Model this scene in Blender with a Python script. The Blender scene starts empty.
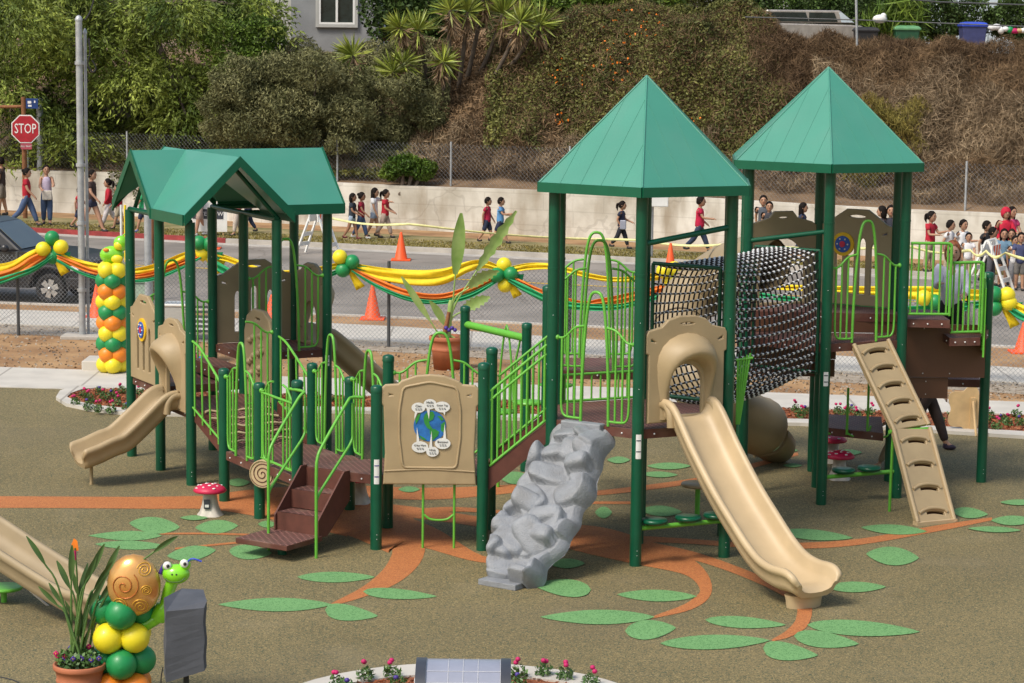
import bpy, bmesh, math, random
import numpy as np
from mathutils import Vector, Matrix
random.seed(7); rng = np.random.default_rng(11)
S = bpy.context.scene
COL = S.collection
rad = math.radians
# ------------------------------------------------------------------ camera
FPX = 2350.0; CX = 512.0; CY = 341.5; HC = 5.6
PITCH = math.atan(309.5/FPX); ROLL = rad(0.70)
Fv = Vector((0, math.cos(PITCH), -math.sin(PITCH)))
R0 = Vector((1,0,0)); U0 = Vector((0, math.sin(PITCH), math.cos(PITCH)))
Rv = R0*math.cos(ROLL) + U0*math.sin(ROLL)
Uv = U0*math.cos(ROLL) - R0*math.sin(ROLL)
CAM = Vector((0,0,HC))
cam = bpy.data.cameras.new('camera'); cam.sensor_width = 36; cam.lens = FPX/1024*36
cam.clip_start = 0.5; cam.clip_end = 2000
camo = bpy.data.objects.new('camera', cam); COL.objects.link(camo)
M = Matrix((Rv, Uv, -Fv)).transposed().to_4x4(); M.translation = CAM
camo.matrix_world = M
S.camera = camo
# ------------------------------------------------------------------ light
w = bpy.data.worlds.new('World'); S.world = w; w.use_nodes = True
nt = w.node_tree; bg = nt.nodes['Background']
sky = nt.nodes.new('ShaderNodeTexSky'); sky.sky_type = 'NISHITA'; sky.sun_disc = False
SUN_EL = rad(52); SUN_AZ = rad(-135)          # azimuth measured from +Y towards +X
sky.sun_elevation = SUN_EL; sky.sun_rotation = SUN_AZ
sky.air_density = 1.6; sky.dust_density = 3.5; sky.ozone_density = 1.0
nt.links.new(sky.outputs[0], bg.inputs[0]); bg.inputs[1].default_value = 0.105
sd = Vector((math.sin(SUN_AZ)*math.cos(SUN_EL), math.cos(SUN_AZ)*math.cos(SUN_EL), math.sin(SUN_EL)))
sl = bpy.data.lights.new('sun', 'SUN'); sl.energy = 2.0; sl.angle = rad(17); sl.color = (1, .93, .82)
so = bpy.data.objects.new('sun', sl); COL.objects.link(so)
so.rotation_euler = sd.to_track_quat('Z', 'Y').to_euler(); so.location = (-20, -10, 40)
vs = S.view_settings; vs.view_transform = 'Standard'; vs.look = 'None'; vs.gamma = 1; vs.exposure = 0.5
S.cycles.max_bounces = 6; S.cycles.diffuse_bounces = 3; S.cycles.glossy_bounces = 2
S.cycles.transparent_max_bounces = 8
# ------------------------------------------------------------------ coordinates
def ray(px, py): return (Fv*FPX + Rv*(px-CX) + Uv*(CY-py)).normalized()
def G(px, py, z=0.0):
    d = ray(px, py); return CAM + d*((z-HC)/d.z)
def AT(px, py, Y):
    d = ray(px, py); return CAM + d*(Y/d.y)
def W(X, D, z=0.0): return Vector((X, (D-.72)/.983, z))
def proj(p):
    v = Vector(p)-CAM; d = v.dot(Fv); return CX+FPX*v.dot(Rv)/d, CY-FPX*v.dot(Uv)/d
def V(*a): return Vector(a)
# ------------------------------------------------------------------ materials
def mat(name, col, rough=.6, metal=0, var=.12, scale=6, bump=0, bscale=40, col2=None, spec=.5, coat=0, island=0, coord='Object', detail=4, trans=0, speck=None):
    m = bpy.data.materials.new(name); m.use_nodes = True
    n = m.node_tree.nodes; l = m.node_tree.links; b = n['Principled BSDF']
    b.inputs['Roughness'].default_value = rough; b.inputs['Metallic'].default_value = metal
    b.inputs['Specular IOR Level'].default_value = spec; b.inputs['Coat Weight'].default_value = coat
    tc = n.new('ShaderNodeTexCoord'); geo = None
    src = tc.outputs['Object']
    if coord == 'World':
        geo = n.new('ShaderNodeNewGeometry'); src = geo.outputs['Position']
    nz = n.new('ShaderNodeTexNoise'); nz.inputs['Scale'].default_value = scale; nz.inputs['Detail'].default_value = detail
    l.new(src, nz.inputs['Vector'])
    r = n.new('ShaderNodeValToRGB'); l.new(nz.outputs[0], r.inputs[0])
    c = Vector(col); c2 = Vector(col2) if col2 else c*(1+var); c1 = c if col2 else c*(1-var)
    r.color_ramp.elements[0].position = .35; r.color_ramp.elements[1].position = .65
    r.color_ramp.elements[0].color = (*c1, 1); r.color_ramp.elements[1].color = (*c2, 1)
    out = r.outputs[0]
    if island:
        if geo is None: geo = n.new('ShaderNodeNewGeometry')
        hs = n.new('ShaderNodeHueSaturation'); mr = n.new('ShaderNodeMapRange')
        mr.inputs['To Min'].default_value = 1-island; mr.inputs['To Max'].default_value = 1+island
        l.new(geo.outputs['Random Per Island'], mr.inputs['Value']); l.new(mr.outputs[0], hs.inputs['Value'])
        l.new(out, hs.inputs['Color']); out = hs.outputs[0]
    if speck:
        sc, c3, c4, th = speck
        v = n.new('ShaderNodeTexVoronoi'); v.inputs['Scale'].default_value = sc; l.new(src, v.inputs['Vector'])
        sp = n.new('ShaderNodeSeparateColor'); l.new(v.outputs['Color'], sp.inputs[0])
        for ch, cc in ((0, c3), (1, c4)):
            gt = n.new('ShaderNodeMath'); gt.operation = 'GREATER_THAN'; gt.inputs[1].default_value = th
            l.new(sp.outputs[ch], gt.inputs[0])
            mx = n.new('ShaderNodeMix'); mx.data_type = 'RGBA'; l.new(gt.outputs[0], mx.inputs[0])
            l.new(out, mx.inputs[6]); mx.inputs[7].default_value = (*cc, 1); out = mx.outputs[2]
    l.new(out, b.inputs['Base Color'])
    if bump:
        nb = n.new('ShaderNodeTexNoise'); nb.inputs['Scale'].default_value = bscale; nb.inputs['Detail'].default_value = 5
        l.new(src, nb.inputs['Vector']); bp = n.new('ShaderNodeBump'); bp.inputs['Strength'].default_value = bump
        bp.inputs['Distance'].default_value = .02; l.new(nb.outputs[0], bp.inputs['Height']); l.new(bp.outputs[0], b.inputs['Normal'])
    if trans:
        b.inputs['Transmission Weight'].default_value = trans
    return m
MT = {}
def m_(k, *a, **kw): MT[k] = mat(k, *a, **kw)
m_('post_green', (.003,.082,.040), .32, var=.08, spec=.5)
m_('roof_green', (.058,.265,.19), .36, var=.04, scale=1.5, spec=.7)
m_('fascia_green', (.004,.11,.055), .4, var=.05)
m_('lime', (.13,.44,.05), .38, var=.06)
m_('tan', (.40,.30,.17), .5, var=.05, scale=3, bump=.05, bscale=150)
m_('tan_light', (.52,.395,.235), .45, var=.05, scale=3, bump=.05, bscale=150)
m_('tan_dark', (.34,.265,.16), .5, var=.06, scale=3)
m_('brown', (.11,.036,.024), .65, var=.12, scale=9)
m_('brown_panel', (.12,.05,.026), .45, var=.1, scale=2)
m_('rock', (.245,.26,.285), .5, var=.10, scale=8, bump=.5, bscale=60)
m_('black', (.02,.02,.022), .6)
m_('rope', (.028,.021,.02), .8)
m_('silver', (.75,.75,.76), .35, var=.03)
m_('white', (.75,.75,.73), .5, var=.04)
m_('galv', (.42,.44,.46), .45, metal=.35, var=.12, scale=10)
m_('wire', (.36,.37,.38), .5, metal=.4)
m_('dkpost', (.07,.075,.08), .5)
m_('red_cap', (.55,.015,.07), .45, var=.1)
m_('stem', (.55,.51,.45), .8, var=.2, bump=.4, bscale=25)
m_('orange_cone', (.85,.10,.015), .5, var=.05)
m_('terracotta', (.42,.14,.065), .7, var=.12)
m_('soil', (.06,.035,.02), .9, bump=.5)
m_('concrete', (.52,.49,.44), .85, var=.08, scale=2, bump=.15, bscale=50, coord='World')
m_('kerb_grey', (.42,.39,.35), .85, var=.12, scale=3, coord='World')
m_('kerb_red', (.28,.035,.035), .7, var=.25, scale=4, coord='World')
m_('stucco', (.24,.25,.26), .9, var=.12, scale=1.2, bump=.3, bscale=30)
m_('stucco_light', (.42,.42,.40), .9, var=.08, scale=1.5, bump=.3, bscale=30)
m_('blue_wall', (.50,.58,.64), .8, var=.04)
m_('glass_dark', (.02,.03,.03), .08, var=.2, spec=.8)
m_('car', (.012,.012,.015), .42, var=.05, coat=.3)
m_('tyre', (.025,.025,.027), .8)
m_('chrome', (.6,.6,.6), .25, metal=.8)
m_('blue', (.02,.09,.42), .5); m_('yellow', (.75,.46,.01), .5)
m_('b_yellow', (.82,.68,.02), .42, var=.03, coat=.05); m_('b_green', (.012,.25,.07), .42, var=.03, coat=.05)
m_('b_orange', (.85,.24,.015), .42, var=.03, coat=.05); m_('b_lime', (.22,.62,.02), .22, var=.2, coat=.6)
m_('foil_gold', (.62,.28,.06), .25, metal=.45, var=.25, scale=5, coat=.4, col2=(.75,.42,.14))
m_('foil_line', (.50,.16,.04), .3, metal=.3); m_('foil_yellow', (.72,.42,.05), .3, metal=.3)
m_('cl_yellow', (.85,.62,.01), .7, var=.08, scale=12); m_('cl_orange', (.8,.20,.02), .7, var=.08, scale=12); m_('cl_green', (.015,.34,.13), .7, var=.08, scale=12)
m_('tape', (.72,.70,.32), .6, var=.15)
m_('cover_grey', (.075,.08,.095), .7, var=.1, bump=.2, bscale=14)
m_('solar', (.28,.30,.38), .3, var=.1, scale=3); m_('slate', (.045,.05,.065), .4)
m_('wood', (.55,.38,.19), .7, var=.15, scale=4)
m_('sign_red', (.38,.012,.025), .4); m_('sign_blue', (.01,.04,.17), .4); m_('rust', (.22,.09,.035), .8, var=.3)
m_('earth_blue', (.02,.14,.42), .5, var=.25, scale=14); m_('earth_green', (.03,.25,.04), .5)
m_('purple', (.06,.03,.25), .5); m_('magenta', (.5,.01,.12), .6)
m_('skin', (.42,.23,.145), .55, var=.05); m_('skin_dark', (.30,.15,.09), .55, var=.05); m_('skin_light', (.52,.31,.22), .5, var=.05)
m_('eye', (.02,.012,.01), .3); m_('lip', (.30,.07,.06), .5)
m_('hair_black', (.010,.007,.006), .75, spec=.15); m_('hair_brown', (.03,.016,.01), .75, spec=.15); m_('hair_auburn', (.24,.075,.025), .5, var=.35, scale=30)
m_('leaf_tree', (.06,.10,.014), .6, island=.55, scale=.5, coord='World', col2=(.25,.30,.05), spec=.3)
m_('leaf_bush', (.085,.09,.033), .7, island=.45, scale=1.1, coord='World', col2=(.215,.21,.095), spec=.25)
m_('leaf_bright', (.05,.10,.01), .6, island=.5, scale=.7, coord='World', col2=(.17,.24,.03), spec=.3)
m_('leaf_ivy', (.06,.07,.018), .6, island=.5, scale=.75, coord='World', col2=(.165,.165,.045), spec=.25)
m_('leaf_hedge', (.03,.055,.012), .6, island=.5, scale=1.5, coord='World', col2=(.07,.12,.025), spec=.25)
m_('leaf_gold', (.17,.13,.03), .7, island=.45, scale=1.5, coord='World', col2=(.22,.19,.05), spec=.2)
m_('brush', (.10,.062,.034), .8, island=.55, scale=.6, coord='World', col2=(.22,.145,.08), spec=.2)
m_('brush_grey', (.17,.12,.075), .85, island=.5, scale=.8, coord='World', col2=(.36,.27,.17), spec=.2)
m_('yucca', (.14,.19,.025), .5, island=.5, scale=2, coord='World', col2=(.36,.40,.07), spec=.4)
m_('yucca_dead', (.24,.16,.09), .8, island=.4, scale=3, coord='World')
m_('bark', (.11,.085,.065), .9, var=.3, scale=5, bump=.6, bscale=12)
m_('slope_soil', (.13,.085,.05), .95, var=.3, scale=1.2, bump=.6, bscale=8, coord='World', col2=(.24,.16,.095))
m_('leaf_plant', (.05,.12,.03), .45, island=.3, scale=4, col2=(.11,.2,.05)); m_('leaf_banana', (.20,.34,.07), .45, island=.2, scale=4, col2=(.34,.46,.15))
m_('fl_orange', (.8,.2,.01), .6)
m_('dirt', (.25,.135,.06), .95, scale=1.1, bump=.5, bscale=14, coord='World', col2=(.41,.25,.12), detail=8)
m_('gravel', (.26,.21,.16), .95, scale=6, bump=.6, bscale=40, coord='World', col2=(.38,.33,.27), detail=8)
m_('grass', (.16,.15,.05), .9, scale=1.5, bump=.5, bscale=60, coord='World', col2=(.33,.26,.13), detail=8)
m_('asphalt', (.19,.17,.148), .9, scale=.45, bump=.15, bscale=80, coord='World', col2=(.29,.258,.228), detail=12)
m_('mulch', (.16,.045,.018), .9, scale=9, bump=1, bscale=30, coord='World', col2=(.36,.13,.055), detail=8)
SP = ((.31,.24,.11), (.065,.075,.04), .76)
m_('rubber', (.155,.122,.052), .85, scale=.55, bump=.25, bscale=160, coord='World', col2=(.205,.16,.072), detail=9, speck=(92,)+SP)
m_('rubber_orange', (.44,.15,.045), .85, scale=1, bump=.2, bscale=160, coord='World', var=.06, speck=(92,(.50,.20,.06),(.33,.11,.035),.75))
m_('rubber_green', (.15,.33,.12), .85, scale=1, bump=.2, bscale=160, coord='World', var=.06, speck=(92,(.18,.38,.14),(.08,.22,.07),.75))
m_('wallwhite', (.43,.40,.34), .9, scale=.9, bump=.25, bscale=12, coord='World', col2=(.72,.70,.64), detail=12)
def fabric(name, c):
    if name not in MT: m_(name, c, .85, var=.1, scale=14)
    return MT[name]
# deck: brown with slotted holes
def deckmat():
    m = MT['brown'].copy(); m.name = 'deck_brown'; n = m.node_tree.nodes; l = m.node_tree.links; b = n['Principled BSDF']
    g = n.new('ShaderNodeNewGeometry'); mp = n.new('ShaderNodeMapping'); mp.inputs['Rotation'].default_value = (0,0,rad(28)); l.new(g.outputs['Position'], mp.inputs[0])
    bt = n.new('ShaderNodeTexBrick'); bt.inputs['Scale'].default_value = 5.5; bt.inputs['Mortar Size'].default_value = .05; bt.inputs['Mortar Smooth'].default_value = .1
    bt.inputs['Color1'].default_value = (.035,.012,.009,1); bt.inputs['Color2'].default_value = (.045,.016,.011,1); bt.inputs['Mortar'].default_value = (.24,.11,.09,1)
    l.new(mp.outputs[0], bt.inputs[0]); 
    sx = n.new('ShaderNodeSeparateXYZ'); l.new(g.outputs['Normal'], sx.inputs[0]); gt = n.new('ShaderNodeMath'); gt.operation = 'GREATER_THAN'; gt.inputs[1].default_value = .8; l.new(sx.outputs[2], gt.inputs[0])
    mx = n.new('ShaderNodeMix'); mx.data_type = 'RGBA'; l.new(gt.outputs[0], mx.inputs[0])
    old = b.inputs['Base Color'].links[0].from_socket; l.new(old, mx.inputs[6]); l.new(bt.outputs[0], mx.inputs[7]); l.new(mx.outputs[2], b.inputs['Base Color'])
    MT['deck'] = m
deckmat()
def add_lines(k, kind, amt, **kw):
    m = MT[k]; n = m.node_tree.nodes; l = m.node_tree.links; b = n['Principled BSDF']; g = n.new('ShaderNodeNewGeometry'); old = b.inputs['Base Color'].links[0].from_socket
    mx = n.new('ShaderNodeMix'); mx.data_type = 'RGBA'; l.new(old, mx.inputs[6]); mx.inputs[7].default_value = (*kw.get('col',(.12,.10,.08)),1); mu = n.new('ShaderNodeMath'); mu.operation = 'MULTIPLY'; mu.inputs[1].default_value = amt
    if kind == 'crack':
        nz = n.new('ShaderNodeTexNoise'); nz.inputs['Scale'].default_value = 1.5; l.new(g.outputs['Position'], nz.inputs['Vector']); ad = n.new('ShaderNodeVectorMath'); ad.operation = 'ADD'; l.new(g.outputs['Position'], ad.inputs[0]); l.new(nz.outputs['Color'], ad.inputs[1])
        v = n.new('ShaderNodeTexVoronoi'); v.feature = 'DISTANCE_TO_EDGE'; v.inputs['Scale'].default_value = kw['scale']; l.new(ad.outputs[0], v.inputs['Vector']); lt = n.new('ShaderNodeMath'); lt.operation = 'LESS_THAN'; lt.inputs[1].default_value = kw['w']; l.new(v.outputs[0], lt.inputs[0]); src = lt.outputs[0]
    else:
        sp = n.new('ShaderNodeSeparateXYZ'); l.new(g.outputs['Position'], sp.inputs[0]); cb = n.new('ShaderNodeCombineXYZ'); l.new(sp.outputs[0], cb.inputs[0]); l.new(sp.outputs[2 if kind == 'wall' else 1], cb.inputs[1])
        bt = n.new('ShaderNodeTexBrick'); bt.inputs['Scale'].default_value = 1; bt.inputs['Brick Width'].default_value = kw['bw']; bt.inputs['Row Height'].default_value = kw['rh']; bt.inputs['Mortar Size'].default_value = kw['w']; l.new(cb.outputs[0], bt.inputs[0]); src = bt.outputs['Fac']
    l.new(src, mu.inputs[0]); l.new(mu.outputs[0], mx.inputs[0]); l.new(mx.outputs[2], b.inputs['Base Color'])
add_lines('wallwhite', 'wall', .15, bw=1.6, rh=.42, w=.016); add_lines('wallwhite', 'crack', .18, scale=.35, w=.010)
add_lines('asphalt', 'crack', .5, scale=.22, w=.006); add_lines('concrete', 'flat', .5, bw=1.5, rh=60, w=.02)
def stain(k, col, amt, sc, lo, hi, zs=1):
    m = MT[k]; n = m.node_tree.nodes; l = m.node_tree.links; b = n['Principled BSDF']; g = n.new('ShaderNodeNewGeometry'); mp = n.new('ShaderNodeMapping'); mp.inputs['Scale'].default_value = (1,1,zs); l.new(g.outputs['Position'], mp.inputs[0])
    nz = n.new('ShaderNodeTexNoise'); nz.inputs['Scale'].default_value = sc; nz.inputs['Detail'].default_value = 6; l.new(mp.outputs[0], nz.inputs['Vector']); mr = n.new('ShaderNodeMapRange'); mr.inputs['From Min'].default_value = lo; mr.inputs['From Max'].default_value = hi; mr.inputs['To Max'].default_value = amt; l.new(nz.outputs[0], mr.inputs[0])
    old = b.inputs['Base Color'].links[0].from_socket; mx = n.new('ShaderNodeMix'); mx.data_type = 'RGBA'; l.new(mr.outputs[0], mx.inputs[0]); l.new(old, mx.inputs[6]); mx.inputs[7].default_value = (*col,1); l.new(mx.outputs[2], b.inputs['Base Color'])
stain('wallwhite', (.25,.19,.12), .6, 2.2, .52, .75, .25); stain('asphalt', (.12,.11,.10), .45, .6, .52, .7); stain('rubber', (.12,.10,.065), .28, .35, .5, .7); stain('rubber', (.34,.28,.17), .25, .9, .58, .75)
stain('tan_light', (.33,.25,.15), .3, 3, .5, .75); stain('tan', (.26,.19,.11), .3, 4, .5, .75); stain('roof_green', (.10,.26,.20), .35, 2.5, .45, .75, .3); stain('rock', (.16,.155,.15), .45, 5, .5, .7); stain('deck', (.25,.18,.13), .3, 3, .5, .7)
# ------------------------------------------------------------------ mesh builder
class MB:
    def __init__(s): s.v = []; s.f = []; s.sm = []; s.mi = []; s.mats = []
    def _m(s, m):
        if m is None: m = s.mats[0] if s.mats else 'white'
        if m not in s.mats: s.mats.append(m)
        return s.mats.index(m)
    def add(s, vs, fs, smooth=False, m=None):
        k = s._m(m); o = len(s.v); s.v.extend([tuple(p) for p in vs])
        for f in fs: s.f.append([o+i for i in f]); s.sm.append(smooth); s.mi.append(k)
        return s
    def box(s, c, size, rot=None, m=None):
        hx, hy, hz = size[0]/2, size[1]/2, size[2]/2; c = Vector(c)
        R = rot if rot is not None else Matrix.Identity(3)
        vs = [c + R@Vector((x*hx, y*hy, z*hz)) for x in (-1,1) for y in (-1,1) for z in (-1,1)]
        return s.add(vs, [(0,1,3,2),(4,6,7,5),(0,4,5,1),(2,3,7,6),(0,2,6,4),(1,5,7,3)], False, m)
    def prism(s, poly, z0, z1, m=None):
        n = len(poly); a = sum(poly[i][0]*poly[(i+1)%n][1]-poly[(i+1)%n][0]*poly[i][1] for i in range(n))
        if a < 0: poly = poly[::-1]
        vs = [(p[0],p[1],z0) for p in poly]+[(p[0],p[1],z1) for p in poly]
        return s.add(vs, [tuple(range(n))[::-1], tuple(range(n,2*n))]+[(i,(i+1)%n,n+(i+1)%n,n+i) for i in range(n)], False, m)
    def tube(s, pts, r, seg=8, m=None, caps=True, smooth=True):
        pts = [Vector(p) for p in pts]; n = len(pts)
        rr = r if isinstance(r, (list,tuple)) else [r]*n
        t = [(pts[min(i+1,n-1)]-pts[max(i-1,0)]).normalized() for i in range(n)]
        up = Vector((0,0,1)) if abs(t[0].z) < .9 else Vector((1,0,0))
        a = t[0].cross(up).normalized(); vs = []
        for i in range(n):
            a = (a - t[i]*a.dot(t[i])); a = a.normalized() if a.length > 1e-6 else t[i].orthogonal().normalized(); b = t[i].cross(a)
            for k in range(seg):
                q = 2*math.pi*k/seg; vs.append(pts[i]+(a*math.cos(q)+b*math.sin(q))*rr[i])
        fs = [(i*seg+k, i*seg+(k+1)%seg, (i+1)*seg+(k+1)%seg, (i+1)*seg+k) for i in range(n-1) for k in range(seg)]
        s.add(vs, fs, smooth, m)
        if caps: s.add(vs[:seg], [tuple(range(seg))[::-1]], False, m); s.add(vs[-seg:], [tuple(range(seg))], False, m)
        return s
    def ball(s, c, r, seg=12, rings=8, m=None, mtx=None):
        c = Vector(c); r = (r,r,r) if isinstance(r, (int,float)) else r; vs = []
        for i in range(rings+1):
            th = math.pi*i/rings
            for k in range(seg):
                ph = 2*math.pi*k/seg; p = Vector((r[0]*math.sin(th)*math.cos(ph), r[1]*math.sin(th)*math.sin(ph), r[2]*math.cos(th)))
                vs.append(c + (mtx@p if mtx is not None else p))
        fs = [(i*seg+k, (i+1)*seg+k, (i+1)*seg+(k+1)%seg, i*seg+(k+1)%seg) for i in range(rings) for k in range(seg)]
        return s.add(vs, fs, True, m)
    def lathe(s, c, prof, seg=20, m=None, smooth=True):
        c = Vector(c); vs = []
        for (r, z) in prof:
            for k in range(seg): q = 2*math.pi*k/seg; vs.append(c+Vector((r*math.cos(q), r*math.sin(q), z)))
        fs = [(i*seg+k, i*seg+(k+1)%seg, (i+1)*seg+(k+1)%seg, (i+1)*seg+k) for i in range(len(prof)-1) for k in range(seg)]
        return s.add(vs, fs, smooth, m)
    def sweep(s, frames, prof, m=None, closed=True, smooth=True, caps=True):
        """frames: list of (origin, side, normal, [profile])"""
        vs = []; n = len(prof if prof else frames[0][3])
        for fr in frames:
            P = fr[3] if len(fr) > 3 else prof
            for (a, b) in P: vs.append(fr[0]+fr[1]*a+fr[2]*b)
        K = n if closed else n-1
        fs = [(i*n+k, i*n+(k+1)%n, (i+1)*n+(k+1)%n, (i+1)*n+k) for i in range(len(frames)-1) for k in range(K)]
        s.add(vs, fs, smooth, m)
        if caps and closed: s.add(vs[:n], [tuple(range(n))[::-1]], False, m); s.add(vs[-n:], [tuple(range(n))], False, m)
        return s
    def mesh(s, name):
        me = bpy.data.meshes.new(name); me.from_pydata(s.v, [], s.f)
        for k in s.mats: me.materials.append(MT[k])
        me.polygons.foreach_set('use_smooth', s.sm); me.polygons.foreach_set('material_index', s.mi); me.update(); return me
    def build(s, name, m=None, parent=None, bevel=0, **kw):
        if m and not s.mats: s.mats = [m]
        if m: s.mats[0] = m if s.mats[0] == 'white' and m else s.mats[0]
        o = bpy.data.objects.new(name, s.mesh(name)); COL.objects.link(o)
        if parent is not None:
            o.parent = parent; o.matrix_parent_inverse = Matrix.Identity(4)
            if not kw.get('local'):                        # geometry was given in world coordinates
                top = parent.get('_org'); 
                if top: o.data.transform(Matrix.Translation(-Vector(top)))
            o['_org'] = parent.get('_org') or (0,0,0)
        if bevel:
            b = o.modifiers.new('bevel', 'BEVEL'); b.width = bevel; b.segments = 2; b.limit_method = 'ANGLE'
        return o
def tag(o, label=None, cat=None, group=None, kind=None):
    if label: o['label'] = label
    if cat: o['category'] = cat
    if group: o['group'] = group
    if kind: o['kind'] = kind
    return o
def thing(name, loc, label, cat, group=None):
    o = bpy.data.objects.new(name, None); COL.objects.link(o); o.location = loc; o.empty_display_size = .1
    o['_org'] = tuple(loc); return tag(o, label, cat, group)
def solo(mb, name, label, cat, group=None, org=None, kind=None, bevel=0):
    """a thing that is one mesh, origin moved to its base"""
    o = mb.build(name, bevel=bevel)
    if org is not None: o.data.transform(Matrix.Translation(-Vector(org))); o.location = org
    return tag(o, label, cat, group, kind)
def meshobj(name, me, parent):
    o = bpy.data.objects.new(name, me); COL.objects.link(o)
    if parent is not None: o.parent = parent; o['_org'] = parent.get('_org') or (0,0,0)
    return o
def kids(o): return [c for c in COL.objects if c.parent == o]
def copy_tree(o, loc=None, rz=None, label=None, parent=None, sc=None):
    c = o.copy(); COL.objects.link(c)
    if parent is not None: c.parent = parent
    if loc is not None: c.location = loc
    if rz is not None: c.rotation_euler = (0,0,rz)
    if sc is not None: c.scale = (sc,sc,sc)
    if label: c['label'] = label
    for k in kids(o): copy_tree(k, parent=c)
    return c
def smoothpath(pts, n=6):
    pts = [Vector(p) for p in pts]; out = []
    P = [pts[0]*2-pts[1]]+pts+[pts[-1]*2-pts[-2]]
    for i in range(1, len(P)-2):
        for k in range(n):
            t = k/n; a, b, c, d = P[i-1], P[i], P[i+1], P[i+2]
            out.append(.5*((2*b)+(c-a)*t+(2*a-5*b+4*c-d)*t*t+(3*b-a-3*c+d)*t**3))
    out.append(pts[-1]); return out
def plate(name, outer, holes, thick, bev, mtx, m, parent, res=3):
    """flat moulded panel: 2D outline with holes, given thickness and rounded edge; mtx maps local xy(z) to world"""
    cu = bpy.data.curves.new(name, 'CURVE'); cu.dimensions = '2D'; cu.fill_mode = 'BOTH'
    cu.extrude = max(thick/2-bev, .001); cu.bevel_depth = bev; cu.bevel_resolution = 2; cu.offset = 0
    for loop in [outer]+holes:
        sp = cu.splines.new('POLY'); sp.points.add(len(loop)-1); sp.use_cyclic_u = True
        for i, p in enumerate(loop): sp.points[i].co = (p[0], p[1], 0, 1)
    t = bpy.data.objects.new('tmp', cu); COL.objects.link(t); dg = bpy.context.evaluated_depsgraph_get()
    me = bpy.data.meshes.new_from_object(t.evaluated_get(dg)); bpy.data.objects.remove(t); bpy.data.curves.remove(cu)
    me.name = name; me.transform(mtx); me.materials.clear(); me.materials.append(MT[m])
    me.polygons.foreach_set('use_smooth', [False]*len(me.polygons))
    o = bpy.data.objects.new(name, me); COL.objects.link(o)
    if parent is not None:
        o.parent = parent; og = parent.get('_org')
        if og: me.transform(Matrix.Translation(-Vector(og)))
        o['_org'] = parent.get('_org') or (0,0,0)
    return o
def textmesh(name, txt, size, mtx, m, parent, ext=.002, align='CENTER'):
    cu = bpy.data.curves.new(name, 'FONT'); cu.body = txt; cu.size = size; cu.extrude = ext; cu.align_x = align; cu.align_y = 'CENTER'; cu.resolution_u = 2
    t = bpy.data.objects.new('tmp', cu); COL.objects.link(t); dg = bpy.context.evaluated_depsgraph_get()
    me = bpy.data.meshes.new_from_object(t.evaluated_get(dg)); bpy.data.objects.remove(t)
    me.name = name; me.transform(mtx); me.materials.clear(); me.materials.append(MT[m])
    o = bpy.data.objects.new(name, me); COL.objects.link(o)
    if parent is not None:
        o.parent = parent; og = parent.get('_org')
        if og: me.transform(Matrix.Translation(-Vector(og)))
        o['_org'] = parent.get('_org') or (0,0,0)
    return o
def frame_mtx(o, x, y):
    x = Vector(x).normalized(); y = Vector(y).normalized(); z = x.cross(y)
    m = Matrix((x,y,z)).transposed().to_4x4(); m.translation = Vector(o); return m
def ngon(cx, cy, rx, ry, n=20, a0=0, a1=2*math.pi): 
    return [(cx+rx*math.cos(a0+(a1-a0)*i/n), cy+ry*math.sin(a0+(a1-a0)*i/n)) for i in range(n)]
def rrect(x0, y0, x1, y1, r, n=4):
    o = []
    for (cx, cy, a) in ((x1-r,y1-r,0),(x0+r,y1-r,90),(x0+r,y0+r,180),(x1-r,y0+r,270)):
        for i in range(n+1): q = rad(a+90*i/n); o.append((cx+r*math.cos(q), cy+r*math.sin(q)))
    return o
def struct(mb, name, kind='structure', bevel=0): return tag(mb.build(name, bevel=bevel), kind=kind)
def sheet(poly3, z, m, name=None, mb=None):
    mb = mb or MB(); pts = [(p[0],p[1],z) for p in poly3]; n = len(pts)
    a = sum(pts[i][0]*pts[(i+1)%n][1]-pts[(i+1)%n][0]*pts[i][1] for i in range(n))
    if a < 0: pts = pts[::-1]
    mb.add(pts, [tuple(range(n))], False, m); return mb
# ================================================================== GROUND
struct(sheet([(-700,-200),(700,-200),(700,1200),(-700,1200)], -.004, 'dirt'), 'ground')
def line(pts):      # function Y(X) through (X,D) points
    q = [W(x, d) for x, d in pts]; xs = [p.x for p in q]; ys = [p.y for p in q]
    def f(X):
        if X <= xs[0]: i = 0
        elif X >= xs[-1]: i = len(xs)-2
        else: i = max(k for k in range(len(xs)-1) if xs[k] <= X)
        return ys[i]+(ys[i+1]-ys[i])*(X-xs[i])/(xs[i+1]-xs[i])
    return f
def pxline(pts): 
    q = [G(*p) for p in pts]
    return line([(p.x, p.y*.983+.72) for p in q])
s1b = pxline([(0,367.5),(400,381),(800,394),(1024,402.5)]); s1f = pxline([(0,387.5),(400,399),(800,411),(1024,418.5)])
s2b = pxline([(0,310.5),(200,318),(400,328),(1000,368)]); s2f = pxline([(0,325),(200,333),(400,343.5),(1000,383)])
kn = pxline([(0,303.5),(200,310),(400,318),(1000,347)])          # near kerb
kf = pxline([(0,231),(225,243.5),(480,255),(700,266),(1000,281)])         # far kerb
wl = line([(-30,75.5),(-15.3,70),(-.87,63.9),(4.9,60.9),(9.9,58.2),(22,51.5)])   # foot of the retaining wall
def band(f0, f1, z, m, x0=-26, x1=26, n=26, z1=None):
    mb = MB(); xs = [x0+(x1-x0)*i/n for i in range(n+1)]
    vs = [(x, f0(x), z) for x in xs]+[(x, f1(x), z) for x in xs]
    mb.add(vs, [(i, i+1, n+2+i, n+1+i) for i in range(n)], False, m); return mb
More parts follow.
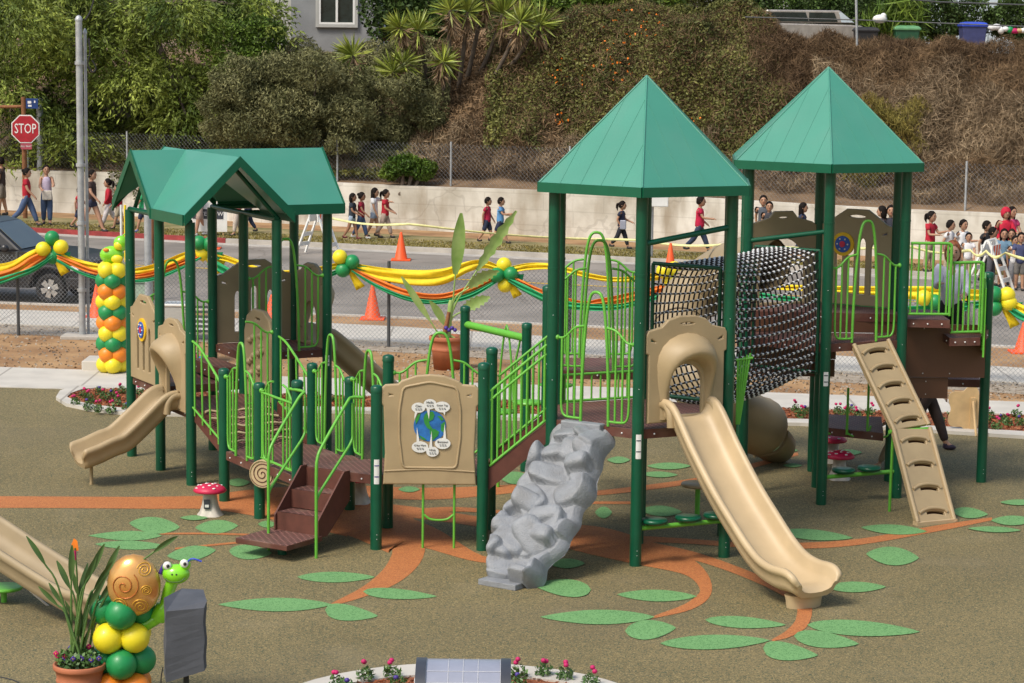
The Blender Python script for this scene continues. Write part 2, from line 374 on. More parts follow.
def bandbox(f0, f1, z0, z1, m, x0=-26, x1=26, n=26):
    mb = MB(); xs = [x0+(x1-x0)*i/n for i in range(n+1)]; vs = []
    for x in xs: vs += [(x,f0(x),z0),(x,f0(x),z1),(x,f1(x),z1),(x,f1(x),z0)]
    fs = [(4*i+a, 4*i+4+a, 4*i+4+(a+1)%4, 4*i+(a+1)%4) for i in range(n) for a in range(4)]+[(0,1,2,3),(4*n+3,4*n+2,4*n+1,4*n)]
    mb.add(vs, fs, False, m); return mb
struct(band(lambda x: -30, s1f, 0.0, 'rubber', -40, 40), 'rubber_surface')
struct(bandbox(s1f, s1b, -.1, .012, 'concrete'), 'concrete_path')
struct(band(lambda x: s1b(x)+.004, lambda x: s2f(x)-1.2, .003, 'dirt'), 'dirt_strip')
struct(band(lambda x: s2f(x)-1.2, lambda x: s2f(x), .006, 'gravel'), 'gravel_strip')
struct(bandbox(s2f, s2b, -.1, .03, 'concrete'), 'pavement')
struct(band(s2b, lambda x: kn(x)-.12, .006, 'dirt'), 'verge_soil')
struct(bandbox(lambda x: kn(x)-.14, kn, -.1, .04, 'concrete'), 'near_kerb')
struct(band(kn, kf, .004, 'asphalt'), 'road')
struct(band(lambda x: (kn(x)*.45+kf(x)*.55), lambda x: (kn(x)*.45+kf(x)*.55)+.12, .009, 'yellow'), 'road_marking')
struct(bandbox(lambda x: kf(x)-.55, kf, -.1, .012, 'kerb_grey'), 'gutter')
xr = G(226,243).x
struct(bandbox(kf, lambda x: kf(x)+.2, -.1, .13, 'kerb_red', -26, xr, 12), 'red_kerb')
struct(bandbox(kf, lambda x: kf(x)+.2, -.1, .12, 'kerb_grey', xr+.01, 26, 16), 'far_kerb')
struct(band(lambda x: kf(x)+.2, lambda x: wl(x)-1.7, .11, 'grass'), 'grass_verge')
struct(band(lambda x: wl(x)-1.7, lambda x: wl(x)+.3, .114, 'dirt'), 'far_footpath')
# grass tufts on the verge
def quads(name, C, A, B, m, parent=None, mats=None):
    """leaf-shaped diamonds: centre C, half-length vectors A, half-width vectors B (numpy Nx3)"""
    n = len(C); v = np.empty((n,4,3), np.float32); v[:,0] = C-A; v[:,1] = C+B; v[:,2] = C+A; v[:,3] = C-B
    me = bpy.data.meshes.new(name); me.vertices.add(4*n); me.vertices.foreach_set('co', v.ravel())
    me.loops.add(4*n); me.loops.foreach_set('vertex_index', np.arange(4*n, dtype=np.int32))
    me.polygons.add(n); me.polygons.foreach_set('loop_start', np.arange(0,4*n,4, dtype=np.int32))
    me.materials.append(MT[m]); me.update(calc_edges=True); me.validate()
    o = bpy.data.objects.new(name, me); COL.objects.link(o)
    if parent is not None:
        o.parent = parent; og = parent.get('_org')
        if og: me.transform(Matrix.Translation(-Vector(og)))
    return o
def rnd_dirs(n, up=0.0, zs=1.0):
    d = rng.normal(size=(n,3)); d[:,2] = d[:,2]*zs+up; return d/np.linalg.norm(d, axis=1, keepdims=True)
def perp(A): 
    r = rng.normal(size=A.shape); c = np.cross(A, r); return c/np.linalg.norm(c, axis=1, keepdims=True)
def leafset(name, C, L, wd, m, up=0., zs=1., parent=None):
    n = len(C); A = rnd_dirs(n, up, zs); s = rng.uniform(.6,1.3,(n,1)); B = perp(A)
    return quads(name, C, A*L*s/2, B*wd*s/2, m, parent)
kfv = np.vectorize(kf); wlv = np.vectorize(wl)
n = 16000; X = rng.uniform(-16,14,n); f = rng.random(n)**1.3; Yv = kfv(X)+.25+f*1.9
C = np.stack([X, Yv, np.full(n,.13)], 1)
tag(leafset('verge_grass', C, .07, .02, 'leaf_gold', up=1.2), 'short dry grass growing between the far kerb and the footpath', 'grass', kind='stuff')
# rubber markings -----------------------------------------------------
ZS = [.003]
def pxpoly(pts, m, mb): ZS[0] += .00015; return sheet([G(*p) for p in pts], ZS[0], m, mb=mb)
bm = MB()
def strip(pts, ws):
    P = smoothpath([(x,y,w_) for (x,y),w_ in zip(pts, ws)], 6); L = []; R = []
    for i, p in enumerate(P):
        a = P[max(i-1,0)]; b = P[min(i+1,len(P)-1)]; t = Vector((b.x-a.x, b.y-a.y)); t.normalize(); nn = Vector((-t.y, t.x))
        L.append((p.x+nn.x*p.z/2, p.y+nn.y*p.z/2)); R.append((p.x-nn.x*p.z/2, p.y-nn.y*p.z/2))
    ZS[0] += .00015
    vs = [tuple(G(*p).xy)+(ZS[0],) for p in L+R]; n = len(L)
    bm.add(vs, [(i, i+1, n+i+1, n+i) for i in range(n-1)], False, 'rubber_orange')
strip([(-60,502),(60,502.5),(150,503),(215,503),(290,510),(350,520)], [12,11.5,12,14,26,34])
strip([(200,500),(250,494),(330,490),(420,494),(500,490),(545,484)], [5,8,10,12,9,6])
strip([(290,515),(340,512),(395,532),(408,550),(395,572),(368,590),(332,605)], [24,40,44,34,22,11,3])
strip([(372,518),(430,538),(492,561),(560,548)], [26,22,5,8])
strip([(330,505),(400,511),(490,524),(560,540)], [12,11,10,12])
strip([(520,530),(590,540),(640,552),(690,568),(706,590),(690,606),(652,618)], [12,28,26,17,12,8,2])
strip([(610,538),(680,541),(740,545),(800,546),(860,542),(935,529),(992,519)], [7,5,5,6,6,6,3])
strip([(640,545),(700,558),(760,580),(800,600),(803,620),(790,633),(772,641)], [10,8,8,14,14,8,2])
strip([(560,496),(620,491),(700,480),(745,468),(798,454)], [4,5,5,5,3]); strip([(560,503),(640,503)], [2.5,2.5])
strip([(160,534),(215,534),(300,537)], [1.6,1.8,1.8]); strip([(175,549),(250,542),(300,541)], [1.6,2,2])
strip([(350,520),(440,510),(500,512)], [6,5,3])
bm.build('branch_marking'); bpy.data.objects['branch_marking']['kind'] = 'structure'
lm = MB()
def leaf(x0, x1, y0, y1, ev=.75, flip=0, tilt=0):
    n = 18; P = []; cy = (y0+y1)/2; h = (y1-y0)/2
    for i in range(n+1):
        t = i/n; tt = 1-t if flip else t
        e = (math.sin(math.pi*tt**ev))**.75; P.append((t, e))
    up = [(x0+(x1-x0)*t, cy-h*e*.95+tilt*(t-.5)) for t, e in P]; dn = [(x0+(x1-x0)*t, cy+h*e+tilt*(t-.5)) for t, e in P[::-1]][1:-1]
    pxpoly(up+dn, 'rubber_green', lm)
LV = [(129,180,517,534,1,0,4),(195,238,520,534,1,0,-2),(88,162,531,541,1.2,0,0),(95,167,541,550,1,1,2),(167,216,546,561,1,0,-6),(229,272,545,560,.8,0,2),(258,276,521,528,1,0,0),
 (297,375,572,583,.9,0,0),(218,332,598,612,1.1,0,0),(325,378,605,622,.6,0,6),(363,437,589,600,.7,0,5),(617,697,590,602,1,0,2),(540,655,610,625,1.1,0,0),(625,676,620,640,.8,0,-3),(705,786,617,629,.8,0,5),
 (660,770,635,650,.9,0,-3),(763,818,643,662,.6,0,7),(794,859,632,649,.7,0,8),(807,920,621,637,.8,0,7),(826,886,582,593,.9,0,0),(866,919,547,566,1,0,4),(861,927,525,535,1,0,4),(780,853,530,541,.8,0,6),
 (533,591,579,597,.7,1,5),(595,612,507,519,1,0,0),(548,585,559,569,1,0,0),(640,682,506,517,1,0,2),(953,988,508,519,.8,0,3),(991,1034,516,526,1,0,0),(968,1021,527,533,1,0,2),
 (647,691,463,470,1,0,0),(640,678,472,478,1,0,1),(758,798,447,454,.9,0,1),(783,802,464,468,1,0,0),(834,862,450,456,1,0,0),(500,530,472,485,1,0,0),(607,630,457,464,1,0,0),(398,420,487,493,1,0,0),(226,250,479,487,1,0,0),
 (180,208,516,521,1,0,0),(1000,1040,500,506,1,0,0)]
for a in LV: leaf(*a)
lm.build('leaf_marking')['kind'] = 'structure'
# planting beds ----------------------------------------------------------
def bed(outer, inner, zk=.05):
    o = [G(*p) for p in outer]; i_ = [G(*p) for p in inner]; n = len(o); mb = MB()
    vs = [(p.x,p.y,-.02) for p in o]+[(p.x,p.y,zk) for p in o]+[(p.x,p.y,zk) for p in i_]+[(p.x,p.y,-.02) for p in i_]
    fs = [(r*n+k, r*n+(k+1)%n, (r+1)*n+(k+1)%n, (r+1)*n+k) for r in range(3) for k in range(n)]
    mb.add(vs, fs, False, 'concrete'); mb.build('bed_kerb')['kind'] = 'structure'
    struct(sheet(i_, .03, 'mulch'), 'mulch_bed')
oL = [(56,400),(60,393.5),(72,389),(95,388.3)]+[(x, 388.8+(x-95)*.0287) for x in (200,300,450,600,750,900,1100)]+[(1100,447),(1024,439),(900,431),(800,426),(640,424.5),(520,421),(400,414.5),(300,413),(200,417),(130,416),(90,411.5),(66,406.5)]
iL = [(67,400),(71,396),(82,392),(98,390.5)]+[(x, 390.8+(x-95)*.0287) for x in (200,300,450,600,750,900,1100)]+[(1100,442),(1024,434.5),(900,427),(800,422),(640,420.5),(520,417),(400,410.8),(300,409.5),(200,413),(132,412),(95,408),(76,404)]
bed(oL, iL)
oB = [(460+205*math.cos(q), 725+57*math.sin(q)) for q in [math.pi*(1+i/24) for i in range(25)]]+[(700,800),(220,800)]
iB = [(460+185*math.cos(q), 727+48*math.sin(q)) for q in [math.pi*(1+i/24) for i in range(25)]]+[(660,790),(260,790)]
bed(oB, iB)
# mulch chips: stuff
def mulch_pts(poly, n):
    P = [G(*p) for p in poly]; xs = [p.x for p in P]; ys = [p.y for p in P]; out = []
    while len(out) < n:
        x = random.uniform(max(min(xs),-9), min(max(xs),9)); y = random.uniform(min(ys), max(ys)); c = False; j = len(P)-1
        for i in range(len(P)):
            if (P[i].y > y) != (P[j].y > y) and x < (P[j].x-P[i].x)*(y-P[i].y)/(P[j].y-P[i].y)+P[i].x: c = not c
            j = i
        if c: out.append((x,y,.045))
    return np.array(out)
m_('chip', (.26,.08,.03), .9, island=.6, scale=5, coord='World')
tag(leafset('mulch_chips', mulch_pts(iL, 9000), .06, .025, 'chip', zs=.3), 'reddish bark chips covering the long bed along the path', 'mulch', kind='stuff')
tag(leafset('mulch_chips', mulch_pts(iB, 3500), .05, .02, 'chip', zs=.3), 'reddish bark chips covering the round bed nearest the viewer', 'mulch', kind='stuff')
# tiny stones and clods on the bare dirt
n = 5000; X = rng.uniform(-10,10,n); s1v = np.vectorize(s1b); s2v = np.vectorize(s2f); f = rng.random(n); Yv = s1v(X)+f*(s2v(X)-s1v(X))
tag(leafset('dirt_clods', np.stack([X,Yv,np.full(n,.012)],1), .05, .04, 'gravel', zs=.3), 'small clods and pebbles scattered on the bare dirt strip', 'pebbles', kind='stuff')
# ================================================================== WALL, HILL
tw = .22
mbw = MB(); xs = [-26+i*2 for i in range(26)]
vs = []
def wtop(x): return 1.36+.03*math.sin(x*.5)
for x in xs: vs += [(x,wl(x),-.1),(x,wl(x),wtop(x)),(x,wl(x)+tw,wtop(x)),(x,wl(x)+tw,-.1)]
mbw.add(vs, [(4*i+a,4*i+4+a,4*i+4+(a+1)%4,4*i+(a+1)%4) for i in range(len(xs)-1) for a in range(4)]+[(0,1,2,3)], False, 'wallwhite')
# stains are in the material; a few patched slabs
solo(mbw, 'retaining_wall', 'long off-white plastered retaining wall at the foot of the hillside', 'wall')
def ss(a, b, t): t = min(max((t-a)/(b-a),0),1); return t*t*(3-2*t)
def hill(X, Y):
    t = Y-wl(X); zt = 4.9+1.0*ss(-4,0,X)*(1-ss(6,8.5,X))+.15*ss(8,10,X)
    z = 1.26+.16*ss(.2,.7,t)+ (zt-1.42)*ss(.7,7.5,t)**.85
    z += .18*math.sin(X*1.3+Y*.7)*ss(.5,2,t)*(1-ss(6,8,t)) + .12*math.sin(X*2.9-Y*1.7)*ss(.5,2,t)*(1-ss(6,8,t))
    return z
hb = MB(); NX, NY = 120, 40; vs = []
for i in range(NX+1):
    x = -27+54*i/NX
    for j in range(NY+1):
        t = .2+ (j/NY)**1.5*60; y = wl(x)+t; vs.append((x,y,hill(x,y)))
hb.add(vs, [(i*(NY+1)+j,(i+1)*(NY+1)+j,(i+1)*(NY+1)+j+1,i*(NY+1)+j+1) for i in range(NX) for j in range(NY)], True, 'slope_soil')
struct(hb, 'hillside')
# ================================================================== PLAY STRUCTURE
ux, rx = Vector((.88,.478,0)).normalized(), Vector((-.478,.88,0)).normalized()
O3 = W(-3.94,28.8)
def GR(i, j, z=0): return O3+ux*(1.14*i)+rx*(1.1*j)+Vector((0,0,z))
P1,P2,P3,P4,P5 = GR(0,-1),GR(0,-2),GR(0,-3),GR(1,-1),GR(1,-2)
P6,P7,M1,M2 = G(376,549),GR(1,-3),G(482,550),G(490,529)
P7 = G(387.5,527.7)
PS = thing('play_structure', (W(-1,27)), 'large green, lime, tan and brown playground structure with roofed towers, slides, stairs and net tunnel', 'play structure')
def zz(p, z): return Vector((p[0],p[1],z))
def post(p, zt, cap=True, label=None, sticker=None, r=.0635, m='post_green', joint=None):
    mb = MB(); mb.tube([zz(p,-.05), zz(p,zt)], r, 18, m)
    if cap: mb.lathe(zz(p,zt), [(r+.004,-.05),(r+.004,-.002),(r*.9,.014),(r*.55,.024),(.001,.028)], 18, m)
    if joint: mb.tube([zz(p,joint-.012), zz(p,joint+.012)], r+.004, 18, m)
    for z in (.12,.17): mb.ball(zz(p,z)+Vector((.012,-r,0)), .004, 6, 4, 'silver')
    if zt > 2:
        for z in (1.9,2.6): mb.ball(zz(p,z)+Vector((.0,-r,0)), .0045, 6, 4, 'silver')
    o = mb.build('post', parent=PS)
    if sticker:
        z0, z1 = sticker; sb = MB(); q = zz(p,(z0+z1)/2)
        vs = []; 
        for k in range(5):
            an = -math.pi/2+(k-2)*.22+.1
            for z in (z0,z1): vs.append(zz(p,z)+Vector((math.cos(an),math.sin(an),0))*(r+.003))
        sb.add(vs, [(2*k,2*k+2,2*k+3,2*k+1) for k in range(4)], False, 'white')
        for zc in (z0+(z1-z0)*.3, z0+(z1-z0)*.75):
            vs = []
            for k in range(5):
                an = -math.pi/2+(k-2)*.18+.1
                for z in (zc-.006,zc+.006): vs.append(zz(p,z)+Vector((math.cos(an),math.sin(an),0))*(r+.005))
            sb.add(vs, [(2*k,2*k+2,2*k+3,2*k+1) for k in range(4)], False, 'purple' if p is P6 else 'slate')
        sb.build('warning_sticker', parent=o)
    return o
def deck(poly, z, th=.1, name='deck'):
    mb = MB(); mb.prism([(p[0],p[1]) for p in poly], z-th, z, 'deck'); bb = mb; n = len(poly)
    for i in range(n):
        a, b = Vector(poly[i]), Vector(poly[(i+1)%n])
        d = (b-a); d.z = 0; nn = Vector((d.y,-d.x,0)).normalized()
        c = sum((Vector((q[0],q[1],0)) for q in poly), Vector())/n
        if nn.dot(zz(a,0)-c) < 0: nn = -nn
        for f in (.18,.5,.82): bb.ball(zz(a.lerp(b,f),z-th*.55)+nn*.004, .011, 6, 4, 'silver')
    return mb.build(name, parent=PS)
def LP(a, b, u, z): return Vector((a[0]+(b[0]-a[0])*u, a[1]+(b[1]-a[1])*u, z))
def T(mb, a, b, pts, r=.0135, m='lime', n=4, za=0, zb=None):
    zb = za if zb is None else zb
    P = [LP(a,b,u,z+za+(zb-za)*u) for u, z in pts]
    if n: P = smoothpath(P, n)
    mb.tube(P, r, 8, m)
def barrier(a, b, z0, H=1.42, h=.95, halves=(1,1), arch=True, r=.0135, lo=.06):
    mb = MB()
    if arch: T(mb, a, b, [(.34,z0+.0),(.35,z0+.5),(.385,z0+H-.35),(.43,z0+H-.06),(.5,z0+H),(.57,z0+H-.06),(.615,z0+H-.35),(.65,z0+.5),(.66,z0+.0)], r*1.25)
    for side, on in zip((0,1), halves):
        if not on: continue
        f = (lambda u: u) if side == 0 else (lambda u: 1-u)
        T(mb, a, b, [(f(.05),z0+h-.02),(f(.14),z0+h-.01),(f(.26),z0+h+.1),(f(.37),z0+h+.13)], r)
        T(mb, a, b, [(f(.11),z0+h-.02),(f(.11),z0+h-.4),(f(.11),z0+.18),(f(.14),z0+.07),(f(.22),z0+lo-.01),(f(.35),z0+lo-.01)], r)
        for u, zt in ((.185,h+.02),(.265,h+.1)): T(mb, a, b, [(f(u),z0+lo),(f(u),z0+zt)], r*.9, n=0)
        mb.ball(LP(a,b,f(.055),z0+h-.02), .03, 8, 6, 'lime')
    return mb.build('arch_barrier', parent=PS)
def pickets(a, b, za, zb, h=.9, n=7, name='guard_rail', inset=.05, low=.06, two=False, r=.0135):
    mb = MB(); d = zb-za
    for hh in ([h, low]+([h-.1] if two else [])): T(mb, a, b, [(inset,za+hh+d*inset),(1-inset,za+hh+d*(1-inset))], r*1.15, n=0)
    for k in range(n+1):
        u = inset+.03+(1-2*inset-.06)*k/n; T(mb, a, b, [(u,za+d*u+low),(u,za+d*u+h)], r*(1.1 if k in (0,n) else .85), n=0)
    return mb.build(name, parent=PS)
# --- posts
HA = W(1.42,25.80); HB = W(3.83,29.15)
def hexp(c, R=1.1): return [c+Vector((R*math.cos(rad(-94.3+60*k)), R*math.sin(rad(-94.3+60*k)),0)) for k in range(6)]   # 0 front,1 rightfront,2 rightback,3 back,4 leftback,5 leftfront
A = hexp(HA, 1.09); B = hexp(HB, 1.09)
for k, p in enumerate(A): post(p, 3.98, False, sticker=(1.16,1.42) if k == 0 else None, joint=3.1)
for k, p in enumerate(B): post(p, 4.05, False, sticker=(1.45,1.62) if k == 0 else None, joint=3.4)
post(HA, 1.34, False); post(HB, 1.86, False)
GP = {}
for (i,j) in ((0,0),(1,0),(0,1),(1,1),(2.03,1),(0,2),(1,2),(2.03,2)):
    GP[(int(i),j)] = GR(i,j); post(GR(i,j), 3.25, False, sticker=(1.22,1.36) if (int(i),j) == (2,1) else None)
for p, zt in ((P1,1.58),(P2,1.56),(P5,1.56),(P4,1.58)): post(p, zt)
post(P3, 1.74); post(P6, 1.78, sticker=(.73,1.0)); post(P7, 1.96); post(M1, 2.04); post(M2, 2.06)
R1p, R2p = G(981,482), W(4.95,30.9)
post(R1p, 2.66); 
LB1, LB2 = W(-.62,30.9), G(525,471); post(LB1, 2.0); post(LB2, 1.9)
# --- decks
deck(A, 1.46)
A2 = [W(.42,26.95), W(1.55,26.95), W(1.55,28.0), W(.42,28.0)]; deck(A2, 1.76)
post(A2[3], 2.6, m='post_green'); post(A2[2], 1.7, False)
mid5, mid2 = (B[5]+B[4])/2, (B[1]+B[2])/2
deck([B[5],B[0],B[1],mid2,mid5], 1.95); deck([mid5,mid2,B[2],B[3],B[4]], 2.2)
rb = MB(); q = (mid5+mid2)/2; rb.box(zz(q,2.035)-Vector((0,.02,0)), (1.8,.02,.15), m='brown_panel'); rb.build('riser_panel', parent=PS)
for zc_, yo in ((1.72,.05),(1.49,.12)):
    rb = MB(); rb.box(zz(q,zc_)+Vector((-.35,yo,0)), (1.1,.02,.215), m='brown_panel'); rb.build('riser_panel', parent=PS)
g = GP
deck([GR(0,0),GR(1,0),GR(1,1),GR(0,1)], .92); deck([GR(1.02,1.02),GR(2.03,1.02),GR(2.03,2),GR(1.02,2)], 1.43); deck([GR(0,1.02),GR(.99,1.02),GR(.99,2),GR(0,2)], 1.07)
deck([GR(.72,1.05),GR(.99,1.05),GR(.99,1.95),GR(.72,1.95)], 1.26, .16, 'step')
deck([P1,P2,P5,P4], .61); deck([P2,P3,P7,P5], .66); deck([P3,P6,P7], .81); deck([P6,M1,M2,P7], .82)
# --- ramp / wavy climber between tower and low deck
def incline(a0, a1, b0, b1, z0, z1, name, th=.06, m='deck'):
    mb = MB(); vs = [zz(a0,z0),zz(a1,z0),zz(b1,z1),zz(b0,z1)]; vs += [v-Vector((0,0,th)) for v in vs]
    mb.add(vs, [(0,1,2,3),(7,6,5,4),(0,4,5,1),(1,5,6,2),(2,6,7,3),(3,7,4,0)], False, m); return mb.build(name, parent=PS)
rp = incline(GR(.08,-.05),GR(.92,-.05),GR(.92,-1),GR(.08,-1), .92, .61, 'ramp')
rg = MB()
for k in range(5):
    f = .12+k*.19; P = [GR(.12+.76*i/14, -f, .92-.31*f+.04+.012*math.sin(i*1.6+k)) + rx*(.03*math.sin(i*1.1+k*2)) for i in range(15)]
    rg.tube(P, .016, 6, 'tan_light')
rg.build('wavy_grip', parent=rp)
for i in (0.02,.98):
    sb = MB(); a, b = GR(i,-.05), GR(i,-1); 
    vs = [zz(a,.80),zz(b,.49),zz(b,.67),zz(a,.98)]; vs += [v+ux*.02 for v in vs]
    sb.add(vs, [(0,1,2,3),(7,6,5,4),(0,4,5,1),(1,5,6,2),(2,6,7,3),(3,7,4,0)], False, 'brown'); sb.build('side_board', parent=rp)
def handrail(pts, name='handrail', r=.016):
    mb = MB(); mb.tube(smoothpath(pts, 6), r, 8, 'lime'); return mb.build(name, parent=PS)
for i in (0,1):
    handrail([GR(i,-.06,1.80), GR(i,-.3,1.74), GR(i,-.75,1.5), GR(i,-.9,1.42), GR(i,-.97,1.5)])
    mb = MB()
    for k in range(4):
        f = .12+k*.24; mb.tube([GR(i,-f,.92-.31*f), GR(i,-f*.92,1.86-.45*f)], .012, 8, 'lime')
    mb.tube([GR(i,-.06,.98),GR(i,-.95,.7)], .013, 8, 'lime'); mb.build('guard_rail', parent=PS)
# --- barriers
barrier(P1, P2, .61, 1.36, .92); barrier(P4, P5, .61, 1.4, .92); barrier(P5, P7, .66, 1.3, .92); barrier(P2, P3, .66, .9, .86, arch=False)
barrier(P7, M2, .82, 1.42, .98); pickets(P2, P3, .66, .66, .82, 3)
barrier(g[(1,1)], g[(2,1)], 1.43, 1.48, 1.0); barrier(g[(0,2)], g[(1,2)], 1.07, 1.5, .95); barrier(g[(1,0)], g[(1,1)], .92, 1.1, .95, arch=False, halves=(0,0))
barrier(g[(0,0)], g[(1,0)], .92, 1.5, .95, (0,1), arch=False)
barrier(A[5], A[0], 1.46, 1.42, .92); barrier(A2[0], A2[1], 1.76, 1.5, 1.05); barrier(A2[3], A2[2], 1.76, 1.5, 1.05)
barrier(B[0], B[1], 1.95, 1.46, .93)
pickets(A[4], A[3], 1.42, 1.42, .36, 8)
# --- ramp from low deck up to tower A with railings
incline(M2, M1, A[5], A[4], .80, 1.36, 'ramp') if False else None
rA = incline(M1+Vector((.03,.1,0)), M2+Vector((.03,0,0)), A[4]+Vector((0,-.2,0)), A[5]+Vector((0,.08,0)), .80, 1.38, 'ramp')
for a, b in ((M1, A[5]), (M2, A[4])):
    sb = MB(); a_, b_ = zz(a,0)+Vector((.06,.01,0)), zz(b,0)+Vector((-.05,.01,0))
    vs = [zz(a_,.66),zz(b_,1.20),zz(b_,1.42),zz(a_,.90)]; vs += [v+Vector((0,.03,0)) for v in vs]
    sb.add(vs, [(3,2,1,0),(4,5,6,7),(1,5,4,0),(2,6,5,1),(3,7,6,2),(0,4,7,3)], False, 'brown'); sb.build('side_board', parent=rA)
    pickets(a_, b_, .86, 1.40, .88, 9, 'ramp_railing', .02, two=True)
# --- stairs up to the triangular deck
e = zz(P6,0)-zz(P3,0); L36 = e.length; e.normalize(); nrm = Vector((e.y,-e.x,0)); 
if nrm.y > 0: nrm = -nrm
mS = (zz(P3,0)+zz(P6,0))/2 - e*.12
def SP_(a, d, z): return mS+e*a+nrm*d+Vector((0,0,z))
w2 = .285
def slab(mb, a0, a1, d0, d1, z0, z1, m):
    vs = [SP_(a,d,z) for a in (a0,a1) for d in (d0,d1) for z in (z0,z1)]
    mb.add(vs, [(0,1,3,2),(4,6,7,5),(0,4,5,1),(2,3,7,6),(0,2,6,4),(1,5,7,3)], False, m)
st = bpy.data.objects.new('stairs', None); COL.objects.link(st); st.parent = PS; st['_org'] = PS['_org']
for d0, d1, z in ((.02,.27,.60),(.24,.52,.39)):
    mb = MB(); slab(mb, -w2, w2, d0, d1, z-.03, z, 'deck'); mb.build('tread', parent=st)
    mb = MB(); slab(mb, -w2, w2, d1-.012, d1+.012, z-.2, z-.0, 'brown'); mb.build('riser', parent=st)
mb = MB(); slab(mb, -w2, w2, -.01, .02, .6, .80, 'brown'); mb.build('riser', parent=st)
mb = MB(); slab(mb, -w2-.10, w2+.03, .5, 1.12, .13, .19, 'deck'); mb.build('tread', parent=st, bevel=.008)
for s_ in (-1, 1):
    mb = MB(); pr = [(0,.5),(0,.83),(.1,.83),(.56,.36),(.56,.17),(.4,.17)]
    vs = [SP_(s_*w2, d, z) for d, z in pr]+[SP_(s_*(w2+.02), d, z) for d, z in pr]; n = len(pr)
    mb.add(vs, [tuple(range(n)), tuple(range(n,2*n))[::-1]]+[(i,(i+1)%n,n+(i+1)%n,n+i) for i in range(n)], False, 'brown'); mb.build('stringer', parent=st)
    mb = MB(); a = w2+.13 if s_ > 0 else -w2+.05
    mb.tube(smoothpath([SP_(s_*.5,.03,1.66),SP_(a,.12,1.66),SP_(a,.22,1.6),SP_(a,.62,1.22),SP_(a,.72,1.08),SP_(a,.74,.9),SP_(a,.74,.4),SP_(a,.74,0)], 6), .017, 8, 'lime')
    mb.tube(smoothpath([SP_(a,.74,.62),SP_(a,.66,.72),SP_(a,.3,1.02),SP_(a,.12,1.18),SP_(a,.1,1.3),SP_(a,.1,1.6)], 5), .015, 8, 'lime')
    mb.build('handrail', parent=PS)
mb = MB(); mb.tube([SP_(0,.8,-.02),SP_(0,.8,.13)], .05, 14, 'post_green'); mb.build('support_post', parent=st)
# --- snail disc
sc_ = (zz(P2,0)+zz(P3,0))/2; dS = (zz(P3,0)-zz(P2,0)).normalized(); nS = Vector((dS.y,-dS.x,0)); nS = nS if nS.y < 0 else -nS
nS = Vector((-.35,-.93,0)).normalized()
def disc(mb, c, nrm_, r, th, m, seg=28): mb.tube([Vector(c)-nrm_*th/2, Vector(c)+nrm_*th/2], r, seg, m)
mb = MB(); c = zz(G(262,511),0)+Vector((0,0,.56)); c = W(-2.83,26.75,.55); disc(mb, c, nS, .165, .05, 'tan_light'); 
sd_ = Vector((nS.y,-nS.x,0)); P = []
for k in range(70): a = k*.27; r_ = .012+.0072*k*.27*1.05; P.append(c+nS*.028+sd_*(r_*math.cos(a))+Vector((0,0,r_*math.sin(a))))
mb.tube(P, .006, 6, 'brown'); mb.tube([c+nS*.026+(sd_*math.cos(q)+Vector((0,0,math.sin(q))))*.155 for q in [k*math.pi/12 for k in range(25)]], .01, 6, 'tan'); 
mb.build('spiral_wheel', parent=PS)
mb = MB(); mb.tube([c+Vector((.05,.03,0)), c+Vector((.3,.05,.04))], .012, 8, 'tan'); mb.tube([c+Vector((.1,.03,-.08)), c+Vector((.34,-.05,-.13))], .012, 8, 'tan'); mb.build('wheel_axle', parent=PS)
# --- gabled roof
def RO(a, b, z): return O3+ux*a+rx*b+Vector((0,0,z))
ZR, ZE = 4.05, 3.35
am, bm_ = .57, 1.65; hw = .72
roof = bpy.data.objects.new('gabled_roof', None); COL.objects.link(roof); roof.parent = PS; roof['_org'] = PS['_org']; roof['label'] = 'cross-gabled green metal roof'
def rplane(pts, name='roof_panel'):
    mb = MB(); top = [RO(*p) for p in pts]; bot = [v-Vector((0,0,.035)) for v in top]; n = len(pts)
    nn = (top[1]-top[0]).cross(top[2]-top[0])
    if nn.z < 0: top = top[::-1]; bot = bot[::-1]
    mb.add(top+bot, [tuple(range(n)), tuple(range(n,2*n))[::-1]]+[(i,n+i,n+(i+1)%n,(i+1)%n) for i in range(n)], False, 'roof_green')
    mb.build(name, parent=roof)
a0, a1, b0, b1 = -.16, 2.47, -.2, 2.43
rplane([(a0,bm_,ZR),(am,bm_,ZR),(am-hw,bm_-hw,ZE),(a0,bm_-hw,ZE)]); rplane([(am,bm_,ZR),(a1,bm_,ZR),(a1,bm_-hw,ZE),(am+hw,bm_-hw,ZE)])
rplane([(am,b0,ZR),(am,bm_,ZR),(am-hw,bm_-hw,ZE),(am-hw,b0,ZE)]); rplane([(am,b0,ZR),(am,bm_,ZR),(am+hw,bm_-hw,ZE),(am+hw,b0,ZE)])
rplane([(a0,bm_,ZR),(am,bm_,ZR),(am-hw,bm_+hw,ZE),(a0,bm_+hw,ZE)]); rplane([(am,bm_,ZR),(a1,bm_,ZR),(a1,bm_+hw,ZE),(am+hw,bm_+hw,ZE)])
rplane([(am,b1,ZR),(am,bm_,ZR),(am-hw,bm_+hw,ZE),(am-hw,b1,ZE)]); rplane([(am,b1,ZR),(am,bm_,ZR),(am+hw,bm_+hw,ZE),(am+hw,b1,ZE)])
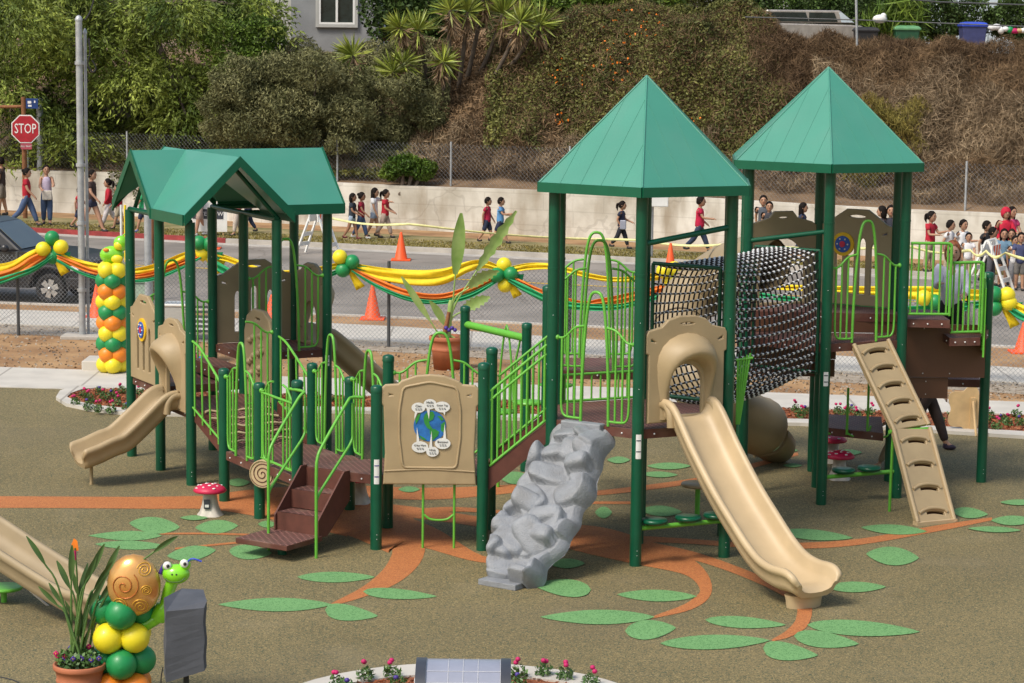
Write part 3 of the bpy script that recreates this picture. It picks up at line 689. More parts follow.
def fascia(p, q, out, dz=.12, par=None, name='fascia', m='fascia_green', up=.012):
    mb = MB(); o = out*.022; vs = [p+Vector((0,0,up)), q+Vector((0,0,up)), q-Vector((0,0,dz)), p-Vector((0,0,dz))]; vs = [v+out*.002 for v in vs]; vs += [v+o for v in vs]
    mb.add(vs, [(0,1,2,3),(7,6,5,4),(0,4,5,1),(1,5,6,2),(2,6,7,3),(3,7,4,0)], False, m); return mb.build(name, parent=par or roof)
for (pa, pb, out) in (((a0,bm_,ZR),(a0,bm_-hw,ZE),-ux),((a0,bm_,ZR),(a0,bm_+hw,ZE),-ux),((a1,bm_,ZR),(a1,bm_-hw,ZE),ux),((a1,bm_,ZR),(a1,bm_+hw,ZE),ux),
    ((am,b0,ZR),(am-hw,b0,ZE),-rx),((am,b0,ZR),(am+hw,b0,ZE),-rx),((am,b1,ZR),(am-hw,b1,ZE),rx),((am,b1,ZR),(am+hw,b1,ZE),rx),
    ((am-hw,b0,ZE),(am-hw,bm_-hw,ZE),-ux),((am+hw,b0,ZE),(am+hw,bm_-hw,ZE),ux),((am+hw,bm_-hw,ZE),(a1,bm_-hw,ZE),-rx),((a0,bm_-hw,ZE),(am-hw,bm_-hw,ZE),-rx),((a0,bm_+hw,ZE),(am-hw,bm_+hw,ZE),rx),((am+hw,bm_+hw,ZE),(a1,bm_+hw,ZE),rx)):
    fascia(RO(*pa), RO(*pb), out)
for (pa, pb) in (((0,0),(0,2)),((1,0),(1,2)),((1,1),(2.03,1)),((1,2),(2.03,2))):
    mb = MB(); mb.tube([GR(*pa,3.26),GR(*pb,3.26)], .035, 8, 'post_green'); mb.build('roof_beam', parent=roof)
for (aa, ba) in ((am,.05),(a0+.25,bm_),(a1-.2,bm_)):     # rafters in the gable ends
    mb = MB(); dv = ux if ba < 1 else rx
    for s_ in (-1,1): mb.tube([RO(aa,ba,ZR-.12), RO(aa,ba,ZE-.1)+dv*(s_*(hw-.1))], .03, 6, 'post_green')
    mb.build('roof_beam', parent=roof)
# --- hexagonal roofs
def hexroof(c, R, ze, za):
    r_ = bpy.data.objects.new('hexagonal_roof', None); COL.objects.link(r_); r_.parent = PS; r_['_org'] = PS['_org']
    P = hexp(c, R); ap = zz(c, za)
    for k in range(6):
        a, b = zz(P[k],ze), zz(P[(k+1)%6],ze); mb = MB(); dn = Vector((0,0,.03))
        mb.add([a,b,ap,a-dn,b-dn,ap-dn], [(0,1,2),(5,4,3),(0,3,4,1),(1,4,5,2),(2,5,3,0)], False, 'roof_green')
        nn = (b-a).cross(ap-a).normalized(); ed = (b-a).normalized(); sl_ = (ap-(a+b)/2)
        for j in range(1,5):                                   # standing seams
            f = j/5; base = a.lerp(b, f); top = ap.lerp(a, abs(1-2*f)) if f < .5 else ap.lerp(b, abs(2*f-1))
            top = base+(sl_)*(1-abs(2*f-1)); 
            vs = [base-ed*.006, base+ed*.006, top+ed*.004, top-ed*.004]; vs = [v+nn*.0005 for v in vs]+[v+nn*.0035 for v in vs]
            mb.add(vs, [(4,5,6,7),(0,1,5,4),(1,2,6,5),(2,3,7,6),(3,0,4,7)], False, 'roof_green')
        mb.tube([a+nn*.002, ap], .011, 6, 'roof_green')
        mb.build('roof_panel', parent=r_)
        out = ((a+b)/2-zz(c,ze)).normalized(); fascia(a, b, out, .1, r_, up=.004)
    mb = MB(); mb.lathe(ap, [(.03,-.03),(.016,.0),(.001,.008)], 10, 'roof_green'); mb.build('finial', parent=r_)
    for k in range(6):
        mb = MB(); mb.tube([zz(c+(P[k]-c)*.84,ze-.07), zz(c+(P[(k+1)%6]-c)*.84,ze-.07)], .03, 8, 'post_green'); mb.build('roof_beam', parent=r_)
hexroof(HA, 1.275, 4.02, 5.15); hexroof(HB, 1.285, 4.1, 5.22)
def rail(a, b, r=.03, m='post_green', name='cross_rail'):
    mb = MB(); mb.tube([a, b], r, 10, m); return mb.build(name, parent=PS)
rail(zz(A[0],3.42), zz(A[1],3.58)); rail(zz(B[5],3.12), zz(B[0],3.30))
# --- slide builder
def slide(parent, start, d2, path, hw_=.23, wall=.17, m='tan', exit_=True, foot=True, z0=0, wscale=None, name='slide'):
    d2 = Vector((d2[0],d2[1],0)).normalized(); side = Vector((-d2.y,d2.x,0))
    P = smoothpath([Vector((d,0,z)) for d, z in path], 6); fr = []; n = len(P)
    for i, p in enumerate(P):
        t = (P[min(i+1,n-1)]-P[max(i-1,0)]).normalized(); tv = d2*t.x+Vector((0,0,t.z)); nn = side.cross(tv); nn = nn if nn.z > 0 else -nn
        f = i/(n-1); ws = 1.0; e_ = 1.0
        if exit_ and f > .86: q = (f-.86)/.14; ws = 1-.45*q*q; e_ = 1-.22*q**3
        k = wall*ws; h = hw_*e_
        pr = [(-h*.78,.02),(-h*.4,0),(0,-.004),(h*.4,0),(h*.78,.02),(h*.97,k*.45),(h*1.03,k*.85),(h*1.1,k*1.03),(h*1.25,k*1.06),(h*1.36,k*.93),(h*1.36,k*.72),(h*1.24,k*.62),(h*1.18,k*.2),
              (h*1.13,-.01),(h*.85,-.05),(0,-.06),(-h*.85,-.05),(-h*1.13,-.01),(-h*1.18,k*.2),(-h*1.24,k*.62),(-h*1.36,k*.72),(-h*1.36,k*.93),(-h*1.25,k*1.06),(-h*1.1,k*1.03),(-h*1.03,k*.85),(-h*.97,k*.45)]
        fr.append((Vector(start)+d2*p.x+Vector((0,0,p.z)), side, nn, pr))
    mb = MB(); mb.sweep(fr, None, m); sl_ = mb.build(name, parent=parent)
    return sl_, d2, side
def hood(parent, a, b, z0, out, m='tan', K=.9, bot=-.02):
    H = 1.18
    """moulded slide entrance: panel with ears and handle hole, arched opening and protruding visor"""
    a = zz(a,0); b = zz(b,0); x = (b-a).normalized(); L = (b-a).length; mid = (a+b)/2
    def ar(w_, zt, n=16, fl=0): return [(w_*math.cos(math.pi*i/n)*(1), fl+(zt-fl)*math.sin(math.pi*i/n)**.8) for i in range(n+1)]
    hl = L/2-.07; 
    outer = [(-hl+.03,bot/K),(hl-.03,bot/K),(hl-.03,.78),(hl,.8),(hl,1.0),(hl-.02,1.04),(.30,1.08),(.22,H-.02),(.1,H+.02),(-.1,H+.02),(-.22,H-.02),(-.30,1.08),(-hl+.02,1.04),(-hl,1.0),(-hl,.8),(-hl+.03,.78)]
    hole = [(-.21,.03),(.21,.03),(.21,.35)]+[(.21*math.cos(q),.42+.24*math.sin(q)) for q in [math.pi*i/12 for i in range(13)]]+[(-.21,.35)]
    handle = ngon(0,H-.055,.1,.026,14); ear1 = [(-hl+.03,.92),(-hl+.09,.9),(-hl+.12,.92),(-hl+.06,.97),(-hl+.03,.97)]; ear2 = [(-p[0],p[1]) for p in ear1][::-1]
    mt_ = frame_mtx(mid+Vector((0,0,z0))+out*.02, x, (0,0,1)); outer, hole, handle, ear1, ear2 = [[(p[0],p[1]*K) for p in l_] for l_ in (outer, hole, handle, ear1, ear2)]
    pl = plate('slide_hood', outer, [hole, handle, ear1, ear2], .06, .014, mt_, m, parent)
    mb = MB(); n = 20; rings = []
    for (w_, zt, zf, dep_top, dep_bot) in ((.37,1.02,-.08,.03,.03),(.345,.99,-.08,.14,.035),(.30,.9,.0,.27,.06),(.275,.83,.0,.31,.07),(.255,.79,0,.295,.075),(.235,.74,0,.22,.06),(.215,.69,0,.03,.03)):
        R_ = []
        for i in range(n+1):
            q = math.pi*i/n; s = math.sin(q)
            px_ = w_*math.cos(q) if True else 0
            # upright legs below, arch above
            if i <= 4: xx = w_; z_ = zf+(zt-w_-zf)*i/5
            elif i >= n-4: xx = -w_; z_ = zf+(zt-w_-zf)*(n-i)/5
            else:
                qq = math.pi*(i-5)/(n-10); xx = w_*math.cos(qq); z_ = zt-w_+w_*math.sin(qq)
            dd = dep_bot+(dep_top-dep_bot)*min(1,max(0,(z_-.25)/(zt-.25)))**1.3
            R_.append(mid+x*xx+Vector((0,0,z0+max(z_,.0)*K))+out*dd)
        rings.append(R_)
    vs = [p for R_ in rings for p in R_]; k = n+1
    mb.add(vs, [(r*k+i, r*k+i+1, (r+1)*k+i+1, (r+1)*k+i) for r in range(len(rings)-1) for i in range(n)], True, m)
    for s_ in (-1,1):            # shoulders where the chute meets the hood
        q = mid+x*(s_*.28)+Vector((0,0,z0)); mb.tube(smoothpath([q+out*.0+Vector((0,0,.16)), q+out*.12+Vector((0,0,.16)), q+out*.2+Vector((0,0,.08)), q+out*.22-Vector((0,0,.06))], 4), .05, 10, m)
    mb.build('visor', parent=pl); return pl
# front slide
fdir = Vector((.5,-.866,0)); midA = (A[0]+A[1])/2
SLP = [(0,0),(.12,-.02),(.45,-.33),(.85,-.66),(1.2,-.9),(1.5,-1.09),(1.75,-1.2),(2.0,-1.24),(2.25,-1.235),(2.36,-1.27)]
fex = G(795,603); fd = zz(fex,0)-zz(midA,0)
SLP = [(d, z*(1.40/1.27)) for d, z in SLP]
fs, d2, sd2 = slide(PS, zz(midA,1.58)+fdir*.05, fd, SLP, .235, .19, 'tan_light'); 
hood(fs, A[0], A[1], 1.56, fdir, 'tan')
mb = MB(); c = zz(midA,0)+d2*2.22; mb.sweep([(c+Vector((0,0,z)), sd2, d2, [(.21*k*math.cos(q_),.12*k*math.sin(q_)) for q_ in [2*math.pi*i_/20 for i_ in range(20)]]) for z, k in ((0,.92),(.03,.95),(.08,.98),(.13,1.05))], None, 'tan_light'); mb.build('slide_foot', parent=fs)
mb = MB(); mb.tube([zz(midA,0)+d2*.25-sd2*.5+Vector((-.0,.15,0)), zz(midA,0)+d2*.25-sd2*.5+Vector((0,.15,1.4))], .022, 8, 'tan'); 
# left slide
mL = (GR(0,0)+GR(0,1))/2; ld = -ux
ls, d2l, sdl = slide(PS, zz(mL,.94)+ld*.05, ld, [(0,0),(.1,-.02),(.35,-.24),(.62,-.46),(.82,-.53),(1.0,-.60),(1.14,-.64),(1.2,-.66)], .23, .2, 'tan')
hood(ls, GR(0,1), GR(0,0), .92, ld, 'tan')
mb = MB(); c = mL+ld*1.1; mb.tube([zz(c,0),zz(c,.24)], .022, 10, 'tan'); mb.build('support_leg', parent=ls)
# right rear slide of gabled tower
mRr = (GR(2.03,1)+GR(2.03,2))/2
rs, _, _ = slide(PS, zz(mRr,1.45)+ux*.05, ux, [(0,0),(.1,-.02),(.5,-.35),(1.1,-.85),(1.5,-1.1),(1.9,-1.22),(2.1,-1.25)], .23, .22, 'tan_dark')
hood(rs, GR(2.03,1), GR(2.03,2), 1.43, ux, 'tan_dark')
# --- panels
def arch_panel(a, b, z0, H=1.0, m='tan_dark', disc_=False, n=3, name='arched_panel', parent=PS, slots=True):
    a = zz(a,0); b = zz(b,0); x = (b-a).normalized(); L = (b-a).length; hl = L/2-.065
    outer = [(-hl,0),(hl,0),(hl,H-.12),(hl*.85,H-.1),(hl*.55,H),(hl*.3,H+.08),(-hl*.3,H+.08),(-hl*.55,H),(-hl*.85,H-.1),(-hl,H-.12)]
    holes = [ngon(0,H-.0,.13,.03,14)]
    if slots:
        for k in range(n):
            c = (k-(n-1)/2)*(1.35*hl/n); w_ = .055; zt = H-.45+.12*(1-abs(k-(n-1)/2)/n*2)
            holes.append([(c-w_,.12),(c+w_,.12)]+[(c+w_*math.cos(q),zt+.1*math.sin(q)) for q in [math.pi*i/8 for i in range(9)]])
    holes += [[(s*(hl-.05),H-.22),(s*(hl-.14),H-.24),(s*(hl-.14),H-.2),(s*(hl-.05),H-.17)] for s in (-1,1)]
    mid = (a+b)/2; pn = plate(name, outer, holes, .05, .012, frame_mtx(mid+Vector((0,0,z0)), x, (0,0,1)), m, parent)
    if disc_:
        nn = x.cross(Vector((0,0,1))); nn = nn if nn.y < 0 else -nn; c = mid+Vector((0,0,z0+H-.36))-x*.0+nn*.03+x*disc_
        for r_, mm, d_ in ((.15,'yellow',.0),(.105,'blue',.012),(.04,'red_cap',.02)):
            q = MB(); disc(q, c+nn*d_, nn, r_, .03, mm); q.build('spinner_ring', parent=pn)
        for i in range(6):
            q = MB(); an = i*math.pi/3; q.ball(c+nn*.03+x*(.072*math.cos(an))+Vector((0,0,.072*math.sin(an))), .012, 6, 5, 'white'); q.build('bead', parent=pn)
    return pn
arch_panel(GR(1,2), GR(2.03,2), 1.45, 1.0)
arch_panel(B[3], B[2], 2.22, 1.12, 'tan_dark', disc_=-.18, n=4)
lp = arch_panel(GR(0,1), GR(0,2), 1.08, 1.02, 'tan', disc_=.02)
# bumpy climbing panel
a, b = zz(GR(1,.08),0), zz(GR(1,.92),0); x = (b-a).normalized(); 
bp_ = plate('climbing_panel', [(-.42,0),(.42,0),(.44,.8),(.36,1.0),(.16,1.1),(-.16,1.1),(-.36,1.0),(-.44,.8)], [ngon(0,1.0,.1,.035,12)], .07, .02, frame_mtx((a+b)/2+Vector((0,0,.95)), x, (0,0,1)), 'tan', PS)
nn = x.cross(Vector((0,0,1))); nn = nn if nn.y < 0 else -nn
for k in range(16): mb = MB(); mb.ball((a+b)/2+x*random.uniform(-.3,.3)+Vector((0,0,1.05+.75*k/16))+nn*.03, (.06,.06,.05), 8, 6, 'tan'); mb.build('knob', parent=bp_)
# earth panel between P6 and M1
a, b = zz(P6,0), zz(M1,0); x = (b-a).normalized(); nn = Vector((x.y,-x.x,0)); mid = (a+b)/2; L = (b-a).length; hl = L/2-.07
zb = .74
outer = [(-hl+.02,0),(hl-.02,0),(hl-.04,.35),(hl-.02,.92),(hl,.95),(hl,1.12),(hl-.03,1.15),(.34,1.16),(.3,1.2),(.15,1.26),(0,1.275),(-.15,1.26),(-.3,1.2),(-.34,1.16),(-hl+.03,1.15),(-hl,1.12),(-hl,.95),(-hl+.02,.92),(-hl+.04,.35)]
ears = [[(s*(hl-.05),1.02),(s*(hl-.12),1.03),(s*(hl-.12),1.06),(s*(hl-.05),1.08)] for s in (-1,1)]
sc2 = .92
ep = plate('earth_panel', [(p[0],p[1]*sc2) for p in outer], [[(p[0],p[1]*sc2) for p in h_] for h_ in ears], .06, .018, frame_mtx(mid+Vector((0,0,zb)), x, (0,0,1)), 'tan', PS)
def EP(u, z, o=0): return mid+x*u+Vector((0,0,zb+z))+nn*(.03+o)
mb = MB(); ring = [(-.29,.17),(.29,.17),(.33,.5),(.33,.8),(.29,1.05),(.0,1.11),(-.29,1.05),(-.33,.8),(-.33,.5)]
P = []
for i in range(len(ring)):
    p0, p1, p2 = Vector(ring[i-1]), Vector(ring[i]), Vector(ring[(i+1)%len(ring)])
    q0 = p1.lerp(p0, min(.5,.05/(p1-p0).length)); q1 = p1.lerp(p2, min(.5,.05/(p1-p2).length)); 
    for t in (0,.33,.67,1): P.append((q0.lerp(p1,t)).lerp(p1.lerp(q1,t), t))
mb.tube([EP(p.x,p.y) for p in P+[P[0]]], .014, 8, 'tan', caps=False); mb.build('raised_border', parent=ep)
mb = MB(); mb.tube(smoothpath([EP(-hl+.02,.13),EP(-.1,.15),EP(.1,.15),EP(hl-.02,.13)],6), .01, 8, 'tan'); mb.build('raised_border', parent=ep)
ec = (0,.63)
def blob(name, pts, o, m, th=.004):
    mb = MB(); n = len(pts); vs = [EP(p[0],p[1],o) for p in pts]+[EP(p[0],p[1],o+th) for p in pts]
    a_ = sum(pts[i][0]*pts[(i+1)%n][1]-pts[(i+1)%n][0]*pts[i][1] for i in range(n))
    f = [tuple(range(n,2*n))]+[(i,(i+1)%n,n+(i+1)%n,n+i) for i in range(n)]
    mb.add(vs, f, False, m); return mb.build(name, parent=ep)
blob('globe', ngon(*ec,.176,.17,32), .002, 'earth_blue')
for pts in ([(-.03,.78),(.03,.79),(.05,.75),(.03,.70),(-.01,.68),(.0,.64),(.03,.60),(.01,.585),(-.03,.61),(-.06,.66),(-.07,.71),(-.06,.75)], [(.0,.59),(.05,.60),(.1,.57),(.09,.53),(.05,.49),(.03,.47),(.02,.51),(.0,.55)],
            [(-.16,.7),(-.13,.75),(-.1,.77),(-.12,.7),(-.15,.65)], [(.12,.65),(.16,.68),(.165,.6),(.15,.56),(.12,.58)], [(.08,.74),(.12,.74),(.15,.70),(.12,.69)], [(-.12,.53),(-.06,.5),(-.03,.475),(-.08,.48)]):
    blob('continent', pts, .007, 'earth_green')
for bi, (cx_, cz_, w_, h_, tail, tx) in enumerate(((-.125,.83,.075,.055,(-.17,.7),'Ciao'),(0,.87,.07,.055,(-.01,.70),'Hello'),(.13,.84,.085,.06,(.16,.75),'Guten Tag'),(-.105,.40,.09,.062,(-.14,.62),"G'day Mate"),(.03,.35,.068,.055,(.02,.58),'Hola'),(.14,.44,.085,.06,(.16,.66),'Bonjour'))):
    blob('speech_bubble', ngon(cx_,cz_,w_,h_,20), .010+bi*.0006, 'white')
    s = 1 if tail[0] > cx_ else -1
    y_ = cz_+(-.04 if cz_ > .6 else .04); tp = [(cx_-.018+s*.02,y_),(cx_+.018+s*.02,y_),(tail[0],tail[1])]
    blob('speech_bubble', tp if cz_ > .6 else tp, .0146+bi*.0003, 'white', .001)
    textmesh('lettering', tx, .036 if len(tx) < 8 else .028, frame_mtx(EP(cx_,cz_+.018,.0175+bi*.0006), x, (0,0,1)), 'black', ep, .0008)
    for r_ in (0,1):
        for j in range(3): q = cx_-.036+j*.027+.006*r_; blob('small_print', [(q,cz_-.014-.014*r_),(q+.019,cz_-.014-.014*r_),(q+.019,cz_-.009-.014*r_),(q,cz_-.009-.014*r_)], .0172+bi*.0006, 'slate', .0006)
rl = MB(); 
for u in (-.07,.27): rl.tube([EP(u,.02,-.1), zz(EP(u,0,-.1),.0)], .014, 8, 'lime')
rl.tube(smoothpath([EP(-.07,-.36,-.1),EP(.02,-.42,-.1),EP(.18,-.42,-.1),EP(.27,-.36,-.1)],5), .013, 8, 'lime'); rl.build('under_rail', parent=PS)
# --- rock climber
def rockclimber():
    top = A[5].lerp(A[0],.38); bot = (G(487,582)+G(530,589))/2; top = zz(top,1.42); d = bot-top; xw = (A[0]-A[5]).normalized(); dn = d.normalized()
    nn = xw.cross(dn); nn = nn if nn.z > 0 else -nn; L = d.length
    bm2 = MB(); NU, NV = 90, 230; lumps = []
    rr = random.Random(5)
    for k in range(44):
        cu, cv = rr.uniform(-.42,.42), rr.uniform(.03,.97); lumps.append((cu, cv*L, rr.uniform(.11,.23), rr.uniform(.09,.17), rr.uniform(.05,.23), rr.uniform(-.8,.8), rr.uniform(-.6,.6), rr.uniform(-.35,.5)))
    def hw_(v):
        f = v/L; return .23+.19*math.sin(math.pi*min(1,f*.95+.06))**.6+.03*math.sin(v*9+1)+.02*math.sin(v*17)
    vs = []
    for j in range(NV+1):
        v = L*j/NV; cshift = .02*math.sin(v*7)-.02
        for i in range(NU+1):
            s = -1+2*i/NU; u = s*hw_(v)*1.08; h = .02
            for (cu, cv, ru, rv, hh, ang, tu, tv) in lumps:
                du, dv = u-cu, v-cv; a_ = du*math.cos(ang)+dv*math.sin(ang); b_ = -du*math.sin(ang)+dv*math.cos(ang)
                q = (abs(a_)/ru)**3.4+(abs(b_)/rv)**3.4
                if q < 1: h = max(h, (hh+tu*a_+tv*b_)*(1-q)**.2)
            edge = min(1, (1-abs(s))/.16)**.5; ef = min(1,(v/L)/.10+.0)*min(1,(1-v/L)/.04); h = h*edge*(.25+.75*min(1,(v/L)/.14))-(1-edge)*.10-(1-min(1,(1-v/L)/.03))*.12
            vs.append(top+dn*v+xw*(u+cshift)+nn*h)
    bm2.add(vs, [(j*(NU+1)+i,j*(NU+1)+i+1,(j+1)*(NU+1)+i+1,(j+1)*(NU+1)+i) for j in range(NV) for i in range(NU)], True, 'rock')
    # hidden back shell
    vb = [top+dn*(L*j/20)+xw*(s*hw_(L*j/20)*1.05-.02)-nn*.1 for j in range(21) for s in (-1,1)]
    bm2.add(vb, [(2*j,2*j+1,2*j+3,2*j+2) for j in range(20)], True, 'rock')
    o = bm2.build('rock_climber', parent=PS)
    f = MB(); f.box(bot+Vector((.02,.06,.03))+xw*-.02, (.46,.44,.06), Matrix((xw,Vector((-xw.y,xw.x,0)),Vector((0,0,1)))).transposed(), 'rock'); f.build('base_plate', parent=o, bevel=.006)
    f = MB(); f.box(top+Vector((0,0,.03))+dn*.03, (.5,.12,.1), Matrix((xw,Vector((-xw.y,xw.x,0)),Vector((0,0,1)))).transposed(), 'rock'); f.build('top_lip', parent=o, bevel=.015)
rockclimber()
# --- slotted tan climber on tower B
def slotclimber():
    top = zz((B[0]*.42+B[1]*.58),1.93); bl, br = G(916,525), G(954,522); bot = (bl+br)/2; xw = (B[1]-B[0]).normalized(); out = Vector((xw.y,-xw.x,0)); out = out if out.y < 0 else -out
    mid_ = zz(top.lerp(bot,.52),0)+Vector((0,0,1.0))+out*.0+xw*.10; wd_ = .265
    root = bpy.data.objects.new('slotted_climber', None); COL.objects.link(root); root.parent = PS; root['_org'] = PS['_org']
    for (p, q, n) in ((top, mid_, 5), (mid_, bot, 4)):
        dn = (q-p); L = dn.length; yv = -dn.normalized(); xx = (xw-yv*xw.dot(yv)).normalized()
        holes = []
        for k in range(n):
            y = -L*(k+.62)/n; pts = []
            for i in range(9): t = i/8; pts.append((-.10+.26*t, y+.045*math.sin(math.pi*(.25+.6*t))+.012*t))
            for i in range(9): t = 1-i/8; pts.append((-.10+.26*t, y-.045+.04*math.sin(math.pi*(.2+.6*t))-.012*t))
            holes.append(pts)
        pl = plate('climber_panel', rrect(-wd_,-L+.02,wd_,-.02,.03), holes, .05, .01, frame_mtx(p, xx, yv), 'tan', root)
        nn = xx.cross(yv)
        mb = MB()
        for s in (-1,1): mb.tube([p+xx*(s*(wd_-.01))+nn*.03, q+xx*(s*(wd_-.01))+nn*.03], .028, 8, 'tan')
        mb.build('side_rim', parent=pl); mb = MB()
        for h_ in holes:
            P = [p+xx*u+yv*(v+.018)+nn*.03 for u, v in [(-.2,h_[0][1]-.05),(-.15,h_[0][1]-.02)]+h_[:9]+[(.19,h_[8][1]-.03)]]; mb.tube(smoothpath(P,2), .021, 6, 'tan')
            q2 = h_[4]; 
        mb.build('grip_lip', parent=pl)
        mb = MB(); 
        mb.add([p+xx*(s*.2)-nn*.06 for s in (-1,1)]+[q+xx*(s*.2)-nn*.06 for s in (1,-1)], [(0,1,2,3)], False, 'brown_panel'); mb.build('backing', parent=pl)
    mb = MB(); mb.tube([mid_-xw*.24+Vector((0,0.03,-.02)), zz(mid_,.0)-xw*.24+Vector((0,.1,0))], .018, 8, 'lime'); mb.tube([mid_-xw*.3-Vector((0,0,.02)),mid_+xw*.3-Vector((0,0,.02))], .025, 8, 'lime'); mb.build('support_leg', parent=root)
    mb = MB(); mb.box(bot+Vector((0,0,.02)), (.56,.1,.04), Matrix((xw,Vector((-xw.y,xw.x,0)),Vector((0,0,1)))).transposed(), 'tan_light'); mb.build('base_plate', parent=root)
slotclimber()
# --- net tunnel
def nettunnel():
    a1, a2, b1, b2 = A[3], A[2], B[5], B[0]; z0a, z1a, z0b, z1b = 1.52, 3.02, 1.6, 3.06
    root = bpy.data.objects.new('net_tunnel', None); COL.objects.link(root); root.parent = PS; root['_org'] = PS['_org']
    for (p, q, zl, zh) in ((a1,a2,z0a,z1a),(b1,b2,z0b,z1b)):
        mb = MB(); i = .1; P = [LP(p,q,i,zl),LP(p,q,1-i,zl),LP(p,q,1-i,zh),LP(p,q,i,zh)]
        for k in range(4): mb.tube([P[k],P[(k+1)%4]], .022, 8, 'post_green')
        mb.build('net_frame', parent=root)
    NL, NR = 21, 52
    def pt(t, k):
        s = k/NR*4; side = int(s)%4; f = s-int(s); b = math.sin(math.pi*t)
        def lp(p, q): return Vector((p[0]+(q[0]-p[0])*t, p[1]+(q[1]-p[1])*t, 0))
        F, N = lp(LP(a1,a2,.12,0), LP(b1,b2,.12,0)), lp(LP(a1,a2,.88,0), LP(b1,b2,.88,0)); zl = z0a+(z0b-z0a)*t; zh = z1a+(z1b-z1a)*t
        od = (N-F).normalized(); w_ = math.sin(math.pi*f)
        if side == 0: p = F.lerp(N,f); p.z = zl-b*(.06+.22*w_**.6)
        elif side == 1: p = N+od*(b*.16*w_**.6); p.z = zl+(zh-zl)*f-b*.06*(1-f)
        elif side == 2: p = N.lerp(F,f); p.z = zh-b*.05
        else: p = F-od*(b*.16*w_**.6); p.z = zh+(zl-zh)*f-b*.06*f
        if side == 2: p.z -= b*.04*w_
        c = (F+N)/2; c.z = (zl+zh)/2-b*.07; an = rad(-135+90*(k/NR*4)); e_ = c+od*((N-F).length/2*1.22*math.cos(an)); e_.z = c.z+(zh-zl)/2*1.16*math.sin(an); p = p.lerp(e_, .8*b**.6)
        return p
    mb = MB()
    for k in range(NR): mb.tube([pt(i/NL,k) for i in range(NL+1)], .0105, 5, 'rope', caps=False)
    mb.build('lengthwise_rope', parent=root)['kind'] = 'stuff'; mb = MB()
    for i in range(1,NL): mb.tube([pt(i/NL,k%NR) for k in range(NR+1)], .0105, 5, 'rope', caps=False)
    mb.build('hoop_rope', parent=root)['kind'] = 'stuff'; mb = MB()
    for i in range(1,NL):
        for k in range(NR):
            p = pt(i/NL,k); q = pt((i+.2)/NL,k); d = (q-p).normalized(); mb.tube([p-d*.018,p-d*.01,p+d*.01,p+d*.018], [.012,.0175,.0175,.012], 7, 'silver')
    o = mb.build('metal_ferrule', parent=root); o['kind'] = 'stuff'
nettunnel()
# --- tube slide
def tubeslide():
    pts = [W(*p) for p in ((3.2,30.0,2.72),(2.95,30.7,2.6),(2.6,31.35,2.3),(2.25,31.2,1.95),(2.2,30.5,1.58),(2.35,30.0,1.25),(2.6,29.95,.95),(3.1,30.35,.62),(3.3,30.6,.5))]
    P = smoothpath(pts, 5); mb = MB(); n = len(P)
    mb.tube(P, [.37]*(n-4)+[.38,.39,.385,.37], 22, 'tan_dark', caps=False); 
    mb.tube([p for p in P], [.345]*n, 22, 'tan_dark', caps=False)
    for k in (6,12,18,24,30):
        d = (P[k+1]-P[k]).normalized(); mb.tube([P[k]-d*.02,P[k]+d*.02], .395, 22, 'tan_dark', caps=False)
    e = P[-1]; d = (P[-1]-P[-3]).normalized()
    o = mb.build('tube_slide', parent=PS)
    mb = MB(); frs = []
    for t in range(7):
        f = t/6; c = e+d*(f*.42)+Vector((0,0,-.12*f)); sdv = Vector((d.y,-d.x,0)).normalized(); k = .38*(1-.25*f*f)
        pr = [(k*math.cos(q),k*math.sin(q)) for q in [math.pi*(1+i/12) for i in range(13)]]; pr += [(x_*.9,y_*.9) for x_, y_ in pr[::-1]]
        frs.append((c, sdv, Vector((0,0,1)), pr))
    mb.sweep(frs, None, 'tan_dark'); mb.build('exit_chute', parent=o)
    mb = MB(); mb.tube([zz(G(755,457),0), zz(G(755,457),.4)], .03, 10, 'tan'); mb.build('support_leg', parent=o)
    mb = MB(); mb.tube([W(1.48,26.2), W(1.48,26.2,1.36)], .02, 8, 'tan'); mb.build('support_leg', parent=o)
    a, b = zz(B[4],0), zz(B[3],0); x = (b-a).normalized(); L = (b-a).length; hl = L/2-.06; H = 1.12
    outer = [(-hl,0),(hl,0),(hl,H-.12),(hl-.06,H-.08),(.2,H-.02),(.13,H+.06),(-.13,H+.06),(-.2,H-.02),(-hl+.06,H-.08),(-hl,H-.12)]
    plate('entry_panel', outer, [[(-.34,.02),(.34,.02)]+[(.34*math.cos(q),.5+.36*math.sin(q)) for q in [math.pi*i/14 for i in range(15)]], ngon(0,H-.01,.09,.022,12)], .05, .012, frame_mtx((a+b)/2+Vector((0,0,2.2)), x, (0,0,1)), 'tan_dark', o)
tubeslide()
# --- right-hand spiral steps beside tower B
deck([B[1]+Vector((.05,.05,0)), W(5.31,28.55), W(5.31,29.6), B[2]+Vector((.05,0,0))], 2.2)
deck([W(5.33,28.62), W(5.72,28.72), W(5.98,29.5), W(5.33,29.6)], 1.97)
deck([W(4.7,30.0), W(6.0,29.9), W(6.0,31.2), W(4.7,31.2)], 1.27)
for (x0_, x1_, D_, zl, zh) in ((4.66,5.86,29.05,1.42,2.08),(4.66,5.42,29.1,1.15,1.41)):
    mb = MB(); p, q = W(x0_,D_), W(x1_,D_+.05); mb.box((p+q)/2+Vector((0,0,(zl+zh)/2)), ((q-p).length,.03,zh-zl), m='brown_panel')
    for k in range(4):
        for z in (zl+.05, zh-.05): mb.ball(LP(p,q,.08+.28*k,z)+Vector((0,-.018,0)), .009, 6, 4, 'silver')
    mb.build('riser_panel', parent=PS)
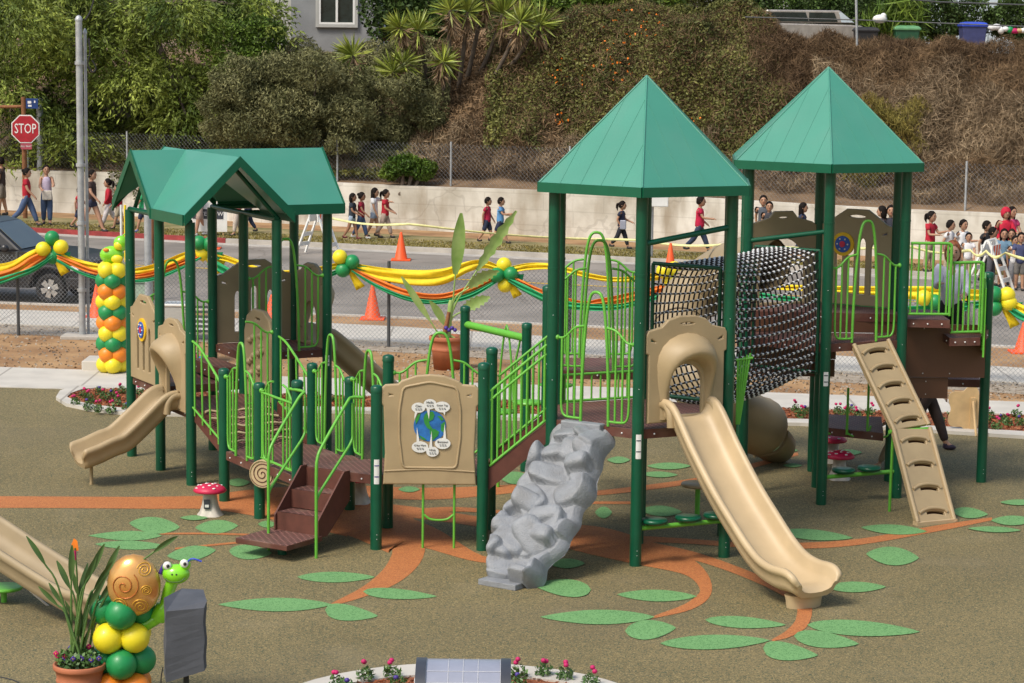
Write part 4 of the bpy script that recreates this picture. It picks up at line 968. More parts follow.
mb = MB(); mb.box((W(4.66,29.1)+W(4.66,30.2))/2+Vector((0,0,1.7)), (.03,1.1,.75), m='brown_panel'); mb.build('riser_panel', parent=PS)
def corner_rail(a, b, za, h, n):
    mb = MB(); T(mb, a, b, [(.03,za+h),(.5,za+h),(.9,za+h),(.965,za+h-.03),(.98,za+h-.1),(.98,za+.05)], .018, n=4); T(mb, a, b, [(.02,za+.07),(.98,za+.07)], .016, n=0)
    for k in range(n): u = .06+.84*k/(n-1); T(mb, a, b, [(u,za+.07),(u,za+h)], .0125, n=0)
    mb.build('guard_rail', parent=PS)
corner_rail(B[1]+Vector((.06,0,0)), W(5.31,28.55), 2.2, .93, 6); corner_rail(W(5.33,28.62), W(5.74,28.74), 1.97, .92, 6); 
pickets(W(5.76,28.78), zz(R1p,0)-Vector((.06,.06,0)), 1.75, 1.75, .92, 7)
mb = MB(); p, q = W(5.76,28.76,1.72), zz(R1p,1.72)-Vector((.07,.07,0)); vs = [p,q,q+Vector((0,0,.85)),p+Vector((0,0,.85))]; vs += [v+Vector((.02,-.02,0)) for v in vs]
mb.add(vs, [(3,2,1,0),(4,5,6,7),(0,1,5,4),(1,2,6,5),(2,3,7,6),(3,0,4,7)], False, 'lime'); mb.build('side_panel', parent=PS)
# --- low rear platform behind B with rails
deck([W(3.95,29.75), W(4.68,29.35), W(4.85,30.6), W(4.05,30.8)], .66)
for x_, D_, zt in ((3.98,29.7,1.85),(4.25,29.55,1.2),(4.5,29.5,1.85)):
    mb = MB(); mb.tube([W(x_,D_,.6),W(x_,D_,zt)], .016, 8, 'lime'); mb.tube(smoothpath([W(x_,D_,.62),W(x_+.1,D_,.58),W(x_+.25,D_,.6),W(x_+.3,D_,.72)],4), .014, 8, 'lime'); mb.build('grab_bar', parent=PS)
# --- stepping pads on low bars
def padbar(a, b, pads, z=.3):
    mb = MB(); mb.tube([zz(a,z),zz(b,z)], .026, 10, 'lime'); o = mb.build('low_bar', parent=PS)
    for f in pads:
        c = LP(a,b,f,z+.07)-Vector((0,.02,0)); mb = MB(); mb.lathe(c, [(.001,-.035),(.10,-.035),(.135,-.02),(.145,.0),(.135,.022),(.06,.026),(.001,.026)], 22, 'post_green'); mb.build('stepping_pad', parent=o)
padbar(A[0], A[1], (.2,.58,.9), .40); padbar(B[0], B[1], (.28,.62), .33)
mb = MB(); p = G(697,521); mb.tube([p, zz(p,.42)], .03, 10, 'lime'); mb.lathe(zz(p,.43), [(.001,-.02),(.19,-.02),(.2,0),(.19,.02),(.001,.02)], 22, 'tan_light'); o = mb.build('stepping_pad', parent=PS); o['label'] = 'round tan stepping pad on a lime post'
# --- leaf climber behind
mb = MB(); mb.tube([zz(LB1,1.78),zz(LB2,1.72)], .05, 12, 'lime'); lc = mb.build('overhead_beam', parent=PS)
for (x_, D_, z_) in ((.22,29.2,1.02),(.55,28.7,1.32),(.8,28.5,1.1),(.3,28.6,.75),(-.15,28.9,.95)):
    mb = MB(); c = W(x_,D_,z_); mb.lathe(c, [(.001,-.02),(.12,-.03),(.2,-.01),(.21,.01),(.1,.03),(.001,.03)], 14, 'lime'); mb.tube([c,c+Vector((0,0,-.1)),zz(c,0)], .02, 8, 'lime'); mb.build('leaf_step', parent=PS)
mb = MB(); T(mb, LB1, LB2, [(.55,.4),(.58,1.2),(.68,1.85),(.78,1.2),(.82,.4)], .014); T(mb, LB1, LB2, [(.9,1.7),(.8,1.2),(.85,.6)], .014); mb.build('grab_bar', parent=PS)
for (pa, pb) in ((A[5],A[0]),):
    pass
# lime curved fin between tower A and the net
mb = MB(); c = A[1]+Vector((.12,.1,0))
for k in range(5):
    u = k/4*.13; mb.tube([zz(c+Vector((u,.1,0)),2.12+.02*k), zz(c+Vector((u*.2,.1,0)),1.42)], .013, 6, 'lime')
mb.tube([zz(c+Vector((-.02,.1,0)),2.12),zz(c+Vector((.16,.1,0)),2.15)], .016, 8, 'lime'); mb.build('curved_guard', parent=PS)
# toy panel on the left under the gabled tower
mb = MB(); c = W(-4.05,30.6,.62); mb.lathe(c, [(.001,-.02),(.2,-.03),(.3,-.01),(.31,.01),(.1,.03),(.001,.03)], 16, 'lime'); mb.build('leaf_step', parent=PS)
# ================================================================== FENCES
def chainlink(name, pts, zb, zt, posts, label, group, cell=.075, r=.0028, postr=.03, pm='galv', toprail=True):
    """pts: world polyline; each segment gets diagonal wires"""
    t = thing(name, zz(pts[0],zb(pts[0]) if callable(zb) else zb), label, 'fence', group)
    mb = MB(); ZB = zb if callable(zb) else (lambda p: zb)
    for a, b in zip(pts, pts[1:]):
        a, b = zz(a,0), zz(b,0); L = (b-a).length; d = (b-a)/L; H = zt-.02
        n = int(L/cell)
        for sgn in (1,-1):
            for k in range(-int(H/cell)-1, n+1):
                x0, x1 = k*cell, k*cell+H; z0, z1 = (0,H) if sgn > 0 else (H,0)
                if x0 < 0: f = -x0/(x1-x0); z0 = z0+(z1-z0)*f; x0 = 0
                if x1 > L: f = (L-x0)/(x1-x0); z1 = z0+(z1-z0)*f; x1 = L
                if x1-x0 < .01: continue
                p, q = a+d*x0, a+d*x1; mb.tube([zz(p,ZB(p)+z0), zz(q,ZB(q)+z1)], r, 3, 'wire', caps=False, smooth=False)
    o = mb.build('mesh_panel', parent=t)
    if toprail:
        mb = MB(); mb.tube([zz(p,ZB(p)+zt) for p in pts], .02, 8, 'galv'); mb.build('top_rail', parent=t)
    for p in posts:
        mb = MB(); mb.tube([zz(p,ZB(p)-.2), zz(p,ZB(p)+zt+.04)], postr, 8, pm); mb.build('post', parent=t)
    return t
fl = pxline([(0,335),(83,338),(386,347),(560,355),(1024,387)])
fpts = [Vector((x, fl(x), 0)) for x in (-9.6,-6,-2.2,1.2,4.5,8,10.5)]
chainlink('chain_link_fence', fpts, 0, 1.5, [zz((x,fl(x)),0) for x in (-9,-2.2,1.0,4.2,7.4,10.2)], 'low chain-link fence with swags hanging on it, running between the playground and the road', None, cell=.08, r=.0032, pm='dkpost', toprail=False)
zwall = lambda p: 1.36
bpts = [Vector((x, wl(x)+.5, 0)) for x in (-16,-12,-8,-4,0,4,8,12,16)]
chainlink('chain_link_fence', bpts, lambda p: 1.38, 1.15, [zz((x,wl(x)+.5),0) for x in (-14.6,-11.4,-8.2,-5,-1.75,1.5,4.75,8,11.2,14.4)], 'chain-link fence standing behind the retaining wall at the foot of the slope', None, cell=.12, r=.0026, toprail=False)
# ================================================================== VEGETATION
def hz(x, y): return hill(x, y)
def surf_pts(n, x0, x1, t0, t1, bias=1.0):
    X = rng.uniform(x0, x1, n); t = t0+(t1-t0)*rng.random(n)**bias
    Y = np.array([wl(a) for a in X])+t; Z = np.array([hill(a,b) for a,b in zip(X,Y)])
    return X, Y, Z, t
def bumps(X, Y, sc, seed=0):
    return (np.sin(X*sc+seed)*np.cos(Y*sc*1.3+seed*2)+np.sin(X*sc*2.3+Y*sc*1.1+seed)*.5+np.sin(X*sc*4.1-Y*sc*3.3)*.25+1.75)/3.5
def pxX(px, D=66): return (px-512)/2350*D
def brushmass(name, px0, px1, t0, t1, n, m, L, wd, thick, label, up=.6, seed=0, zs=1, edge=0, D=66):
    x0, x1 = pxX(px0,D), pxX(px1,D); X, Y, Z, t = surf_pts(n, x0, x1, t0, t1)
    th = thick*(.25+.9*bumps(X,Y,1.1,seed)**1.5); h = rng.random(n)**.45*th
    C = np.stack([X, Y-h*.55, Z+h*.9], 1)
    if edge: keep = rng.random(n) < np.clip(np.minimum(X-x0, x1-X)/edge+.02*rng.normal(size=n), 0, 1)**.5; C = C[keep]
    return tag(leafset(name, C, L, wd, m, up=up, zs=zs), label, name.replace('_',' '), kind='stuff')
brushmass('dry_brush', 320, 1060, 1.0, 2.6, 40000, 'brush_grey', .32, .015, .75, 'pale dry weeds and twigs along the fence at the foot of the slope', up=.9, seed=1)
brushmass('dry_brush', 740, 1060, 1.6, 7.8, 125000, 'brush', .32, .013, 1.0, 'dark brown dead brush covering the right half of the slope', up=.55, seed=2, edge=.6)
brushmass('dry_brush', 400, 560, 1.0, 6.2, 22000, 'brush', .24, .028, .7, 'brown dead brush and bare twigs below the yuccas', up=.2, seed=7)
brushmass('ivy', 480, 775, 1.8, 8.6, 120000, 'leaf_ivy', .105, .05, 1.0, 'green and brown trailing shrub mass with orange flowers on the middle of the slope', up=.3, seed=3, edge=.8)
brushmass('dry_brush', 500, 790, 1.6, 7.6, 60000, 'brush', .30, .014, 1.0, 'brown twigs showing through the green growth in the middle of the slope', up=.3, seed=3)
brushmass('ground_ivy', 215, 445, 1.6, 6.5, 60000, 'leaf_bush', .12, .035, .9, 'grey-green growth covering the slope around the large bush', up=.4, seed=6)
brushmass('ground_ivy', -40, 420, .6, 3.5, 26000, 'leaf_ivy', .15, .07, .6, 'dark creeping growth behind the wall below the big tree', up=.1, seed=5)
brushmass('dry_brush', 800, 1060, 2.0, 5.4, 52000, 'brush_grey', .36, .013, 1.05, 'greyish tangled twigs on the lower right of the slope', up=.5, seed=9)
C = []
for (px, py, r_) in ((600,40,40),(580,62,22),(560,72,16),(640,20,30),(690,60,18),(615,70,20),(660,110,10),(690,120,8),(560,120,10)):
    for k in range(int(r_*.7)):
        q = (px+random.gauss(0,r_*.6), py+random.gauss(0,r_*.35)); x = pxX(q[0],69)
        # march the ray onto the planted slope
        d = ray(*q); s_ = 55
        while s_ < 90:
            p = CAM+d*s_
            if p.z < hill(p.x,p.y)+.75: break
            s_ += .15
        if s_ < 89: C.append(tuple(CAM+d*(s_-.15)))
C = np.array(C); tag(leafset('orange_blossom', np.repeat(C,2,0)+rng.normal(size=(2*len(C),3))*.02, .065, .055, 'fl_orange'), 'small orange blossoms scattered over the trailing shrubs', 'flowers', kind='stuff')
def cloud_in(c, r, n, hollow=.55):
    d = rng.normal(size=(n,3)); d /= np.linalg.norm(d,axis=1,keepdims=True); q = (hollow**3+(1-hollow**3)*rng.random((n,1)))**(1/3)
    return np.array(c)+d*q*np.array(r)
def tree_trunk(t, base, top, r, limbs):
    mb = MB(); mb.tube(smoothpath([base, (Vector(base)+Vector(top))/2+Vector((.15,.1,0)), top],5), [r*(1-.5*i/10) for i in range(11)], 10, 'bark'); tr = mb.build('trunk', parent=t)
    for l in limbs:
        mb = MB(); m_p = (Vector(top)+Vector(l))/2+Vector((0,0,.3)); mb.tube(smoothpath([top,m_p,l],5), [r*.45*(1-.75*i/10) for i in range(11)], 7, 'bark'); mb.build('limb', parent=tr)
def spray_cloud(n, L, droop, per, spread, centers, radii, hollow=.6):
    """drooping sprays of narrow leaves on ellipsoid clumps"""
    CC, AA, BB = [], [], []
    tot = sum(r[0]*r[2] for r in radii)
    for c, r in zip(centers, radii):
        k = max(8, int(n*r[0]*r[2]/tot)); P = cloud_in(c, r, k, hollow); D = (P-np.array(c))/np.array(r); D[:,2] = D[:,2]*.3-droop; D += rng.normal(size=D.shape)*.25
        D /= np.linalg.norm(D,axis=1,keepdims=True)
        for j in range(per):
            s = j/per; pos = P+D*L*s; pos[:,2] -= droop*L*s*s*.8
            a = D+rng.normal(size=D.shape)*.55; a[:,2] -= .25; a /= np.linalg.norm(a,axis=1,keepdims=True)
            CC.append(pos+rng.normal(size=pos.shape)*spread); AA.append(a); BB.append(perp(a))
    return np.concatenate(CC), np.concatenate(AA), np.concatenate(BB)
# big tree on the left
tb = Vector((-11.5, 72.6, 3)); tb.z = hill(tb.x,tb.y)-.2; bt = thing('drooping_tree', tb, 'big light-green tree with drooping feathery foliage in the upper left', 'tree')
cs, rs_ = [], []
rt = random.Random(3)
for (px, py, rr_) in ((20,20,2.2),(70,10,2.2),(120,30,2.0),(170,15,2.1),(215,45,1.9),(240,15,1.2),(40,70,2.0),(95,75,1.9),(150,80,2.0),(200,95,1.7),(20,115,1.8),(70,125,1.7),(120,128,1.7),(170,125,1.6),(235,78,1.3),(0,60,2.0),(10,150,1.1),(60,152,1.0),(200,135,1.1),(140,150,1.0)):
    for q_ in range(3):
        p = AT(px+rt.gauss(0,19), py+rt.gauss(0,15), 71.2+rt.uniform(-1.8,1.8)); k_ = rt.uniform(.42,.68); cs.append(tuple(p)); rs_.append((rr_*k_, rr_*k_, rr_*k_*.42))
Cc, Aa, Bb = spray_cloud(5600, .8, .22, 15, .045, cs, rs_, .35)
s = rng.uniform(.6,1.3,(len(Cc),1)); quads('foliage', Cc, Aa*.085*s, Bb*.024*s, 'leaf_tree', bt)
tree_trunk(bt, tb, tb+Vector((0,0,3.2)), .35, [Vector(c) for c in cs[::5]])
def bush(name, blobs, D, n, m, L, wd, label, cat='bush', group=None, up=.2, hollow=.7, stems=5, flat=.85):
    cs = [(AT(px,py,D+dd), r_) for px, py, r_, dd in blobs]; base = Vector((sum(c[0].x for c in cs)/len(cs), D, 0)); base.z = hill(base.x, base.y)
    t = thing(name, base, label, cat, group); tot = sum(r_**2 for _, r_ in cs); C = []
    for c, r_ in cs: C.append(cloud_in(c, (r_*1.15,r_*.9,r_*flat), int(n*r_*r_/tot), hollow))
    C = np.concatenate(C); f_ = min(1., np.mean([r_ for _, r_ in cs])); C = C+f_*.13*np.stack([np.sin(C[:,2]*7+C[:,0]*3),np.sin(C[:,0]*6),np.sin(C[:,0]*5.3+C[:,2]*4)+np.sin(C[:,0]*13+C[:,1]*9)*.6],1); leafset('foliage', C, L, wd, m, up=up, parent=t)
    mb = MB()
    for k in range(stems):
        c = cs[k%len(cs)][0]; mb.tube([base+Vector((random.uniform(-.2,.2),0,-.2)), (base+c)/2+Vector((random.uniform(-.2,.2),0,.1)), c], [.06,.045,.02], 6, 'bark')
    mb.build('stems', parent=t); return t
bl = []
for (px, py, r_) in ((250,75,1.0),(290,70,1.0),(330,70,.95),(365,80,.85),(395,92,.7),(420,105,.6),(240,105,1.0),(280,105,1.1),(320,110,1.1),(360,118,.95),(395,128,.75),(225,130,.8),(260,135,.9),(300,140,.8),(340,142,.6),(430,125,.5),(225,85,.8)):
    for q_ in range(2): bl.append((px+random.gauss(0,8),py+random.gauss(0,5),r_*.78,random.uniform(-.9,.8)))
bush('grey_green_bush', bl, 67.2, 80000, 'leaf_bush', .12, .032, 'large grey-green bush filling the slope below the grey house', hollow=.5, up=.5, flat=.7)
bush('gold_bush', [(895,130,.75,0),(875,112,.5,0),(910,115,.5,.2),(880,165,.8,-.3),(862,178,.55,-.4),(900,150,.7,-.2)], 61.0, 15000, 'leaf_gold', .2, .016, 'yellow-green feathery bush beside the right tower roof on the slope', hollow=.3, up=1.2)
bush('small_green_bush', [(405,165,.4,0),(425,170,.32,0),(390,172,.28,.1)], 65.3, 4500, 'leaf_bright', .12, .05, 'small bright green bush behind the chain-link fence', hollow=.4)
0 and bush('small_green_bush', [(965,155,.22,0),(975,150,.2,0),(958,160,.2,0)], 59.5, 900, 'leaf_bright', .12, .05, 'tiny green sapling among grey twigs on the right slope', hollow=.2)
# hilltop hedges and backdrop greenery
hd = [('hedge', [(765,10,.9,0),(800,5,1,0),(745,12,.7,0)], 73, 'clipped dark hedge at the hilltop behind the parked pickup, leftmost'),
      ('hedge', [(825,8,1.0,0),(865,6,1.1,0),(850,22,.9,0),(820,20,.8,0)], 73, 'clipped dark hedge at the hilltop behind the black bin'),
      ('hedge', [(922,14,.9,0),(945,12,1,0),(965,18,.7,0),(935,26,.8,0)], 73, 'rounded hedge at the hilltop behind the green bin'),
      ('hedge', [(1020,20,.9,0),(1010,22,.7,0),(1035,15,.9,0)], 73, 'hedge at the far right of the hilltop beside the railing')]
for nm, b_, D_, lb in hd: bush(nm, b_, D_, 12000, 'leaf_hedge', .1, .06, lb, 'hedge', 'hedges along the hilltop', hollow=.75)
bush('leafy_shrub', [(575,10,1.2,0),(600,5,1.2,.5),(560,30,.8,-.3),(640,0,1.3,.5),(550,60,.7,-1),(585,25,.9,0),(545,95,.5,-1.5)], 70.5, 26000, 'leaf_bright', .15, .07, 'bright green leafy shrub at the top of the slope beside the yuccas', hollow=.6)
bush('leafy_shrub', [(400,15,1.1,2),(430,10,1.4,2),(470,15,1.5,2),(510,10,1.5,2),(540,35,1.1,1),(500,55,1.1,1),(460,60,.9,1.2)], 71, 30000, 'leaf_hedge', .15, .08, 'dark green shrubbery growing behind the yuccas', hollow=.6)
bush('leafy_shrub', [(690,0,1.3,1),(735,-4,1.2,1),(670,8,1.0,1)], 73, 14000, 'leaf_ivy', .15, .06, 'pale green shrub at the crest of the slope left of the hedges', hollow=.6)
bush('leafy_shrub', [(250,70,.9,0),(235,45,1,.4),(265,95,.6,-.6),(262,35,.7,.5)], 70.2, 12000, 'leaf_bright', .13, .05, 'light green shrub between the big tree and the grey house', hollow=.5)
bush('strappy_plant', [(895,22,.75,0),(905,10,.6,0),(880,25,.5,0)], 70, 900, 'leaf_bright', .9, .05, 'light green strap-leaved plant between the two hilltop hedges', 'plant', up=1.3, hollow=.1)
# yuccas
def yucca_head(t, c, r, tilt, dead=True):
    r *= 1.25
    c = Vector(c); n = 95; A = rnd_dirs(n, .35); tl = np.array(tilt); A = A+tl; A /= np.linalg.norm(A,axis=1,keepdims=True)
    L = r*rng.uniform(.8,1.1,(n,1)); B = perp(A); Cn = np.array(c)+A*L*.5
    quads('leaf_rosette', Cn, A*L*.5, B*.028, 'yucca', t)
    if dead:
        n = 110; A = rnd_dirs(n,-1.4); L = r*rng.uniform(.5,.9,(n,1)); P = np.array(c)+np.array([0,0,-1.])*rng.random((n,1))*r*.6-tl*.4*rng.random((n,1)); B = perp(A)
        quads('dead_leaf_skirt', P+A*L*.4, A*L*.45, B*.025, 'yucca_dead', t)
YH = [(353,55,.55,(-.4,0,.3)),(393,72,.62,(-.3,0,0)),(403,63,.6,(.2,0,-.1)),(418,30,.6,(0,0,.3)),(443,62,.5,(.3,0,0)),(450,10,.6,(-.2,0,.4)),(468,12,.55,(.2,0,.4)),(503,14,.65,(0,0,.4)),(520,22,.6,(.4,0,.2)),(540,24,.6,(.2,0,0)),(400,28,.5,(-.5,0,.1)),(484,-4,.6,(0,0,.5))]
for i, (px, py, r_, tl) in enumerate(YH):
    D_ = 67.6+.25*(i%4); c = AT(px,py,D_); bx = pxX((px+440)/2,D_); base = Vector((bx, D_+.7, 0)); base.z = hill(base.x, base.y)-.1
    side_ = 'leaning left over the grey-green bush' if px < 400 else ('high against the shrubbery' if py < 20 else ('hanging low over the slope' if py > 55 else 'at the crest of the slope'))
    nmw = ['leftmost','second from left','third from left','fourth from left','fifth from left','sixth from left','seventh from left','eighth from left','ninth from left','tenth from left','eleventh from left','rightmost']
    rank = sorted(YH, key=lambda q: q[0]).index(YH[i])
    t = thing('yucca', base, 'spiky yucca with brown skirt, %s of those on the slope' % nmw[rank], 'yucca', 'yuccas on the slope')
    yucca_head(t, c, r_, tl)
    mb = MB(); mb.tube(smoothpath([base, base.lerp(c,.5)+Vector((0,0,-.15)), c], 4), [.07,.07,.065,.065,.06,.06,.06,.06,.05], 8, 'bark'); mb.build('trunk', parent=t)
# creeper hanging over the wall
n = 700; X = rng.uniform(pxX(100,68), pxX(160,68), n); dz = rng.random(n)**1.5*.95
C = np.stack([X, np.array([wl(a) for a in X])-.06-rng.random(n)*.06, 1.42-dz*(.5+.5*np.sin(X*5)**2)], 1)
tag(leafset('hanging_creeper', C, .09, .05, 'leaf_ivy'), 'straggly creeper hanging down over the wall behind the walkers', 'creeper', kind='stuff')
# ================================================================== HILLTOP
def wallbox(t, name, p0, p1, z0, z1, th, m):
    mb = MB(); a, b = zz(p0,0), zz(p1,0); x = (b-a).normalized(); y = Vector((-x.y,x.x,0)); vs = [a,b,b+y*th,a+y*th]
    mb.prism([(v.x,v.y) for v in vs], z0, z1, m); return mb.build(name, parent=t)
Hd = 76
p0, p1 = AT(291,60,Hd), AT(378,60,Hd); zg = 3.5
gh = thing('grey_house', zz((p0+p1)/2, zg), 'grey stucco house with a white sliding window at the top of the slope', 'house')
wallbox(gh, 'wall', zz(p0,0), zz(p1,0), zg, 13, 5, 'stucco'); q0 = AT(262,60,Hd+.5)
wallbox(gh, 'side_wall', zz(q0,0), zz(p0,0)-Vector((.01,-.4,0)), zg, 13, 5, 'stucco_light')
wa, wb = AT(319,24,Hd-.02), AT(355,-14,Hd-.02)
def framebox(t, name, a, b, fr, dep, m, y):
    mb = MB(); x0, x1, z0, z1 = min(a.x,b.x), max(a.x,b.x), min(a.z,b.z), max(a.z,b.z)
    mb.box(((x0+x1)/2,y,z0-fr/2),(x1-x0+2*fr,dep,fr),m=m); mb.box(((x0+x1)/2,y,z1+fr/2),(x1-x0+2*fr,dep,fr),m=m)
    mb.box((x0-fr/2,y,(z0+z1)/2),(fr,dep,z1-z0),m=m); mb.box((x1+fr/2,y,(z0+z1)/2),(fr,dep,z1-z0),m=m); return mb.build(name, parent=t)
wn = framebox(gh, 'window', wa, wb, .1, .12, 'stucco_light', Hd-.06)
f2 = framebox(wn, 'frame', wa+Vector((.06,0,.06)), wb-Vector((.06,0,.06)), .06, .06, 'white', Hd-.08)
mb = MB(); xm = (wa.x+wb.x)/2; mb.box((xm,Hd-.09,(wa.z+wb.z)/2),(.07,.05,wb.z-wa.z-.12),m='white'); mb.build('mullion', parent=wn)
mb = MB(); mb.box((xm,Hd-.03,(wa.z+wb.z)/2),(wb.x-wa.x-.1,.02,wb.z-wa.z-.1),m='glass_dark'); mb.build('pane', parent=wn)
# cream building sliver and ambulance-like vehicle behind the yuccas
p0, p1 = AT(386,40,82), AT(425,40,82); ch = thing('cream_house', zz(p0,4), 'cream wall of a house glimpsed between the grey house and the yuccas', 'house'); m_('cream', (.55,.46,.30), .9); wallbox(ch, 'wall', zz(p0,0), zz(p1,0), 4, 9.5, 3, 'cream')
mb = MB(); mb.box(((p0.x+.35),81.97,AT(386,20,82).z),(.45,.04,1.6),m='rust'); mb.build('door', parent=ch)
v0 = AT(392,55,78); van = thing('white_van', zz(v0,5), 'white vehicle with a red stripe half hidden behind the yuccas', 'van')
zt_ = AT(392,24,78).z; zb_ = AT(392,50,78).z
mb = MB(); mb.prism([(v0.x-.6,78),(v0.x+1.2,78),(v0.x+1.2,80),(v0.x-.6,80)], zb_, zt_, 'white'); mb.build('body', parent=van, bevel=.12)
mb = MB(); zs_ = AT(392,39,78).z; mb.prism([(v0.x-.61,77.99),(v0.x+1.0,77.99),(v0.x+1.0,78.0),(v0.x-.61,78.0)], zs_-.06, zs_+.06, 'sign_red'); mb.build('stripe', parent=van)
mb = MB(); mb.prism([(v0.x-.4,77.985),(v0.x+.9,77.985),(v0.x+.9,78.0),(v0.x-.4,78.0)], zs_+.2, zt_-.12, 'glass_dark'); mb.build('window', parent=van)
# pale blue house on the right
p0, p1 = AT(928,15,84), AT(1040,15,84); bh = thing('blue_house', zz(p0,4), 'pale blue-grey wall of a building behind the bins at the far upper right', 'house'); wallbox(bh, 'wall', zz(p0,0), zz(p1,0), 4, 12, 3, 'blue_wall')
mb = MB(); 
for k in range(8): z = AT(950,22,84).z+k*.35; mb.box(((p0.x+p1.x)/2,83.98,z),(p1.x-p0.x,.02,.02),m='stucco_light')
mb.build('siding_line', parent=bh)
p0, p1 = AT(600,0,86), AT(790,0,86); 
wh = thing('white_house', zz(p0,4), 'pale house wall glimpsed above the crest behind the shrubs', 'house'); wallbox(wh, 'wall', zz(p0,0), zz(p1,0), 4, 12, 3, 'stucco_light')
# backdrop row of trees
for i, px in enumerate((-40,60,160,260,340,420,500,580,660,740,820,900,1080)):
    bush('far_tree', [(px+random.uniform(-25,25),-8+random.uniform(-8,8),2.0,0),(px+50,-22,2.0,1),(px,-45,2,0)], 88+random.uniform(-1,3), 7000, 'leaf_hedge', .22, .12, 'dark tree behind the hilltop houses, %s from left' % ['first','second','third','fourth','fifth','sixth','seventh','eighth','ninth','tenth','eleventh','twelfth','thirteenth'][i], 'tree', 'trees behind the hilltop', hollow=.5)
# railing beside bins
hy = 74.5; a, b = AT(972,26,hy), AT(1005,26,hy); ra = thing('metal_railing', zz(a,a.z-.6), 'dark metal railing beside the blue bin at the hilltop', 'railing')
mb = MB(); zt_ = AT(985,15.5,hy).z; mb.tube([zz(a,zt_),zz(b,zt_)],.03,6,'dkpost')
for k in range(9): p = a.lerp(b,k/8); mb.tube([zz(p,zt_-1.2),zz(p,zt_)],.012,5,'dkpost')
mb.build('rails', parent=ra)
# parked pickup on the hill
def hilltop_car():
    Y = 70.5; a, b = AT(778,40,Y), AT(868,45,Y); z_top = AT(810,10,Y).z; z_belt = AT(810,23,Y).z; zb_ = 5.0-.2
    m_('car_silver', (.36,.33,.30), .35, metal=.3, coat=.5)
    t = thing('parked_pickup', zz((a+b)/2, zb_), 'silver-beige old pickup truck with camper windows parked on the hilltop behind the brush', 'pickup')
    L = b.x-a.x; X0 = a.x
    def pr(pts, y0, y1, m, name, parent=t, bev=.04):
        mb = MB(); n = len(pts); vs = [(x,y0,z) for x,z in pts]+[(x,y1,z) for x,z in pts]
        mb.add(vs, [tuple(range(n)), tuple(range(n,2*n))[::-1]]+[(i,n+i,n+(i+1)%n,(i+1)%n) for i in range(n)], False, m); return mb.build(name, parent=parent, bevel=bev)
    pr([(X0-.6,zb_+.35),(X0-.6,z_belt),(X0+L*.8,z_belt-.04),(X0+L*1.25,z_belt-.14),(X0+L*1.27,zb_+.35)], Y, Y+1.7, 'car_silver', 'body')
    pr([(X0-.5,z_belt),(X0-.35,z_top),(X0+L*.68,z_top),(X0+L*.86,z_belt)], Y+.08, Y+1.6, 'car_silver', 'cab')
    for f0, f1 in ((-.1,.3),(.34,.62)):
        pr([(X0+L*f0,z_belt+.04),(X0+L*f0,z_top-.07),(X0+L*f1,z_top-.07),(X0+L*(f1+.04),z_belt+.04)], Y+.06, Y+.079, 'glass_dark', 'window', bev=0)
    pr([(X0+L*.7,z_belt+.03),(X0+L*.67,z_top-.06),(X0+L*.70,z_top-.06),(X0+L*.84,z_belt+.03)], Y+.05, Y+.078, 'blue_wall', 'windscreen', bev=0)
    for f in (.05,.98):
        mb = MB(); c = Vector((X0+L*f,Y-.02,zb_+.32)); mb.tube([c,c+Vector((0,.22,0))],.32,18,'tyre'); w_ = mb.build('wheel', parent=t); mb = MB(); mb.tube([c-Vector((0,.01,0)),c],.18,14,'chrome'); mb.build('rim', parent=w_)
hilltop_car()
def wheelie(px, py_top, D_, m, lid, label, wpx=28):
    c = AT(px,py_top+5,D_); z0 = c.z-1.08; s_ = wpx/2350*D_/2; t = thing('wheelie_bin', (c.x,c.y,z0), label, 'wheelie bin', 'bins on the hilltop')
    mb = MB(); fr = [(Vector((c.x,c.y,z0+z)),Vector((1,0,0)),Vector((0,1,0)),[(sx*s_*k,sy*s_*k) for sx,sy in ((-1,-1),(1,-1),(1,1),(-1,1))]) for z,k in ((.08,.74),(.95,.92))]; mb.sweep(fr,None,m,smooth=False); mb.build('body', parent=t, bevel=.03)
    mb = MB(); fr = [(Vector((c.x,c.y,z0+z)),Vector((1,0,0)),Vector((0,1,0)),[(sx*s_*k,sy*s_*k) for sx,sy in ((-1,-1),(1,-1),(1,1),(-1,1))]) for z,k in ((.95,1.0),(1.0,1.02),(1.06,.85),(1.085,.5))]; mb.sweep(fr,None,lid,smooth=False); mb.build('lid', parent=t, bevel=.02)
    for sx in (-1,1): mb = MB(); mb.tube([(c.x+sx*s_*.7-.03,c.y+s_*.8,z0+.1),(c.x+sx*s_*.7+.03,c.y+s_*.8,z0+.1)],.1,12,'tyre'); mb.build('wheel', parent=t)
m_('bin_green',(.02,.09,.045),.5); m_('bin_greenlid',(.12,.30,.14),.4); m_('bin_blue',(.05,.06,.17),.5); m_('bin_bluelid',(.03,.07,.52),.4)
wheelie(866,22,69.5,'black','black','black bin with a white bag on it at the hilltop',24); wheelie(906,20.5,69.5,'bin_green','bin_greenlid','green bin with a pale green lid at the hilltop',26); wheelie(973,17,69.5,'bin_blue','bin_bluelid','blue bin with a bright blue lid at the hilltop',26)
mb = MB(); c = AT(880,19,69.4); mb.ball(c,(.22,.15,.13),8,6,'white'); mb.ball(c+Vector((.1,0,.08)),(.1,.1,.1),6,5,'white'); solo(mb,'rubbish_bag','crumpled white bag lying on the black bin','bag',org=c-Vector((0,0,.13)))
